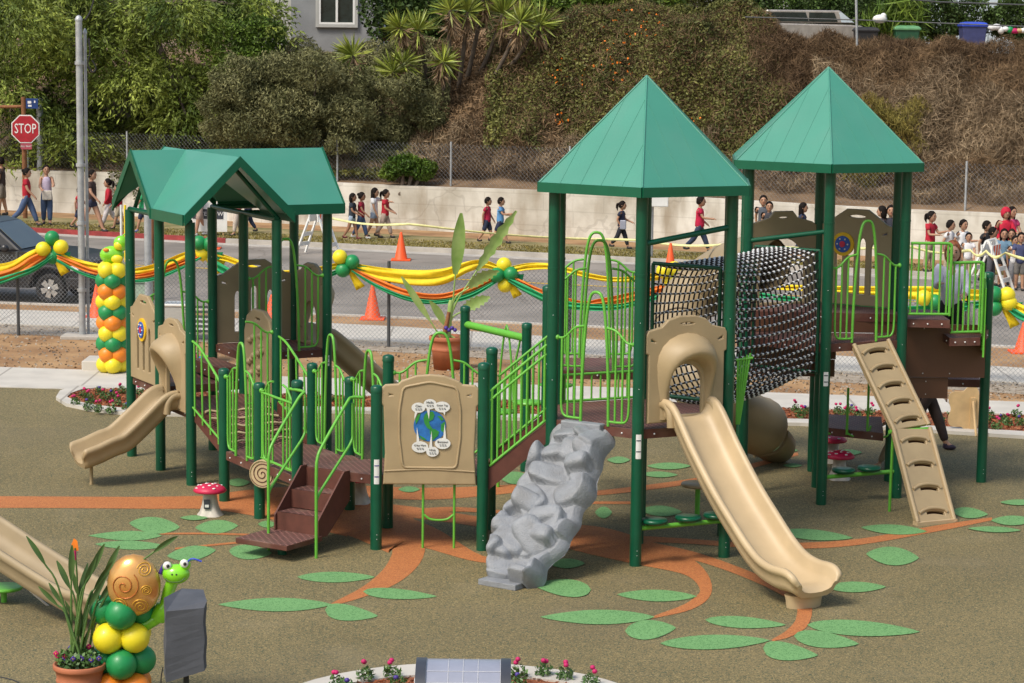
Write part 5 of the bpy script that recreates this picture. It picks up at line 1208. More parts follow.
for k in range(9):
    px = 992+k*4.5; c = AT(px,29+random.uniform(-2,2),69.6); mb = MB(); mb.ball(c,(random.uniform(.1,.2),.1,random.uniform(.06,.12)),7,5,['white','silver','white','white','b_green','magenta','wood','white','white'][k]); solo(mb,'litter_item','%s in the rubbish heap right of the blue bin' % ['crumpled white paper, nearest the bin,','grey plastic scrap','white plastic bag','flattened white carton','green scrap','pink scrap','brown cardboard scrap','torn white sheet','farthest right white scrap'][k],'rubbish','rubbish heaped beside the blue bin',org=c-Vector((0,0,.08)))
# hilltop fence: posts with rail, and overhead wire
def hfY(x): return wl(x)+8.0
pts = [Vector((x,hfY(x),0)) for x in (4,8,12,16)]
zr = AT(850,18,pts[1].y).z
hf = thing('hilltop_fence', (4,hfY(4),5), 'thin hilltop fence with a dark top rail in front of the bins and pickup', 'fence')
mb = MB(); mb.tube([AT(745,17,66.5),AT(860,20,65),AT(1040,27,62.5)],.018,6,'dkpost'); mb.build('top_rail', parent=hf)
mb = MB(); p = AT(857,46,65); mb.tube([p,AT(856,-12,65)],.035,8,'galv'); mb.build('post', parent=hf)
mb = MB(); mb.tube([AT(850,-6,60),AT(940,2,60),AT(1060,6,60)],.022,6,'dkpost'); solo(mb,'overhead_cable','dark cable crossing the upper right corner of the picture','cable')
# ================================================================== STREET FURNITURE
def pole(name, px, pyb, r, m, label, pyt, seams=(), cap=True):
    b = G(px, pyb); 
    # height from the picture at the same distance
    z = AT(px, pyt, b.y).z; t = thing(name, b, label, 'pole'); mb = MB(); mb.tube([b, zz(b,z)], r, 14, m)
    if cap: mb.lathe(zz(b,z), [(r+.01,-.03),(r+.01,.0),(r*.7,.05),(.001,.07)], 14, m)
    mb.build('shaft', parent=t)
    for s_ in seams:
        zc = AT(px, s_, b.y).z; q = MB(); q.tube([zz(b,zc-.03),zz(b,zc+.03)], r+.02, 14, 'galv'); q.build('clamp_band', parent=t)
    return t, b, z
tp, b, z = pole('utility_pole', 82.5, 338, .06, 'galv', 'tall galvanised steel pole standing at the fence on the left', 19, (63,165,223,290))
mb = MB(); mb.box(zz(b,.03), (.7,.6,.08), m='kerb_grey'); mb.build('base_slab', parent=tp, bevel=.02)
tq, b2, z2 = pole('conduit_pipe', 88.5, 337, .028, 'galv', 'thin conduit pipe running up beside the tall steel pole', 32)
for k in range(2):
    mb = MB(); P = [AT(88+1.2*k, 38, b2.y-.1), AT(90,52,b2.y-.1), AT(90-2,64,b2.y-.1), AT(93-k,72,b2.y-.1), AT(96,68,b2.y-.1), AT(92,60,b2.y-.1)]; mb.tube(smoothpath(P,5), .012, 5, 'black'); mb.build('cable_loop', parent=tq)
mb = MB(); mb.tube(smoothpath([AT(85,20,b.y),AT(90,12,b.y),AT(95,-4,b.y)],5), .014, 5, 'black'); mb.build('cable_loop', parent=tq)
pole('fence_post', 148.5, 322, .07, 'galv', 'grey steel pole between the balloon column and the gabled tower', 196)
pole('rusty_post', 152.5, 300, .045, 'rust', 'rusty brown post seen just right of the grey steel pole', 205)
pole('street_pole', 650, 262, .07, 'galv', 'pale pole behind the centre tower roof carrying a white box', 150)
b = G(655,262); p = AT(657,198,b.y-.15); mb = MB(); mb.box(p,(.55,.2,.42),m='white'); solo(mb,'white_box','white box mounted on the pale street pole','box',org=p-Vector((0,0,.21)),bevel=.02)
pole('street_pole', 41, 214, .1, 'galv', 'grey pole standing against the wall behind the stop sign', 100)
# stop sign
b = G(25.3,222); zt = AT(25.3,97,b.y).z; ssn = thing('stop_sign', b, 'red octagonal STOP sign on a rusty wooden post at the upper left', 'stop sign')
mb = MB(); mb.tube([b,zz(b,zt)],.07,8,'rust'); mb.build('post', parent=ssn)
c = AT(25.5,129,b.y-.12); yv = Vector((0,0,1)); xv = Vector((1,0,0)); R_ = .43
def octa(r_): return [(r_*math.cos(rad(22.5+45*k)), r_*math.sin(rad(22.5+45*k))) for k in range(8)]
fm = frame_mtx(c, xv, yv)
plate('sign_plate', octa(R_), [], .03, .003, fm, 'white', ssn); plate('sign_face', octa(R_*.93), [], .03, .003, frame_mtx(c-Vector((0,.008,0)),xv,yv), 'sign_red', ssn)
textmesh('lettering', 'STOP', .40, frame_mtx(c-Vector((0,.026,0)),xv,yv)@Matrix.Diagonal((.66,1,1,1)), 'white', ssn, .004)
c = AT(26.3,146.3,b.y-.12); m_('pinkred',(.38,.06,.09),.6); p = plate('sub_plate', rrect(-.16,-.085,.16,.085,.03), [], .02, .003, frame_mtx(c,xv,yv), 'pinkred', ssn); textmesh('lettering', 'ALL WAY', .075, frame_mtx(c-Vector((0,.014,0)),xv,yv), 'white', ssn, .002)
c = AT(32,103.5,b.y-.05); p = plate('street_sign', rrect(-.17,-.14,.17,.14,.01), [], .02, .003, frame_mtx(c,xv,yv), 'sign_blue', ssn); 
for (u0,u1,v0,v1) in ((-.12,-.02,.0,.07),(.06,.10,.02,.08),(-.11,-.01,-.09,-.04)):
    plate('mark', [(u0,v0),(u1,v0),(u1,v1),(u0,v1)], [], .006, .001, frame_mtx(c-Vector((0,.014,0)),xv,yv), 'silver', ssn)
mb = MB(); mb.tube([AT(-20,107,b.y+.3),AT(25,106.5,b.y+.1)],.045,8,'rust'); mb.build('cross_arm', parent=ssn)
# ================================================================== MUSHROOM STOOLS
def mushroom(px, pyb, label, h=.36, r=.18):
    b = G(px, pyb); t = thing('mushroom_stool', b, label, 'stool', 'mushroom stools on the rubber surface')
    mb = MB(); seg = 18; prof = [(.15,0),(.125,.03),(.095,.12),(.08,.22),(.085,.28)]; vs = []
    for (rr_, z) in prof:
        for k in range(seg): q = 2*math.pi*k/seg; w_ = 1+.10*math.sin(5*q)*(1-z/.3); vs.append(b+Vector((rr_*w_*math.cos(q), rr_*w_*math.sin(q), z*h/.36)))
    mb.add(vs, [(i*seg+k,i*seg+(k+1)%seg,(i+1)*seg+(k+1)%seg,(i+1)*seg+k) for i in range(len(prof)-1) for k in range(seg)], True, 'stem'); mb.build('stem', parent=t)
    mb = MB(); mb.lathe(b, [(.05,h-.085),(r,h-.085),(r+.015,h-.068),(r*.95,h-.035),(r*.7,h-.008),(r*.35,h+.006),(.001,h+.01)], 26, 'red_cap'); cp = mb.build('cap', parent=t)
    rr2 = random.Random(int(px))
    for k in range(13):
        an = k*2.4; d = r*math.sqrt((k+.5)/13)*.93; z = h+.008-(d/r)**2.2*.045; n_ = Vector((math.cos(an)*d, math.sin(an)*d, z)); mb = MB(); mb.ball(b+n_, (rr2.uniform(.016,.027),)*2+(.008,), 10, 4, 'white'); mb.build('spot', parent=cp)
    return t, b
t, b = mushroom(210, 515, 'red-capped mushroom stool left of the stairs, farthest left'); 
mb = MB(); p = b+Vector((-.02,-.115,.15)); mb.box(p,(.07,.012,.11),m='slate'); mb.box(p-Vector((0,.008,.02)),(.045,.006,.03),m='white'); mb.build('decal', parent=t)
mushroom(839, 479, 'red-capped mushroom stool beside the stepping pads, nearer of the two on the right'); mushroom(832, 462, 'red-capped mushroom stool behind another one on the right, partly hidden by the posts')
mushroom(359, 503, 'red-capped mushroom stool half hidden under the low deck behind the stairs')
# ================================================================== CONES, BARRICADES, TAPE
def cone(px, pyt, pyb, label):
    b = G(px, pyb); h = AT(px, pyt, b.y).z; h = max(h,.5); t = thing('traffic_cone', b, label, 'traffic cone', 'orange traffic cones on the road')
    mb = MB(); mb.prism([(b.x-.24,b.y-.24),(b.x+.24,b.y-.24),(b.x+.24,b.y+.24),(b.x-.24,b.y+.24)], .004, .04, 'orange_cone'); mb.build('base', parent=t, bevel=.01)
    mb = MB(); mb.lathe(b, [(.17,.04),(.155,.06),(.03,h-.02),(.02,h),(.001,h)], 20, 'orange_cone'); mb.build('cone_body', parent=t)
cone(401,232,260.5,'orange cone standing on the far side of the road, left of the potted banana plant'); cone(372.5,284,319.5,'orange cone near the kerb below the yellow swag'); cone(670,243,278,'orange cone behind the net tunnel frame'); cone(668,243+20,292,'orange cone seen through the net, nearer of two there') 
cone(1023,322,345+8,'orange cone cut off by the right picture edge'); cone(97,284,318,'orange cone hidden behind the balloon column'); cone(211.5,224,249,'orange cone seen between the gabled tower posts'); cone(272,294,320,'orange cone seen through the arched panel under the gabled roof')
def barricade(px, pyb, h, label, hd_=0):
    b = G(px, pyb); t = thing('barricade', b, label, 'barricade', 'folding white barricades beside the road'); R_ = Matrix.Rotation(hd_,3,'Z')
    def q(x,y,z): return b+R_@Vector((x,y,z))
    for sy, nm in ((-1,'front'),(1,'back')):
        for sx in (-1,1):
            mb = MB(); a_, c_ = q(sx*.28,sy*.48,0), q(sx*.22,sy*.03,h); mb.tube([a_,c_],.032,4,'white',smooth=False); mb.build('leg', parent=t)
        for z in (.25,.5):
            f = 1-z/h; y = sy*(.03+.45*f); mb = MB(); mb.box(q(0,y,z),(.5,.025,.1),R_,'white'); mb.build('cross_bar', parent=t)
        f = 1-(h*.8)/h; y = sy*(.03+.45*f)
        mb = MB(); mb.box(q(0,y,h*.8),(.56,.03,.26),R_,'white'); pn = mb.build('panel', parent=t)
        for k in range(3):
            mb = MB(); vs = []
            for (u, v) in ((-.22+.18*k,-.12),(-.12+.18*k,-.12),(-.08+.18*k,.12),(-.18+.18*k,.12)): vs += [q(u,y+sy*.017,h*.8+v)]
            vs += [v-(R_@Vector((0,sy*.004,0))) for v in vs]
            mb.add(vs,[(0,1,2,3),(7,6,5,4),(0,4,5,1),(1,5,6,2),(2,6,7,3),(3,7,4,0)],False,'orange_cone'); mb.build('stripe', parent=pn)
    mb = MB(); mb.tube([q(-.24,0,h),q(.24,0,h)],.035,8,'white'); mb.build('hinge', parent=t)
barricade(318, 254, 1.2, 'white folding barricade with orange stripes beside the right end of the gabled roof', rad(70)); barricade(989, 290, 1.12, 'white folding barricade with orange stripes in front of the crowd at the right', rad(60))
def tape(P, label, w_=.06, m='tape'):
    mb = MB(); n = 40; vs = []; 
    for i in range(n+1):
        f = i/n*(len(P)-1); k = min(int(f),len(P)-2); p = P[k].lerp(P[k+1], f-k); sag = -.10*math.sin(math.pi*(f-k)); tw_ = .7*math.sin(i*.25)
        dv = Vector((0,math.sin(tw_),math.cos(tw_)))*w_/2; vs += [p+Vector((0,0,sag))-dv, p+Vector((0,0,sag))+dv]
    mb.add(vs,[(2*i,2*i+2,2*i+3,2*i+1) for i in range(n)],True,m); o = solo(mb,'caution_tape',label,'tape'); md = o.modifiers.new('solid','SOLIDIFY'); md.thickness = .004
tape([AT(322,216,59.5),AT(410,224,58.5),AT(640,240,56.5),AT(742,243,55.5)],'pale yellow tape strung across the road behind the centre tower')
tape([AT(742,243,55.5),AT(910,246,49),AT(970,250,45),AT(986,251,44.3)],'pale yellow tape strung behind the right tower to the barricade')
tape([AT(986,251,44.3),AT(1005,253,44),AT(1060,256,43)],'yellow tape held across the front of the waiting children')
# ================================================================== BALLOONS & BUNTING
def balloon(mb, c, r, m, d=Vector((0,0,1))):
    seg, rings = 16, 11; vs = []; q = Vector((0,0,1)).rotation_difference(d).to_matrix()
    for i in range(rings+1):
        th = math.pi*i/rings; s = math.sin(th); z = math.cos(th); k = 1+.12*max(0,-z)
        for j in range(seg): ph = 2*math.pi*j/seg; vs.append(Vector(c)+q@Vector((r*s*math.cos(ph)*(1-.06*max(0,-z)), r*s*math.sin(ph)*(1-.06*max(0,-z)), r*z*k)))
    mb.add(vs,[(i*seg+j,(i+1)*seg+j,(i+1)*seg+(j+1)%seg,i*seg+(j+1)%seg) for i in range(rings) for j in range(seg)],True,m)
    mb.lathe(Vector(c)-q@Vector((0,0,r*1.1)), [(.001,.01),(r*.06,0),(r*.10,-.02)], 8, m) if d.z > .9 else None
def balcluster(px, py, Y, spec, label, tail=True):
    c = AT(px,py,Y); t = thing('balloon_cluster', c, label, 'balloons', 'balloon clusters tied along the fence swags')
    for (dx, dy, m) in spec:
        q = AT(px+dx,py+dy,Y-.08*(abs(dx)>3)); mb = MB(); balloon(mb, q, .135, m, (q-c).normalized() if (q-c).length > .05 else Vector((0,0,1))); mb.build('balloon', parent=t)
    if tail:
        for k,(m,an,ln) in enumerate((('cl_yellow',-.5,.42),('cl_yellow',-1.0,.46),('cl_green',-.2,.34))):
            mb = MB(); vs = []
            for i in range(7):
                f = i/6; w_ = .03+.10*f
                for j in range(4): s = (j/3-.5)*2; vs.append(c+Vector((ln*f*math.cos(an)+s*w_*.7*math.sin(-an), -.03-.02*k+.03*math.sin(j*2.2+i), ln*f*math.sin(an)+s*w_*math.cos(an)*.6)))
            mb.add(vs,[(4*i+j,4*i+j+1,4*i+4+j+1,4*i+4+j) for i in range(6) for j in range(3)],True,m); o = mb.build('fabric_tail', parent=t); md = o.modifiers.new('s','SOLIDIFY'); md.thickness = .006
def fy(px): 
    # fence distance under a picture column
    Y = 42
    for _ in range(6): Y = fl(AT(px,300,Y).x)
    return Y-.12
balcluster(52,252,fy(52),[(0,-14,'b_green'),(-9,-3,'b_yellow'),(9,-5,'b_yellow'),(1,5,'b_green')],'green and yellow balloon cluster in front of the dark car')
balcluster(204,252,fy(204),[(-5,-9,'b_green'),(6,-8,'b_green'),(-1,1,'b_yellow')],'green and yellow balloon cluster seen between the posts of the gabled tower')
balcluster(347,266,fy(347),[(-7,-9,'b_yellow'),(5,-4,'b_green'),(-4,4,'b_green')],'yellow and green balloon cluster just right of the gabled tower')
balcluster(504,274,fy(504),[(0,-9,'b_yellow'),(-7,1,'b_green'),(7,0,'b_green'),(1,11,'b_yellow')],'green and yellow balloon cluster right of the potted banana plant')
balcluster(672,278,fy(672),[(-8,-7,'b_yellow'),(2,-9,'b_yellow'),(-2,3,'b_yellow'),(8,2,'b_green')],'yellow and green balloon cluster seen through the net')
balcluster(1000,302,fy(1000),[(-6,-8,'b_green'),(9,-13+14,'b_yellow'),(-6,6,'b_green'),(7,-7,'b_yellow')],'green and yellow balloon cluster at the right beside the tall green post')
balcluster(930,300,fy(930),[(-6,-2,'b_yellow'),(5,2,'b_green')],'yellow and green balloons seen through the railing of the right steps')
def swag(name_px, Y0, Y1, label):
    """name_px: for each colour list of (x, ytop, ybottom) picture samples at the fence"""
    xs_all = [p[0] for s in name_px.values() for p in s]; xa, xb = min(xs_all), max(xs_all); c0 = AT((xa+xb)/2, 290, (Y0+Y1)/2)
    t = thing('fabric_swag', c0, label, 'bunting', 'fabric swags along the fence')
    for ci, (m, S_) in enumerate(name_px.items()):
        P = smoothpath([Vector(p) for p in S_], 8); n = len(P); K = 9; vs = []
        for i, p in enumerate(P):
            f = (p.x-xa)/(xb-xa); Y = Y0+(Y1-Y0)*f
            for k in range(K):
                g_ = k/(K-1); q = AT(p.x, p.y+(p.z-p.y)*g_, Y); fold = .035*math.sin(g_*11+i*.12+ci)+.02*math.sin(g_*23-i*.2)
                vs.append(q+Vector((0,-.05*ci-.03+fold*min(1,(p.z-p.y)/6),0)))
        mb = MB(); mb.add(vs,[(i*K+k,i*K+k+1,(i+1)*K+k+1,(i+1)*K+k) for i in range(n-1) for k in range(K-1)],True,m)
        o = mb.build('cloth', parent=t); o['label'] = {'cl_yellow':'yellow cloth','cl_orange':'orange cloth','cl_green':'green cloth'}[m]; md = o.modifiers.new('s','SOLIDIFY'); md.thickness = .006
swag({'cl_yellow':[(-20,266,284),(10,262,277),(30,251,264),(50,244,250)],'cl_orange':[(-20,276,288),(12,268,278),(32,256,270),(52,248,255)],'cl_green':[(-20,282,292),(10,274,281),(34,266,272),(54,254,258)]},fy(0),fy(52),'yellow, orange and green swag in front of the dark car at the left edge')
swag({'cl_yellow':[(56,248,254),(75,258,265),(95,263,270),(115,266,272),(135,268,274),(160,262,272),(185,252,262),(202,249,256)],'cl_orange':[(58,254,258),(78,262,268),(98,270,275),(125,274,278),(150,272,278),(178,262,268),(202,254,258)],'cl_green':[(58,258,261),(80,270,273),(100,276,280),(125,279,281),(152,277,280),(180,267,270),(202,256,258)]},fy(56),fy(202),'yellow, orange and green swag running behind the balloon column')
swag({'cl_yellow':[(208,250,256),(228,256,262),(250,264,270),(275,270,276),(310,268,274),(340,262,268)],'cl_green':[(208,256,264),(225,265,275),(245,276,284),(275,282,287),(315,276,281),(342,268,272)]},fy(208),fy(342),'yellow and green swag seen between the posts of the gabled tower')
swag({'cl_yellow':[(352,263,269),(385,268,281),(420,270,286),(445,268,284),(468,261,272),(485,260,268),(500,266,272)],'cl_orange':[(352,267,270),(380,279,285),(410,290,297),(440,293,300),(470,285,293),(500,272,277)],'cl_green':[(352,269,271),(380,285,289),(410,296,301),(440,299,303),(470,292,297),(500,277,280)]},fy(352),fy(500),'yellow, orange and green swag behind the potted banana plant')
swag({'cl_yellow':[(508,267,272),(530,263,270),(555,264,270),(590,273,279),(620,277,282),(660,272,280)],'cl_orange':[(508,274,278),(520,279,284),(545,290,295),(580,300,304),(600,298,306),(630,292,301),(665,284,291)],'cl_green':[(508,276,281),(525,284,292),(550,296,304),(580,302,309),(620,303,308),(665,291,296)]},fy(508),fy(665),'yellow, orange and green swag behind the centre tower barrier')
swag({'cl_yellow':[(680,272,280),(720,278,284),(780,284,290),(860,286,294),(925,286,300),(985,290,300)],'cl_green':[(680,280,286),(720,286,292),(790,296,302),(870,304,310),(930,305,315),(985,300,306)]},fy(680),fy(985),'yellow and green swag running behind the net and the right tower')
swag({'cl_yellow':[(1006,296,302),(1016,302,311),(1030,307,317),(1050,309,319)],'cl_green':[(1006,302,309),(1016,309,318),(1030,316,323),(1050,318,325)]},fy(1006),fy(1050),'yellow and green swag leaving the picture at the right edge')
def column(cx_, base, r, layers, gap, label, per=4, ring=None, off=.2):
    t = thing('balloon_column', base, label, 'balloon column'); ring = ring or r*.88
    for i, m in enumerate(layers):
        for k in range(per):
            an = math.pi/2*k+(math.pi/4 if i%2 else 0)+off; c = base+Vector((ring*math.cos(an), ring*math.sin(an), r+gap*i)); mb = MB(); balloon(mb, c, r*random.uniform(.96,1.03), m, Vector((math.cos(an),math.sin(an),0))); mb.build('balloon', parent=t)
    mb = MB(); mb.tube([base, zz(base,r+gap*len(layers))], .012, 6, 'white'); mb.build('pole', parent=t); return t
b = G(113,373); Lr = ['b_yellow','b_orange','b_green','b_yellow','b_orange','b_green','b_yellow','b_orange','b_green','b_yellow']
column(113, b, .145, Lr, .172, 'tall column of yellow, orange and green balloons beside the gabled tower')
mb = MB(); mb.prism([(b.x-.55,b.y+.2),(b.x+.75,b.y+.1),(b.x+.75,b.y+.9),(b.x-.55,b.y+.9)], 0, .16, 'concrete'); solo(mb,'concrete_slab','low grey concrete slab behind the tall balloon column','slab',org=b+Vector((0,.5,0)),bevel=.015)
# foil bug on the tall column
c = AT(112,255,b.y); t = thing('foil_balloon', zz(c,c.z-.25), 'lime green and yellow foil bug balloon on top of the tall balloon column', 'foil balloon')
mb = MB(); mb.ball(c,(.2,.12,.15),18,12,'b_lime'); mb.ball(AT(106,250,b.y-.1),(.05,.03,.03),12,8,'b_orange'); mb.ball(AT(117,259,b.y-.1),(.10,.05,.07),12,8,'b_yellow'); mb.build('body', parent=t)
mb = MB(); c2 = AT(121,243.5,b.y-.02); mb.ball(c2,(.125,.1,.13),16,12,'b_lime'); hd_ = mb.build('head', parent=t); mb = MB(); mb.ball(c2+Vector((-.03,-.055,-.03)),(.08,.055,.075),12,8,'b_yellow'); mb.build('face', parent=hd_)
mb = MB(); mb.tube(smoothpath([AT(122,237,b.y),AT(125,234,b.y),AT(129,235,b.y)],4),.012,6,'b_lime'); mb.build('feeler', parent=hd_)
for px_, m in ((121,'white'),(125,'cl_yellow')):
    q = G(px_+.5, 262); mb = MB(); mb.tube([q,AT(px_,205,q.y)],.03,8,m); solo(mb,'stake','%s stake standing behind the tall balloon column' % ('white' if m=='white' else 'yellow'),'stake',org=q)
# front column with snail balloon
b = G(123,700); 
column(123, b, .132, ['b_orange','b_green','b_yellow','b_green'], .215, 'short column of green and yellow balloons in the lower left foreground', ring=.15, off=math.pi/4+.1)
Yb = b.y; c = AT(134,585,Yb-.12); t = thing('snail_balloon', zz(c,c.z-.3), 'foil snail balloon with golden swirled shell and lime green head on the front balloon column', 'foil balloon')
mb = MB(); rx_, rz_ = .222,.262; seg, rings = 40, 20; vs = []
for i in range(rings+1):
    th = math.pi*i/rings
    for j in range(seg):
        ph = 2*math.pi*j/seg; rr_ = math.sin(th); crinkle = 1+.012*math.sin(ph*17)*rr_**6; vs.append(c+Vector((rx_*rr_*math.cos(ph)*crinkle, -.13*math.cos(th), rz_*rr_*math.sin(ph)*crinkle)))
mb.add(vs,[(i*seg+j,i*seg+(j+1)%seg,(i+1)*seg+(j+1)%seg,(i+1)*seg+j) for i in range(rings) for j in range(seg)],True,'foil_gold'); sh = mb.build('shell', parent=t)
def on_shell(u, v):
    q = max(0,1-(u/rx_)**2-(v/rz_)**2); return c+Vector((u,-.13*math.sqrt(q)-.004,v))
def spiral(cu, cv, r0, turns, m, w_, parent, name):
    P = []; N = int(turns*22)
    for k in range(N): a_ = k/22*2*math.pi; r_ = .006+r0*k/N; P.append(on_shell(cu+r_*math.cos(a_), cv+r_*math.sin(a_)))
    mb = MB(); mb.tube(P, w_, 5, m); mb.build(name, parent=parent)
spiral(-.065,.02,.125,2.2,'foil_line',.0045,sh,'shell_swirl')
for (u,v,r_) in ((.10,.15,.055),(.12,-.02,.04),(-.10,-.15,.06),(.07,-.16,.065)): spiral(u,v,r_,2.5,'foil_yellow',.004,sh,'small_swirl')
hc = AT(176,574,Yb-.08); mb = MB(); nk = [AT(158,617,Yb),AT(165,606,Yb-.03),AT(169,590,Yb-.06),hc]; mb.tube(smoothpath(nk,5),[.075]*6+[.052]*10,14,'b_lime'); mb.tube(smoothpath([AT(100,612,Yb),AT(110,622,Yb),AT(140,626,Yb),AT(160,616,Yb)],5),[.03,.04,.05,.055,.055,.055,.055,.055,.055,.055,.055,.055,.055,.055,.055,.05],12,'b_lime'); mb.build('body', parent=t)
mb = MB(); mb.ball(hc,(.115,.09,.085),18,12,'b_lime'); mb.ball(hc+Vector((-.07,0,.06)),.045,10,8,'b_lime'); mb.ball(hc+Vector((.075,0,.08)),.05,10,8,'b_lime'); hd_ = mb.build('head', parent=t)
for dx,dz in ((-.065,.08),(.075,.10)):
    mb = MB(); mb.ball(hc+Vector((dx,-.045,dz)),(.036,.02,.036),12,8,'white'); e_ = mb.build('eye', parent=hd_); mb = MB(); mb.ball(hc+Vector((dx+.008,-.064,dz)),(.014,.008,.016),8,6,'black'); mb.build('pupil', parent=hd_) 
for dx in (-.02,.015): mb = MB(); mb.ball(hc+Vector((dx,-.086,.015)),.008,6,5,'black'); mb.build('nostril', parent=hd_)
mb = MB(); mb.tube(smoothpath([hc+Vector((-.08,-.07,-.02)),hc+Vector((-.04,-.088,-.045)),hc+Vector((.04,-.088,-.045)),hc+Vector((.085,-.07,-.015))],5),.004,5,'leaf_plant'); mb.build('mouth', parent=hd_)
mb = MB(); mb.tube(smoothpath([hc+Vector((.09,-.03,.1)),hc+Vector((.14,-.04,.14)),hc+Vector((.22,-.05,.12))],5),.008,6,'bin_bluelid'); mb.tube(smoothpath([hc+Vector((-.08,0,.09)),hc+Vector((-.11,0,.05)),hc+Vector((-.13,0,.0))],4),.02,6,'purple'); mb.build('ribbon', parent=hd_)
# ================================================================== POTS
def terracotta(t, b, r, h):
    mb = MB(); mb.lathe(b, [(.001,.01),(r*.72,.01),(r*.74,.0),(r*.86,h*.55),(r*.87,h*.56),(r*.9,h*.58),(r*.9,h*.64),(r*.87,h*.66),(r*.93,h*.86),(r*1.0,h*.87),(r*1.02,h*.9),(r*1.02,h*.98),(r*.99,h),(r*.93,h),(r*.92,h*.9),(.001,h*.9)], 30, 'terracotta'); mb.build('pot', parent=t)
    mb = MB(); mb.lathe(b, [(r*.91,h*.91),(.001,h*.93)], 20, 'soil'); mb.build('soil', parent=t)
def blade(mb, p0, d, L, w_, droop, m, n=9, fold=.25, tear=0):
    """a long leaf with midrib fold"""
    d = Vector(d).normalized(); side = d.cross(Vector((.25*math.sin(L*40),1,.1))); side = side.normalized(); P = []; q = Vector(p0); dd = d.copy(); vs = []
    for i in range(n+1):
        f = i/n; w2_ = w_*math.sin(math.pi*min(.97,f*.92+.06))**.7; up = dd.cross(side)
        j = (1+(-.35 if (tear and i%2) else 0)); vs += [q-side*w2_*j+up*w2_*fold, q, q+side*w2_*j+up*w2_*fold]; q = q+dd*(L/n); dd = (dd+Vector((0,0,-droop/n))).normalized()
    mb.add(vs,[(3*i+k,3*i+k+1,3*i+3+k+1,3*i+3+k) for i in range(n) for k in (0,1)],True,m)
b = G(447,369); t = thing('banana_plant', b, 'tall potted banana plant with torn leaves in a terracotta pot on the dirt strip', 'potted plant'); terracotta(t, b, .30, .56)
s_ = 2350/ (b.y+.8); mb = MB(); top = AT(451,300,b.y); mb.tube(smoothpath([zz(b,.5),b.lerp(top,.5)+Vector((0,0,.25)),top],5),[.055]*5+[.045]*5+[.03],10,'leaf_banana'); mb.tube([zz(b,.5)+Vector((-.06,-.05,0)),AT(449,312,b.y-.05)],[.05,.03],8,'rust'); mb.build('trunk', parent=t)
for (p, q, w_, dr, tear) in (((452,310),(460,225),.11,.05,0),((455,305),(508,222),.11,.15,1),((454,300),(491,270),.13,.9,1),((452,318),(488,295),.12,.5,1),((446,345),(407,285),.06,.0,0),((450,335),(432,300),.07,.7,0),((458,340),(470,320),.06,.4,0)):
    a_, e_ = AT(*p,b.y), AT(*q,b.y-.1); d = e_-a_; L = d.length; mb = MB(); 
    st_ = a_.lerp(e_,.42 if L > .8 else .3); mb.tube(smoothpath([zz(b,.6),a_,st_],5),[.022]*6+[.015]*5,6,'leaf_banana'); blade(mb,st_,d+Vector((0,0,dr*.3*L)),L*.72,w_,dr,'leaf_banana',12,.3,tear); mb.build('leaf', parent=t)
mb = MB(); [mb.ball(AT(446+3*k,328+2*(k%2),b.y-.25),.035,8,6,'purple') for k in range(4)]; mb.build('purple_flower', parent=t)
# front pot with bird of paradise
b = G(80,705); t = thing('flower_pot', b, 'terracotta pot with bird-of-paradise leaves and purple pansies in the lower left foreground', 'potted plant'); terracotta(t, b, .215, .36)
rr2 = random.Random(4); Yp = b.y
for (x1,y1,lw,ll) in ((72,545,1,.3),(95,556,.9,.26),(58,560,.9,.25),(28,535,.7,.28),(103,543,1,.3),(118,545,1,.32),(87,563,.9,.35),(74,572,.8,.2),(112,560,.9,.28),(50,582,.7,.2),(176,534,.8,.24),(92,590,.8,.25),(66,600,.6,.2),(120,570,.9,.3),(105,575,.8,.3),(40,585,.7,.22)):
    Yt = Yp+rr2.uniform(-.12,.12); e_ = AT(x1,y1,Yt); s0 = zz(b,.34)+Vector((rr2.uniform(-.08,.08),rr2.uniform(-.08,.08),0)); d = (e_-s0); mp = s0.lerp(e_,.55)+Vector((-d.x*.15,0,.06)); m1 = s0.lerp(e_,.78); mb = MB()
    d2_ = (e_-mp).normalized(); st_ = e_-d2_*ll; mb.tube(smoothpath([s0,mp if mp.z<st_.z else s0.lerp(st_,.5),st_],5),[.011]*5+[.008]*6,6,'leaf_plant'); blade(mb,st_,d2_,ll,.019*lw+.008,.25,'leaf_plant',8,.5); mb.build('leaf', parent=t)
mb = MB(); e_ = AT(75,548,Yp); mb.tube([zz(b,.34),AT(77,575,Yp),e_],.008,6,'leaf_plant'); mb.add([e_+Vector((-.02,0,-.03)),e_+Vector((.03,0,-.02)),e_+Vector((.02,0,.06)),e_+Vector((-.01,.01,.08)),e_+Vector((-.03,0,.03))],[(0,1,2,3,4)],False,'fl_orange'); mb.tube([e_+Vector((0,0,-.1)),e_+Vector((0,0,-.02))],.012,6,'magenta'); mb.build('flower_head', parent=t)
C = cloud_in(zz(b,.39),(.2,.2,.1),700,.3); leafset('foliage', C, .045, .03, 'leaf_plant', parent=t)
for k in range(15):
    q = zz(b,.47)+Vector((rr2.uniform(-.19,.19),rr2.uniform(-.19,.05),rr2.uniform(-.07,.03))); mb = MB(); mm = 'purple' if k%3 else 'magenta'; 
    for j in range(4): mb.ball(q+Vector((.011*math.cos(j*1.57),-.005,.011*math.sin(j*1.57))),(.013,.006,.013),7,5,mm)
    mb.ball(q+Vector((0,-.011,0)),.005,5,4,'yellow'); mb.build('pansy', parent=t)
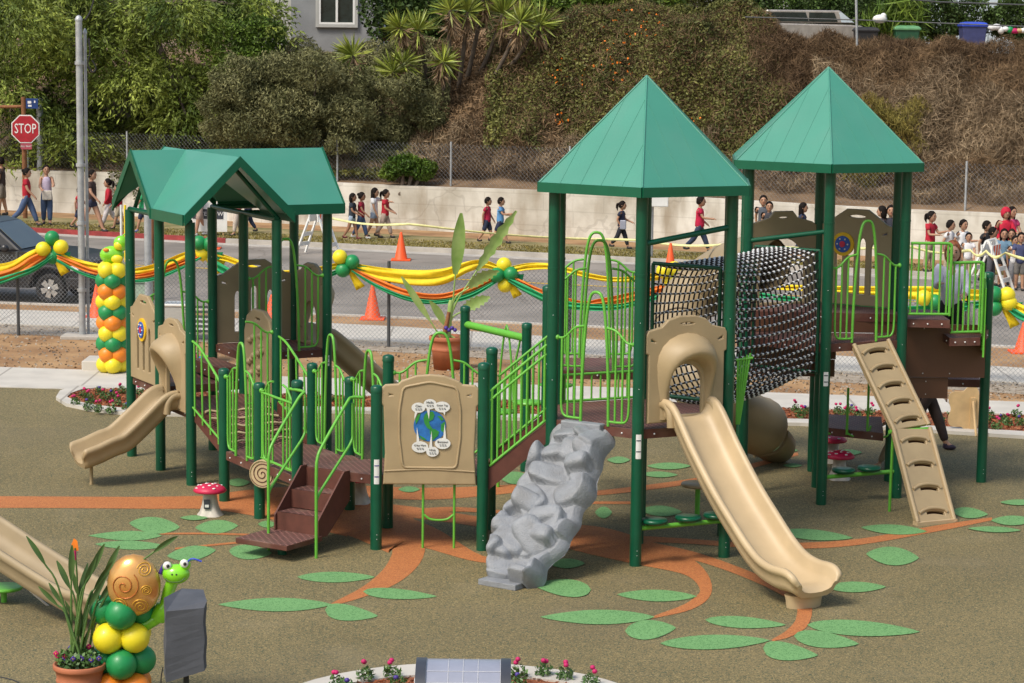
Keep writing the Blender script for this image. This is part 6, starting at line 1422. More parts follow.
# bedding plants
fproto = None
def bedding(px, py, s_, label, flower='magenta', tall=False):
    b = G(px, py, .03); t = thing('bedding_plant', b, label, 'flowering plant', 'bedding plants in the bark beds'); C = cloud_in(b+Vector((0,0,.07*s_)),(.1*s_,.1*s_,.09*s_),110,.2); leafset('foliage', C, .06*s_, .025*s_, 'leaf_plant', up=.6, parent=t)
    for k in range(2 if flower == 'magenta' else 1):
        q = b+Vector((random.uniform(-.05,.05)*s_,random.uniform(-.05,.05)*s_,(.17 if flower=='magenta' else .12)*s_+random.uniform(0,.05))); mb = MB(); mb.ball(q,(.03*s_,.03*s_,.026*s_),7,5,flower); mb.build('blossom', parent=t)
    return t
def beds():
    sets = [('bed beside the left slide', [(76,404),(84,397),(90,401),(88,408),(100,393.5),(104,399),(112,396),(117,404),(122,392.5),(126,409),(131,398),(98,411),(140,395),(147,402),(152,408),(111,411)]),
            ('bed behind the centre tower', [(316,402),(330,400),(345,404),(420,402),(560,412),(600,409),(640,413),(652,417)]),
            ('bed between the right tower and the path', [(796,411),(800,417),(806,413),(838,413),(845,417),(850,411),(858,418),(870,414),(952,417),(986,422),(990,417),(1003,421),(1008,425),(1016,416),(1020,424),(975,424),(996,429),(940,422)])]
    w_ = ['first','second','third','fourth','fifth','sixth','seventh','eighth','ninth','tenth','eleventh','twelfth','thirteenth','fourteenth','fifteenth','sixteenth','seventeenth','eighteenth']
    for nm, ps in sets:
        for i, (x_, y_) in enumerate(sorted(ps)):
            fl_ = 'purple' if i%3 == 2 else 'magenta'; bedding(x_, y_+1.5, .82, '%s-flowered plant, %s from left in the %s' % (fl_, w_[i], nm), fl_)
    for i, (x_, y_, fl_) in enumerate([(338,690,'magenta'),(365,681,'magenta'),(392,679,'magenta'),(350,694,'purple'),(398,690,'purple'),(519,679,'magenta'),(544,677,'magenta'),(565,681,'magenta'),(591,688,'magenta'),(518,689,'purple')]):
        bedding(x_, y_, .82, 'small bedding plant with %s flowers, %s of those in the round front bed' % (fl_, ['leftmost','third from left','fourth from left','second from left','fifth from left','seventh from left','eighth from left','ninth from left','rightmost','sixth from left'][i]), fl_)
beds()
# ================================================================== SPEAKER, SOLAR BIN, SLIDE AT LEFT
Y = 14.2; c = AT(183,637,Y); t = thing('speaker', (c.x, c.y, c.z-.24), 'loudspeaker under a grey cloth cover on a black stand in the lower left foreground', 'speaker')
l, r_ = AT(161,637,Y).x, AT(206,637,Y).x; z0, z1 = AT(183,679,Y).z, AT(183,599,Y+.1).z
xm = l+(r_-l)*.13
bot = [(l,Y+.10,z0+.01),(xm,Y-.07,z0-.005),(r_-.01,Y-.02,z0+.06),(r_,Y+.03,z0+.075),(r_-.06,Y+.34,z0+.06),(l+.08,Y+.36,z0+.02)]
mb = MB(); NL_ = 9; vs = []
for i in range(NL_+1):
    f = i/NL_
    for j,(x_,y_,z_) in enumerate(bot): k = 1-.03*f; zt_ = z1-(.03 if j in (1,2) else 0)+(-.012 if j==1 else 0); vs.append((c.x+(x_-c.x)*k+.004*math.sin(i*1.3+j), y_+.02*f+.004*math.sin(i*.9+j*2), z_+(zt_-z_)*f))
n = 6; mb.add(vs,[(i*n+j,i*n+(j+1)%n,(i+1)*n+(j+1)%n,(i+1)*n+j) for i in range(NL_) for j in range(n)]+[tuple(range(NL_*n,NL_*n+n))],False,'cover_grey'); o = mb.build('cloth_cover', parent=t)
mb = MB(); mb.tube([(c.x+.01,Y+.06,z0+.05),(c.x+.01,Y+.06,.25)],.018,10,'black'); mb.build('stand_pole', parent=t)
for k in range(3):
    an = k*2.094+.4; mb = MB(); mb.tube([(c.x,Y+.06,.75),(c.x+.5*math.cos(an),Y+.06+.5*math.sin(an),.01)],.012,8,'black'); mb.build('leg', parent=t)
mb = MB(); mb.tube(smoothpath([AT(163,667,Y),AT(161,680,Y),AT(162,700,Y)],4),.004,5,'black'); mb.build('cable', parent=t)
# solar litter bin
Y = 15.4; l, r_ = AT(415,670,Y).x, AT(511,670,Y).x; zt = AT(460,664,Y+.15).z; t = thing('solar_bin', ((l+r_)/2,Y+.3,0), 'dark grey litter bin with curved solar panel top at the bottom picture edge', 'litter bin')
def arc(n, grow=0): return [(Y-.08-grow+.62*(1-math.cos(q))*.5*1.0, zt-.30+(.30+grow)*math.sin(q)**.8) for q in [math.pi*i/n for i in range(n+1)]]
def shellx(x0,x1,pr,m,name):
    mb = MB(); n = len(pr); vs = [(x0,y,z) for y,z in pr]+[(x1,y,z) for y,z in pr]
    mb.add(vs,[(i,i+1,n+i+1,n+i) for i in range(n-1)],True,m); mb.add(vs,[tuple(range(n)),tuple(range(n,2*n))[::-1]],False,m); return mb.build(name,parent=t)
shellx(l+.07,r_-.07,arc(18),'solar','solar_panel'); shellx(l,l+.07,arc(18,.012),'slate','end_cap'); shellx(r_-.07,r_,arc(18,.012),'slate','end_cap')
for f in (.3,.5,.7,.0,1.0):
    x_ = l+.07+(r_-l-.14)*f; mb = MB(); pr = arc(18,.003); mb.tube([(x_,y,z) for y,z in pr],.0016,4,'silver',caps=False); mb.build('panel_seam', parent=t)
for k in (4,6): y,z = arc(18,.003)[k]; mb = MB(); mb.tube([(l+.07,y,z),(r_-.07,y,z)],.0014,4,'silver'); mb.build('panel_seam', parent=t)
mb = MB(); mb.prism([(l+.01,Y-.07),(r_-.01,Y-.07),(r_-.01,Y+.53),(l+.01,Y+.53)], 0, zt-.30, 'slate'); mb.build('cabinet', parent=t, bevel=.01)
mb = MB(); mb.ball((l-.002,Y+.02,zt-.1),(.004,.03,.04),6,5,'white'); mb.build('badge', parent=t)
# slide of another structure, lower left
t = thing('tan_slide', G(100,640), 'tan slide of a neighbouring structure coming in from the left edge behind the flower pot', 'slide')
e_ = G(118,632); s_ = AT(-70,512,23.2); dv = zz(e_,0)-zz(s_,0); L = dv.length
slide(t, zz(s_,0), dv, [(0,s_.z),(L*.2,s_.z*.84),(L*.5,s_.z*.52),(L*.8,s_.z*.24),(L*.92,.17),(L,.15)], .2, .2, 'tan_dark', name='chute')
mb = MB(); mb.tube([AT(-10,556,22.6),AT(70,625,22.3)],.012,8,'stem'); mb.tube([AT(-10,556,22.6),zz(AT(-10,556,22.6),0)],.02,8,'lime'); mb.build('edge_tube', parent=t)
for (px_,py_,nm) in ((4,597,'nearer lime green oval stepping pad with slots at the left edge'),(-8,562,'farther lime green stepping pad at the left edge')):
    b = G(px_,py_+5); mb = MB(); c = zz(b,.14); mb.lathe(c,[(.001,-.02),(.1,-.03),(.18,-.01),(.19,.012),(.17,.02),(.001,.01)],18,'lime'); mb.tube([c,zz(b,0)],.03,8,'lime'); solo(mb,'stepping_pad',nm,'stepping pad',org=b)
    
mb = MB(); mb.tube(smoothpath([G(-30,672),G(12,680),G(28,690)],4),.008,6,'black'); solo(mb,'cable','thin black cable lying on the ground in the lower left corner','cable')
# ================================================================== SMALL THINGS BY THE FENCE
b = G(183,341); mb = MB(); mb.prism([(b.x-.35,b.y),(b.x+.12,b.y),(b.x+.12,b.y+.5),(b.x-.35,b.y+.5)],0,.62,'stucco_light'); mb.prism([(b.x-.37,b.y-.02),(b.x+.14,b.y-.02),(b.x+.14,b.y+.52),(b.x-.37,b.y+.52)],.62,.67,'white'); solo(mb,'utility_cabinet','pale grey utility cabinet standing by the fence between the gabled tower posts','cabinet',org=b,bevel=.02)
b = G(140,322); m_('cab_green',(.33,.42,.33),.6); mb = MB(); mb.prism([(b.x-.2,b.y),(b.x+.2,b.y),(b.x+.2,b.y+.4),(b.x-.2,b.y+.4)],0,.75,'cab_green'); mb.prism([(b.x-.23,b.y-.03),(b.x+.23,b.y-.03),(b.x+.23,b.y+.43),(b.x-.23,b.y+.43)],.75,.80,'cab_green'); solo(mb,'utility_cabinet','small pale green utility cabinet behind the tall balloon column','cabinet',org=b,bevel=.02)
def foldchair():
    b = G(203,362); t = thing('folding_chair', b, 'dark slatted folding chair on the dirt behind the gabled tower', 'chair')
    mb = MB(); 
    for k in range(6): z = .5+k*.08; mb.box(b+Vector((0,.2+.02*k,z)),(.42,.02,.045),m='dkpost')
    mb.build('backrest', parent=t); mb = MB(); mb.box(b+Vector((0,0,.42)),(.42,.4,.03),m='dkpost'); mb.build('seat', parent=t)
    for sx in (-.2,.2):
        for (y0,y1,z1) in ((-.2,.3,.95),(.22,-.18,.42)): mb = MB(); mb.tube([b+Vector((sx,y0,0)),b+Vector((sx,y1,z1))],.014,6,'dkpost'); mb.build('leg', parent=t)
foldchair()
for k,(px_,py_,m,nm) in enumerate(((196,364,'magenta','pink'),(201,366,'earth_blue','blue'),(207,365,'b_lime','lime green'),(211,367,'white','white'))):
    b = G(px_,py_); mb = MB(); mb.lathe(b,[(.001,0),(.07,.005),(.09,.07),(.06,.12),(.03,.16),(.001,.17)],10,m); solo(mb,'toy','small %s toy lying on the ground beside the folding chair'%nm,'toy',org=b)
# plywood cut-out at the right
b = G(966,432); t = thing('plywood_cutout', b, 'flower-shaped plywood cut-out seen from behind with its wooden prop, right of the steps', 'plywood cut-out')
P = []; 
for k in range(60):
    q = 2*math.pi*k/60; r_ = .30+.045*math.cos(5*q); x_, y_ = r_*math.cos(q)*.9, .33+r_*math.sin(q)*1.05
    P.append((x_, max(0,y_)))
plate('board', P, [], .02, .002, frame_mtx(b,(1,0,0),(0,0,1)), 'wood', t); mb = MB(); mb.box(b+Vector((.08,-.03,.25)),(.07,.04,.5),m='wood'); mb.tube([b+Vector((.08,-.05,.45)),b+Vector((.08,-.35,0))],.02,4,'wood',smooth=False); mb.build('prop', parent=t)
# ================================================================== DARK CAR ON THE LEFT
def darkcar():
    wc = G(49.5,304.5); dv = (G(380,317)-G(60,304)); dv.z = 0; dv.normalize(); sv = Vector((-dv.y,dv.x,0))     # sv points away
    t = thing('parked_car', wc-dv*1.4, 'dark blue-grey off-road car parked on the road at the left picture edge', 'car')
    def q(a, s, z): return zz(wc,0)+dv*a+sv*s+Vector((0,0,z))
    # outline along the length (a forward), front wheel at a=0
    wid = 1.75
    body = [(-3.6,.38),(-3.6,.95),(-3.3,1.02),(-1.0,1.04),(-.6,1.06),(.0,1.03),(.55,.97),(.78,.86),(.83,.6),(.80,.34),(.40,.34)]
    arch = [(.40*math.cos(a_),.33+.40*math.sin(a_)) for a_ in [math.pi*i/10 for i in range(11)]]
    body2 = body+arch+[(-.42,.32),(-2.2,.32)]+[(-2.6+.40*math.cos(a_),.33+.40*math.sin(a_)) for a_ in [math.pi*i/10 for i in range(11)]]
    def ex(pts, s0, s1, m, name, parent=t, bev=.03, tp=0):
        mb = MB(); n = len(pts); mid_ = (s0+s1)/2
        vs = [q(a,s0+(tp*(z-.9) if z>.9 else 0),z) for a,z in pts]+[q(a,s1-(tp*(z-.9) if z>.9 else 0),z) for a,z in pts]
        mb.add(vs,[tuple(range(n)),tuple(range(n,2*n))[::-1]]+[(i,n+i,n+(i+1)%n,(i+1)%n) for i in range(n)],False,m); return mb.build(name,parent=parent,bevel=bev)
    ex(body2,0,wid,'car','body',tp=.1)
    ex([(-3.5,1.0),(-3.3,1.55),(-2.9,1.66),(-1.6,1.66),(-1.35,1.60),(-.62,1.04)],.06,wid-.06,'car','roof',tp=.22,bev=.05)
    mb = MB(); g_ = [(-.70,.20,1.08),(-.70,wid-.20,1.08),(-1.33,wid-.28,1.57),(-1.33,.28,1.57)]; vs = [q(*p)+dv*.03+Vector((0,0,.02)) for p in g_]; vs += [v-dv*.02 for v in vs]; mb.add(vs,[(0,1,2,3),(7,6,5,4),(0,4,5,1),(1,5,6,2),(2,6,7,3),(3,7,4,0)],False,'windscreen_glass'); mb.build('windscreen',parent=t)
    for (a0_,a1_,b0_,b1_) in ((-1.05,-1.45,-1.95,-1.95),(-2.05,-2.05,-2.8,-2.75)):
        mb = MB(); g_ = [(a0_,.065,1.08),(a1_,.19,1.54),(b1_,.19,1.54),(b0_,.065,1.08)]; vs = [q(*p)-sv*.015 for p in g_]; vs += [v-sv*.006 for v in vs]; mb.add(vs,[(0,1,2,3),(7,6,5,4),(0,4,5,1),(1,5,6,2),(2,6,7,3),(3,7,4,0)],False,'glass_dark'); mb.build('side_window',parent=t)
    mb = MB(); mb.ball(q(-.92,-.1,1.12),(.09,.05,.08),10,8,'car'); mb.build('mirror',parent=t)
    mb = MB(); a_ = [(.44*math.cos(x_),.33+.44*math.sin(x_)) for x_ in [math.pi*i/14 for i in range(15)]]; mb.tube([q(a,-.015,z) for a,z in a_],.045,8,'black'); mb.build('wheel_arch',parent=t)
    for s_,(a_) in ((0.02,0),(0.02,-2.6),(wid-.24,0)):
        mb = MB(); c = q(a_,s_,.32); R3 = Matrix((dv,Vector((0,0,1)),sv)).transposed()
        def lat(prof, m, seg=28):
            vs = []; 
            for (r2,d2_) in prof:
                for k in range(seg): x_ = 2*math.pi*k/seg; vs.append(c+dv*(r2*math.cos(x_))+Vector((0,0,r2*math.sin(x_)))+sv*d2_)
            mb.add(vs,[(i*seg+k,i*seg+(k+1)%seg,(i+1)*seg+(k+1)%seg,(i+1)*seg+k) for i in range(len(prof)-1) for k in range(seg)],True,m)
        lat([(.20,.02),(.22,-.01),(.29,-.01),(.32,.03),(.32,.2),(.28,.23),(.15,.23)],'tyre'); w_ = mb.build('tyre',parent=t)
        mb = MB(); lat([(.001,.04),(.20,.04),(.205,.0),(.19,.0),(.18,.04)],'black'); 
        for k in range(6):
            x_ = k*math.pi/3+.3; u = dv*math.cos(x_)+Vector((0,0,math.sin(x_))); v_ = dv*-math.sin(x_)+Vector((0,0,math.cos(x_)))
            p = [c+u*.03-v_*.04,c+u*.03+v_*.04,c+u*.19+v_*.062,c+u*.19-v_*.062]; p = [x2-sv*.005 for x2 in p]+[x2+sv*.03 for x2 in p]; mb.add(p,[(0,1,2,3),(7,6,5,4),(0,4,5,1),(1,5,6,2),(2,6,7,3),(3,7,4,0)],False,'chrome')
        mb.ball(c-sv*.01,.045,10,8,'chrome'); mb.build('rim',parent=w_)
    mb = MB(); mb.box(q(.62,-.01,.78),(.3,.05,.16),Matrix((dv,sv,Vector((0,0,1)))).transposed(),'silver'); mb.build('headlight',parent=t,bevel=.02)
    mb = MB(); mb.box(q(.62,-.02,.47),(.42,.06,.2),Matrix((dv,sv,Vector((0,0,1)))).transposed(),'black'); mb.build('bumper',parent=t,bevel=.03)
    mb = MB(); mb.box(q(-.35,-.012,.62),(.02,.02,.5),Matrix((dv,sv,Vector((0,0,1)))).transposed(),'black'); mb.box(q(-1.3,-.012,.70),(.02,.02,.6),Matrix((dv,sv,Vector((0,0,1)))).transposed(),'black'); mb.build('door_gap',parent=t)
m_('windscreen_glass',(.035,.045,.04),.2,var=.4,scale=1.5,spec=.9,coat=.8)
darkcar()
# sign board seen through the gabled tower
b = G(211,240); c = AT(208,217,b.y); t = thing('placard', b, 'white placard with a dark block, seen through the posts of the gabled tower', 'sign')
mb = MB(); mb.box(c,(1.02,.02,.78),m='white'); mb.build('board',parent=t); mb = MB(); mb.box(c+Vector((0,-.014,.08)),(.82,.008,.26),m='slate'); mb.build('dark_block',parent=t)
textmesh('lettering','VOTE NOW',.15,frame_mtx(c+Vector((0,-.022,.08)),(1,0,0),(0,0,1)),'white',t,.003)
for dx in (-.4,.4): mb = MB(); mb.tube([c+Vector((dx,.03,-.38)),zz(c+Vector((dx,.03,0)),.0)],.02,6,'wood'); mb.build('leg',parent=t)
# ================================================================== PEOPLE
def skin_mesh(name, verts, edges, radii, mname, sub=1, root=0):
    me = bpy.data.meshes.new(name); me.from_pydata([tuple(v) for v in verts], edges, []); o = bpy.data.objects.new('tmp', me); COL.objects.link(o)
    md = o.modifiers.new('skin','SKIN'); md.use_smooth_shade = True; md.branch_smoothing = .6
    for i, r_ in enumerate(radii): sv_ = me.skin_vertices[0].data[i]; sv_.radius = (r_, r_) if isinstance(r_, (int,float)) else r_; sv_.use_root = (i == root)
    if sub: s_ = o.modifiers.new('sub','SUBSURF'); s_.levels = sub; s_.render_levels = sub
    dg = bpy.context.evaluated_depsgraph_get(); out = bpy.data.meshes.new_from_object(o.evaluated_get(dg)); bpy.data.objects.remove(o); bpy.data.meshes.remove(me)
    out.name = name; out.materials.clear(); out.materials.append(MT[mname]); out.polygons.foreach_set('use_smooth',[True]*len(out.polygons)); return out
def joinmesh(name, a, mb, mats):
    """append MB geometry (material keys mats) to mesh a"""
    b = mb.mesh('t'); bm = bmesh.new(); bm.from_mesh(a); n = len(bm.faces); off = len(a.materials)
    for m in b.materials: a.materials.append(m)
    bm.from_mesh(b); bm.faces.ensure_lookup_table()
    for f in bm.faces[n:]: f.material_index += off
    bm.to_mesh(a); bm.free(); bpy.data.meshes.remove(b); return a
PCOUNT = 0
def person(px, pyf, h, head, label, shirt=(.4,.02,.03), pants=(.05,.08,.2), hair='short', hairm='hair_black', skin='skin', stride=.3, armL=.4, armR=-.4, elbow=.4, sleeve='short', legs='long', adult=False, z0=None, loc=None, group='people on the far footpath', shoes=(.03,.03,.03), lookdown=0, bag=None, extra=None, armfwd=None):
    """head: heading angle (0 = towards +x, pi/2 = away); stride/arms in radians"""
    global PCOUNT; PCOUNT += 1
    if loc is None: g_ = G(px, pyf, .11 if z0 is None else z0); loc = (g_.x, g_.y, .115 if z0 is None else z0)
    t = thing('person', loc, label, 'person', group); t.rotation_euler = (0,0,head); t['_org'] = (0,0,0)
    hs = 1.0 if adult else 1.12; W_ = .92 if adult else 1.0
    def P(x,y,z): return Vector((x*h,y*h,z*h))
    hipz = .50 if adult else .47; shz = .80 if adult else .775
    def leg(side, a_):                       # a_ thigh swing; back leg bends knee
        hp = P(0,.048*side,hipz-.01); tl = .235 if adult else .22; sl_ = hipz-.01-tl-.045
        kn_ = hp+P(math.sin(a_)*tl,0,-math.cos(a_)*tl); b_ = a_-(.55*max(0,-a_)*1.6+.12*abs(a_)+.02); an = kn_+P(math.sin(b_)*sl_,0,-math.cos(b_)*sl_); toe = an+P(.075,.008*side,-.03)
        return hp, kn_, an, toe
    L_, R_ = leg(1,stride), leg(-1,-stride); dz = .045*h-min(L_[2].z,R_[2].z); up = Vector((0,0,dz))
    L_ = [p+up for p in L_]; R_ = [p+up for p in R_]
    pel = P(0,0,hipz+.02)+up; wst = P(0,0,hipz+.11)+up; che = P(.008,0,shz-.07)+up; nb = P(0,0,shz+.025)+up; nk = P(.006,0,shz+.055)+up; hc = P(.016,0,.915)+up if adult else P(.018,0,.90)+up
    nk2 = hc-P(.008,0,.03)
    def arm(side, a_, el):
        s = P(0,.095*side*W_,shz)+up; ua, fa = .165, .15
        e = s+P(math.sin(a_)*ua,.025*side,-math.cos(a_)*ua); a2 = a_+el; w_ = e+P(math.sin(a2)*fa,-.02*side,-math.cos(a2)*fa); hd = w_+P(math.sin(a2)*.045,-.005*side,-math.cos(a2)*.045); return s, e, w_, hd
    AL, AR = arm(1,armL,elbow), arm(-1,armR,elbow)
    V_ = [pel,wst,che,nb,nk,nk2]; E = [(0,1),(1,2),(2,3),(3,4),(4,5)]; r = [.070,.056,.060,.034,.030,.030]
    for pts, par, rr_ in ((L_,0,(.058,.040,.025,.02)),(R_,0,(.058,.040,.025,.02)),(AL,2,(.028,.025,.018,.019)),(AR,2,(.028,.025,.018,.019))):
        k = par
        for p, q in zip(pts, rr_): V_.append(p); r.append(q); E.append((k,len(V_)-1)); k = len(V_)-1
    body = skin_mesh('body', V_, E, [x*h*(1 if adult else .97) for x in r], skin)
    mb = MB(); hr = .066*h*hs; tilt = Matrix.Rotation(lookdown,3,'Y')
    def HP(x,y,z): return hc+tilt@Vector((x*hr,y*hr,z*hr))
    mb.ball(hc,(hr*.98,hr*.84,hr*1.18),16,12,skin,tilt); mb.ball(HP(.35,0,-.62),(hr*.55,hr*.5,hr*.5),10,8,skin,tilt); mb.ball(HP(1.0,0,-.12),(hr*.16,hr*.14,hr*.2),8,6,skin,tilt)
    for s in (-1,1):
        mb.ball(HP(.86,.33*s,.08),(hr*.12,hr*.13,hr*.10),8,6,'eye',tilt); mb.ball(HP(.0,.86*s,-.02),(hr*.16,hr*.09,hr*.26),8,6,skin,tilt); mb.ball(HP(.88,.33*s,.32),(hr*.09,hr*.22,hr*.045),8,4,hairm,tilt)
    mb.ball(HP(.86,0,-.52),(hr*.1,hr*.26,hr*.07),8,5,'lip',tilt)
    for Apts in (AL,AR):                      # palm and five tapered fingers
        w_, hd = Apts[2], Apts[3]; d = (hd-w_).normalized(); sd_ = Vector((0,1,0)); n_ = d.cross(sd_).normalized(); s = h
        for i, ln in enumerate((.036,.042,.045,.040)):
            o_ = (i-1.5)*.0095*s; p0 = w_+d*.03*s+sd_*o_*.9; p1 = p0+d*ln*.55*s+sd_*o_*.1; p2 = p1+(d*.75+n_*-.5).normalized()*ln*.5*s; mb.tube([p0,p1,p2],[.0062*s,.0055*s,.004*s],6,skin)
        sgn = -1 if Apts is AL else 1; p0 = w_+d*.012*s+sd_*sgn*.012*s; mb.tube([p0,p0+d*.018*s+sd_*sgn*.014*s,p0+d*.036*s+sd_*sgn*.016*s],[.008*s,.007*s,.005*s],6,skin)
    body = joinmesh('body', body, mb, None); meshobj('body', body, t)
    # clothing
    sk = 'cl_%02d_shirt' % PCOUNT; MT[sk] = mat(sk, shirt, .85, var=.12, scale=8)
    pk = 'cl_%02d_pants' % PCOUNT; MT[pk] = mat(pk, pants, .85, var=.15, scale=8)
    V2 = [pel-P(0,0,.045),pel+P(0,0,.03),che,nb-P(0,0,.012)]; E2 = [(0,1),(1,2),(2,3)]; r2 = [.097,.090,.094,.060]
    for Ap in (AL,AR):
        V2.append(Ap[0]); r2.append(.048); E2.append((2,len(V2)-1)); 
        if sleeve == 'short': V2.append(Ap[0].lerp(Ap[1],.62)); r2.append(.043); E2.append((len(V2)-2,len(V2)-1))
        elif sleeve == 'long':
            V2.append(Ap[1]); r2.append(.036); E2.append((len(V2)-2,len(V2)-1)); V2.append(Ap[1].lerp(Ap[2],.92)); r2.append(.028); E2.append((len(V2)-2,len(V2)-1))
        else: V2.pop(); r2.pop(); E2.pop()
    meshobj('shirt', skin_mesh('shirt', V2, E2, [x*h for x in r2], sk, root=0), t)
    V3 = [pel+P(0,0,.0),wst-P(0,0,.015)]; r3 = [.083,.074]; E3 = [(0,1)]
    for Lg in (L_,R_):
        V3.append(Lg[0]); r3.append(.066); E3.append((0,len(V3)-1))
        if legs == 'long':
            V3.append(Lg[1]); r3.append(.052); E3.append((len(V3)-2,len(V3)-1)); V3.append(Lg[1].lerp(Lg[2],.9)); r3.append(.038); E3.append((len(V3)-2,len(V3)-1))
        elif legs == 'knee': V3.append(Lg[1]+P(0,0,.01)); r3.append(.056); E3.append((len(V3)-2,len(V3)-1))
        else: V3.append(Lg[0].lerp(Lg[1],.5)); r3.append(.062); E3.append((len(V3)-2,len(V3)-1))
    meshobj('trousers' if legs == 'long' else 'shorts', skin_mesh('trousers', V3, E3, [x*h for x in r3], pk), t)
    hk = 'cl_%02d_shoe' % PCOUNT; MT[hk] = mat(hk, shoes, .7)
    for Lg in (L_,R_):
        mb = MB(); d = (Lg[3]-Lg[2]); d.z = 0; c = Lg[2]+P(.028,0,-.024); mb.ball(c,(.062*h,.028*h,.026*h),12,8,hk); mb.ball(Lg[2]+P(0,0,-.008),(.03*h,.026*h,.03*h),10,6,hk); meshobj('shoe', mb.mesh('shoe'), t)
    # hair
    mb = MB(); seg, rings = 18, 10; vs = []
    for i in range(rings+1):
        th = math.pi*.68*i/rings
        for k in range(seg):
            ph = 2*math.pi*k/seg; front = max(0,math.cos(ph)); lim = th*(1-.60*front*(i/rings)); x = math.sin(lim)*math.cos(ph); y = math.sin(lim)*math.sin(ph); z = math.cos(lim)
            wob = 1+.05*math.sin(ph*9+i*2.3+PCOUNT); vs.append(HP(-.09+x*1.06*wob,y*.96*wob,.06+z*1.24*wob))
    mb.add(vs,[(i*seg+k,(i+1)*seg+k,(i+1)*seg+(k+1)%seg,i*seg+(k+1)%seg) for i in range(rings) for k in range(seg)],True,hairm)
    if hair == 'pony': mb.tube(smoothpath([HP(-.9,0,.5),HP(-1.45,0,.3),HP(-1.55,0,-.6),HP(-1.35,0,-1.5)],4),[hr*.28]*4+[hr*.34]*5+[hr*.26,hr*.2,hr*.14,hr*.05],8,hairm)
    if hair == 'bun': mb.ball(HP(-1.05,0,.55),hr*.45,10,8,hairm)
    if hair in ('long','bob'):
        ln = -3.0 if hair == 'long' else -1.5; fr = []
        for i in range(8):
            f = i/7; z = .4+(ln-.4)*f; w_ = (.88+.10*math.sin(math.pi*f))*(1-.35*f**3); fr.append([HP(-.25+w_*math.cos(q)*.9-(.15*f), w_*math.sin(q)*1.02, z) for q in [math.pi*(.32+1.36*j/14) for j in range(15)]]+[HP(-.25+w_*math.cos(q)*.6-(.15*f), w_*math.sin(q)*.8, z) for q in [math.pi*(1.68-1.36*j/14) for j in range(15)]])
        n = 30; vs = [p for f_ in fr for p in f_]; mb.add(vs,[(i*n+k,i*n+(k+1)%n,(i+1)*n+(k+1)%n,(i+1)*n+k) for i in range(7) for k in range(n)]+[tuple(range(7*n,8*n))],True,hairm)
    meshobj('hair', mb.mesh('hair'), t)
    if extra: extra(t, P, hc, HP, hr, che, AL, AR, up)
    return t, (P, hc, AL, AR, up)
RED = (.42,.012,.03); JEAN = (.06,.10,.20); KHAKI = (.38,.32,.23); WHITE = (.68,.68,.70); NAVY = (.02,.03,.07); BLK = (.02,.02,.025)
E_, Wst, TOW = rad(-15), rad(165), rad(-95)
def bagx(c, m, sz, strap=True):
    def f(t, P, hc, HP, hr, che, AL, AR, up):
        mb = MB(); mb.box(P(*c)+up, [s for s in sz], m=m); o = mb.build('bag', bevel=.02); o.parent = t
    return f
def stripes(colour):
    def f(t, P, hc, HP, hr, che, AL, AR, up):
        MT['stripe'] = MT.get('stripe') or mat('stripe', colour, .85)
        for z in (.62,.66,.70,.74):
            mb = MB(); P0 = [P(.095*math.cos(q),.098*math.sin(q),z)+up for q in [2*math.pi*k/20 for k in range(21)]]; mb.tube(P0,.012,6,'stripe'); o = mb.build('stripe_band'); o.parent = t
    return f
person(2,214+2,1.72,rad(180),'man in a dark brown shirt cut off by the left picture edge',(.05,.035,.035),(.2,.17,.14),stride=.1,armL=.1,armR=.1,adult=True,legs='knee')
person(27,226,1.66,E_+rad(8),'woman in a red shirt and blue jeans striding right below the stop sign',RED,JEAN,'bun',stride=.42,armL=-.45,armR=.35,adult=True,skin='skin')
person(47,225,1.68,rad(-75),'woman in striped tank top and jeans with pale bag, left of the steel pole',(.45,.38,.50),JEAN,'pony',stride=.1,armL=.5,armR=.25,elbow=1.1,sleeve='none',adult=True,skin='skin',extra=bagx((.10,.0,.50),'stem',(.14,.26,.26)))
person(92,232,1.74,rad(-20),'woman in a dark brown top and dark shorts just right of the steel pole',(.06,.035,.03),(.03,.035,.07),'pony',stride=.42,armL=-.4,armR=.35,sleeve='short',legs='short',adult=True,skin='skin')
person(80,229,1.2,rad(-10),'child in a red shirt mostly hidden behind the steel pole',RED,NAVY,stride=.35,legs='knee')
person(109,227,1.38,rad(195),'girl in a long-sleeved red top and white trousers facing left',RED,(.6,.56,.58),'pony',stride=.35,armL=.15,armR=-.2,sleeve='long',skin='skin')
person(119,229,1.25,rad(190),'child in a red shirt beside the white stake, partly hidden by a roof',RED,KHAKI,stride=.3,legs='knee')
person(143,232,1.3,rad(180),'child in a green shirt seen between two posts of the gabled tower',(.02,.32,.12),NAVY,stride=.3,legs='knee',shoes=(.1,.15,.4))
person(237,236,1.32,rad(180),'child in a red shirt and pale trousers seen under the gabled roof',RED,(.55,.48,.42),stride=.15,armL=.5,elbow=.9)
person(248,233,1.25,rad(180),'child hidden behind a post of the gabled tower, only the dark clothes showing',NAVY,NAVY,stride=.3)
person(200,236,1.5,rad(200),'adult in a lilac top behind the placard',(.38,.30,.52),(.4,.3,.25),'bob',stride=.2,adult=True,legs='knee',shoes=(.7,.7,.7))
person(352,239.5,1.25,E_,'girl in navy shirt and denim shorts, leftmost of the four by the cone',(.025,.035,.05),(.30,.38,.5),'bob',stride=.28,armL=.3,armR=.3,elbow=.8,legs='short',shoes=(.12,.02,.03),skin='skin_dark')
person(361,239,1.27,E_,'child in a dark red shirt and jeans, second of the four by the cone',(.25,.01,.03),JEAN,'bun',stride=.3,armL=-.2,armR=.4,shoes=(.6,.6,.6),skin='skin_dark')
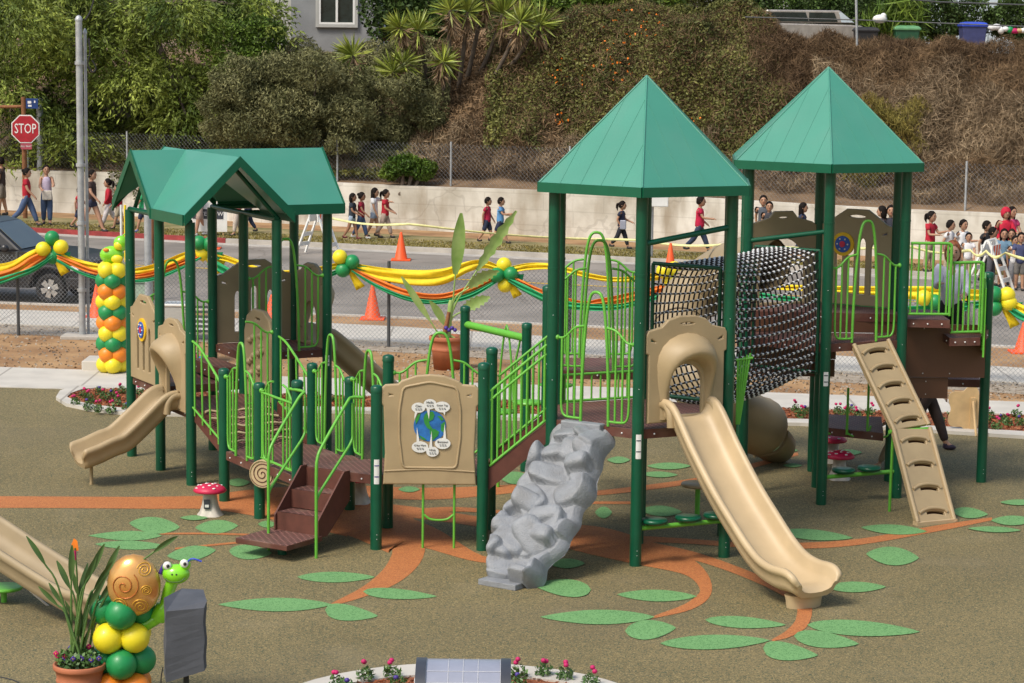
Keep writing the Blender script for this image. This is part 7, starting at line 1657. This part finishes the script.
person(374,238,1.36,E_,'girl with very long dark hair in a white top and denim shorts, pointing ahead',WHITE,(.28,.36,.5),'long',stride=.25,armL=1.3,armR=.2,elbow=.2,legs='short',skin='skin')
person(385,238,1.33,E_,'girl in a red top and patterned leggings, rightmost of the four by the cone',RED,(.40,.30,.26),'pony',stride=.32,armL=.2,armR=.3,elbow=.8,skin='skin')
person(487,243,1.23,E_,'boy in a dark red shirt behind the banana leaves, left of the boy in blue',(.38,.01,.05),NAVY,stride=.3,legs='knee',armL=.2)
person(500,243.5,1.25,E_,'boy in a blue shirt and dark shorts walking right behind the banana leaves',(.10,.28,.55),NAVY,stride=.38,legs='knee',armR=.6,elbow=1.1)
person(621,249,1.27,E_,'girl in dark navy clothes with a patterned bag left of the centre tower pole',(.015,.02,.05),(.015,.018,.03),'pony',stride=.36,armL=.3,elbow=.9,extra=bagx((.06,-.12,.52),'solar',(.16,.06,.24)))
person(699,253,1.50,E_,'boy in a bright red shirt and jeans under the centre tower roof',(.50,.01,.06),(.03,.045,.09),stride=.42,armL=-.1,armR=.5,elbow=1.0)
person(762,254,1.5,TOW,'boy in a grey shirt behind the tan tunnel panel, left of the pair',(.08,.09,.11),NAVY,stride=.1)
person(768,257,1.4,TOW,'boy in dark clothes behind the tan tunnel panel, right of the pair',(.04,.04,.05),NAVY,stride=.1)
person(801,259,1.42,E_,'girl with long dark hair behind the right edge of the tan tunnel panel',NAVY,NAVY,'long',stride=.2)
person(881,268,1.5,Wst,'child with black hair behind the tan spinner panel, left of the pair',(.03,.03,.04),NAVY,'bob',stride=.1)
person(889,268,1.52,TOW,'boy in a dark shirt behind the tan spinner panel, beside a green post',(.03,.03,.045),NAVY,stride=.1)
person(929,272,1.45,rad(-40),'girl in a red shirt with dark ponytail, standing alone against the wall at the right',RED,(.35,.28,.2),'pony',stride=.1,armL=.5,armR=.3,elbow=1.3)
person(948,278,1.35,rad(-30),'boy in a white shirt above the railing, left of the two in white',WHITE,KHAKI,stride=.1)
person(961,279,1.38,rad(-60),'boy in a white shirt above the railing, right of the two in white',WHITE,KHAKI,stride=.1,armL=.5,elbow=1.2)
person(967,283,1.15,TOW,'small child with cropped hair beside the woman with auburn hair',WHITE,KHAKI,stride=.1)
person(984,281,1.42,rad(-30),'boy in black behind the barricade at the right',(.02,.02,.025),BLK,stride=.1,z0=.004,group='crowd waiting at the right')
person(990,286,1.36,rad(-20),'boy in a white long-sleeved shirt behind the barricade',WHITE,(.1,.1,.12),stride=.1,sleeve='long',z0=.004,group='crowd waiting at the right',armL=.4,elbow=1)
def hood_(t, P, hc, HP, hr, che, AL, AR, up):
    mb = MB(); seg = 18; vs = []
    for i in range(11):
        th = math.pi*.85*i/10
        for k in range(seg):
            ph = 2*math.pi*k/seg; lim = th*(1-.5*max(0,math.cos(ph))*(i/10)**.5); vs.append(HP(-.12+math.sin(lim)*math.cos(ph)*1.15, math.sin(lim)*math.sin(ph)*1.08, .0+math.cos(lim)*1.34))
    mb.add(vs,[(i*seg+k,(i+1)*seg+k,(i+1)*seg+(k+1)%seg,i*seg+(k+1)%seg) for i in range(10) for k in range(seg)],True,'kerb_red_cloth'); o = mb.build('hood'); o.parent = t
m_('kerb_red_cloth',(.50,.01,.04),.85)
person(1003,278,1.68,rad(-80),'person in a bright red hooded top standing tallest in the crowd at the right',(.50,.01,.04),JEAN,stride=.05,sleeve='long',adult=True,z0=.004,group='crowd waiting at the right',extra=hood_,armL=.4,elbow=1.2)
person(1009,276,1.66,rad(-60),'woman with long dark hair behind the person in the red hood',(.5,.05,.15),JEAN,'long',stride=.05,adult=True,z0=.004,group='crowd waiting at the right')
person(1002,287,1.34,rad(-95),'girl with long dark hair in a blue and white patterned top and dark skirt',(.14,.25,.36),BLK,'long',stride=.08,legs='short',z0=.004,group='crowd waiting at the right',armL=.5,armR=.5,elbow=1.3)
person(1010,285,1.30,rad(-110),'girl with brown hair holding a blue bag in the crowd at the right',(.45,.3,.05),(.03,.12,.45),'bob','hair_brown',stride=.08,legs='knee',z0=.004,group='crowd waiting at the right')
person(1013,288,1.2,rad(-80),'small boy in a white shirt beside the boy in the striped shirt',WHITE,(.3,.3,.32),stride=.05,z0=.004,group='crowd waiting at the right')
person(1019,290.5,1.32,rad(-95),'boy in a dark blue striped shirt and grey shorts at the right picture edge',(.05,.06,.14),(.16,.15,.14),stride=.1,legs='knee',z0=.004,group='crowd waiting at the right',armL=.3,armR=.3,elbow=1.1,skin='skin')
person(1030,286,1.4,rad(-100),'person in white cut off by the right picture edge',WHITE,KHAKI,stride=.05,z0=.004,group='crowd waiting at the right')
# woman on the landing of the right tower
lw = W(5.28,30.55,1.27); zf = AT(952,240,lw.y).z-1.27
def sling(t, P, hc, HP, hr, che, AL, AR, up):
    mb = MB(); mb.ball(P(.04,.15,.42)+up,(.13,.07,.2),12,8,'stem'); mb.tube(smoothpath([P(.03,.13,.5)+up,P(-.02,.10,.78)+up,P(-.06,.09,.6)+up],5),.015,6,'black'); o = mb.build('bag'); o.parent = t
wx = AT(953,250,lw.y).x
person(0,0,zf*1.0,rad(-100),'auburn-haired woman in pale lilac blouse and black trousers on the right tower landing',(.62,.61,.72),(.012,.012,.015),'bob','hair_auburn','skin_light',stride=.08,armL=.15,armR=.55,elbow=1.25,sleeve='long',adult=True,loc=(wx,lw.y,1.27),group=None,lookdown=.08,extra=sling)
# person under the steps, torso hidden by the brown panels
bp2 = G(938,452); person(0,0,1.55,rad(-25),'person in brown trousers and dark shoes walking under the right-hand steps',(.6,.6,.58),(.05,.03,.025),stride=.42,armL=.2,adult=True,loc=(bp2.x-.12,bp2.y+.25,0.004),group=None,shoes=(.03,.02,.04))
bp3 = G(884,470); person(0,0,1.05,rad(170),'crouching child in tan trousers and boots behind the slotted climber',(.3,.25,.18),(.30,.23,.14),stride=.5,armL=.6,loc=(bp3.x+.15,bp3.y+.15,0.004),group=None,shoes=(.36,.28,.18))
# seated spectators glimpsed under the left roof
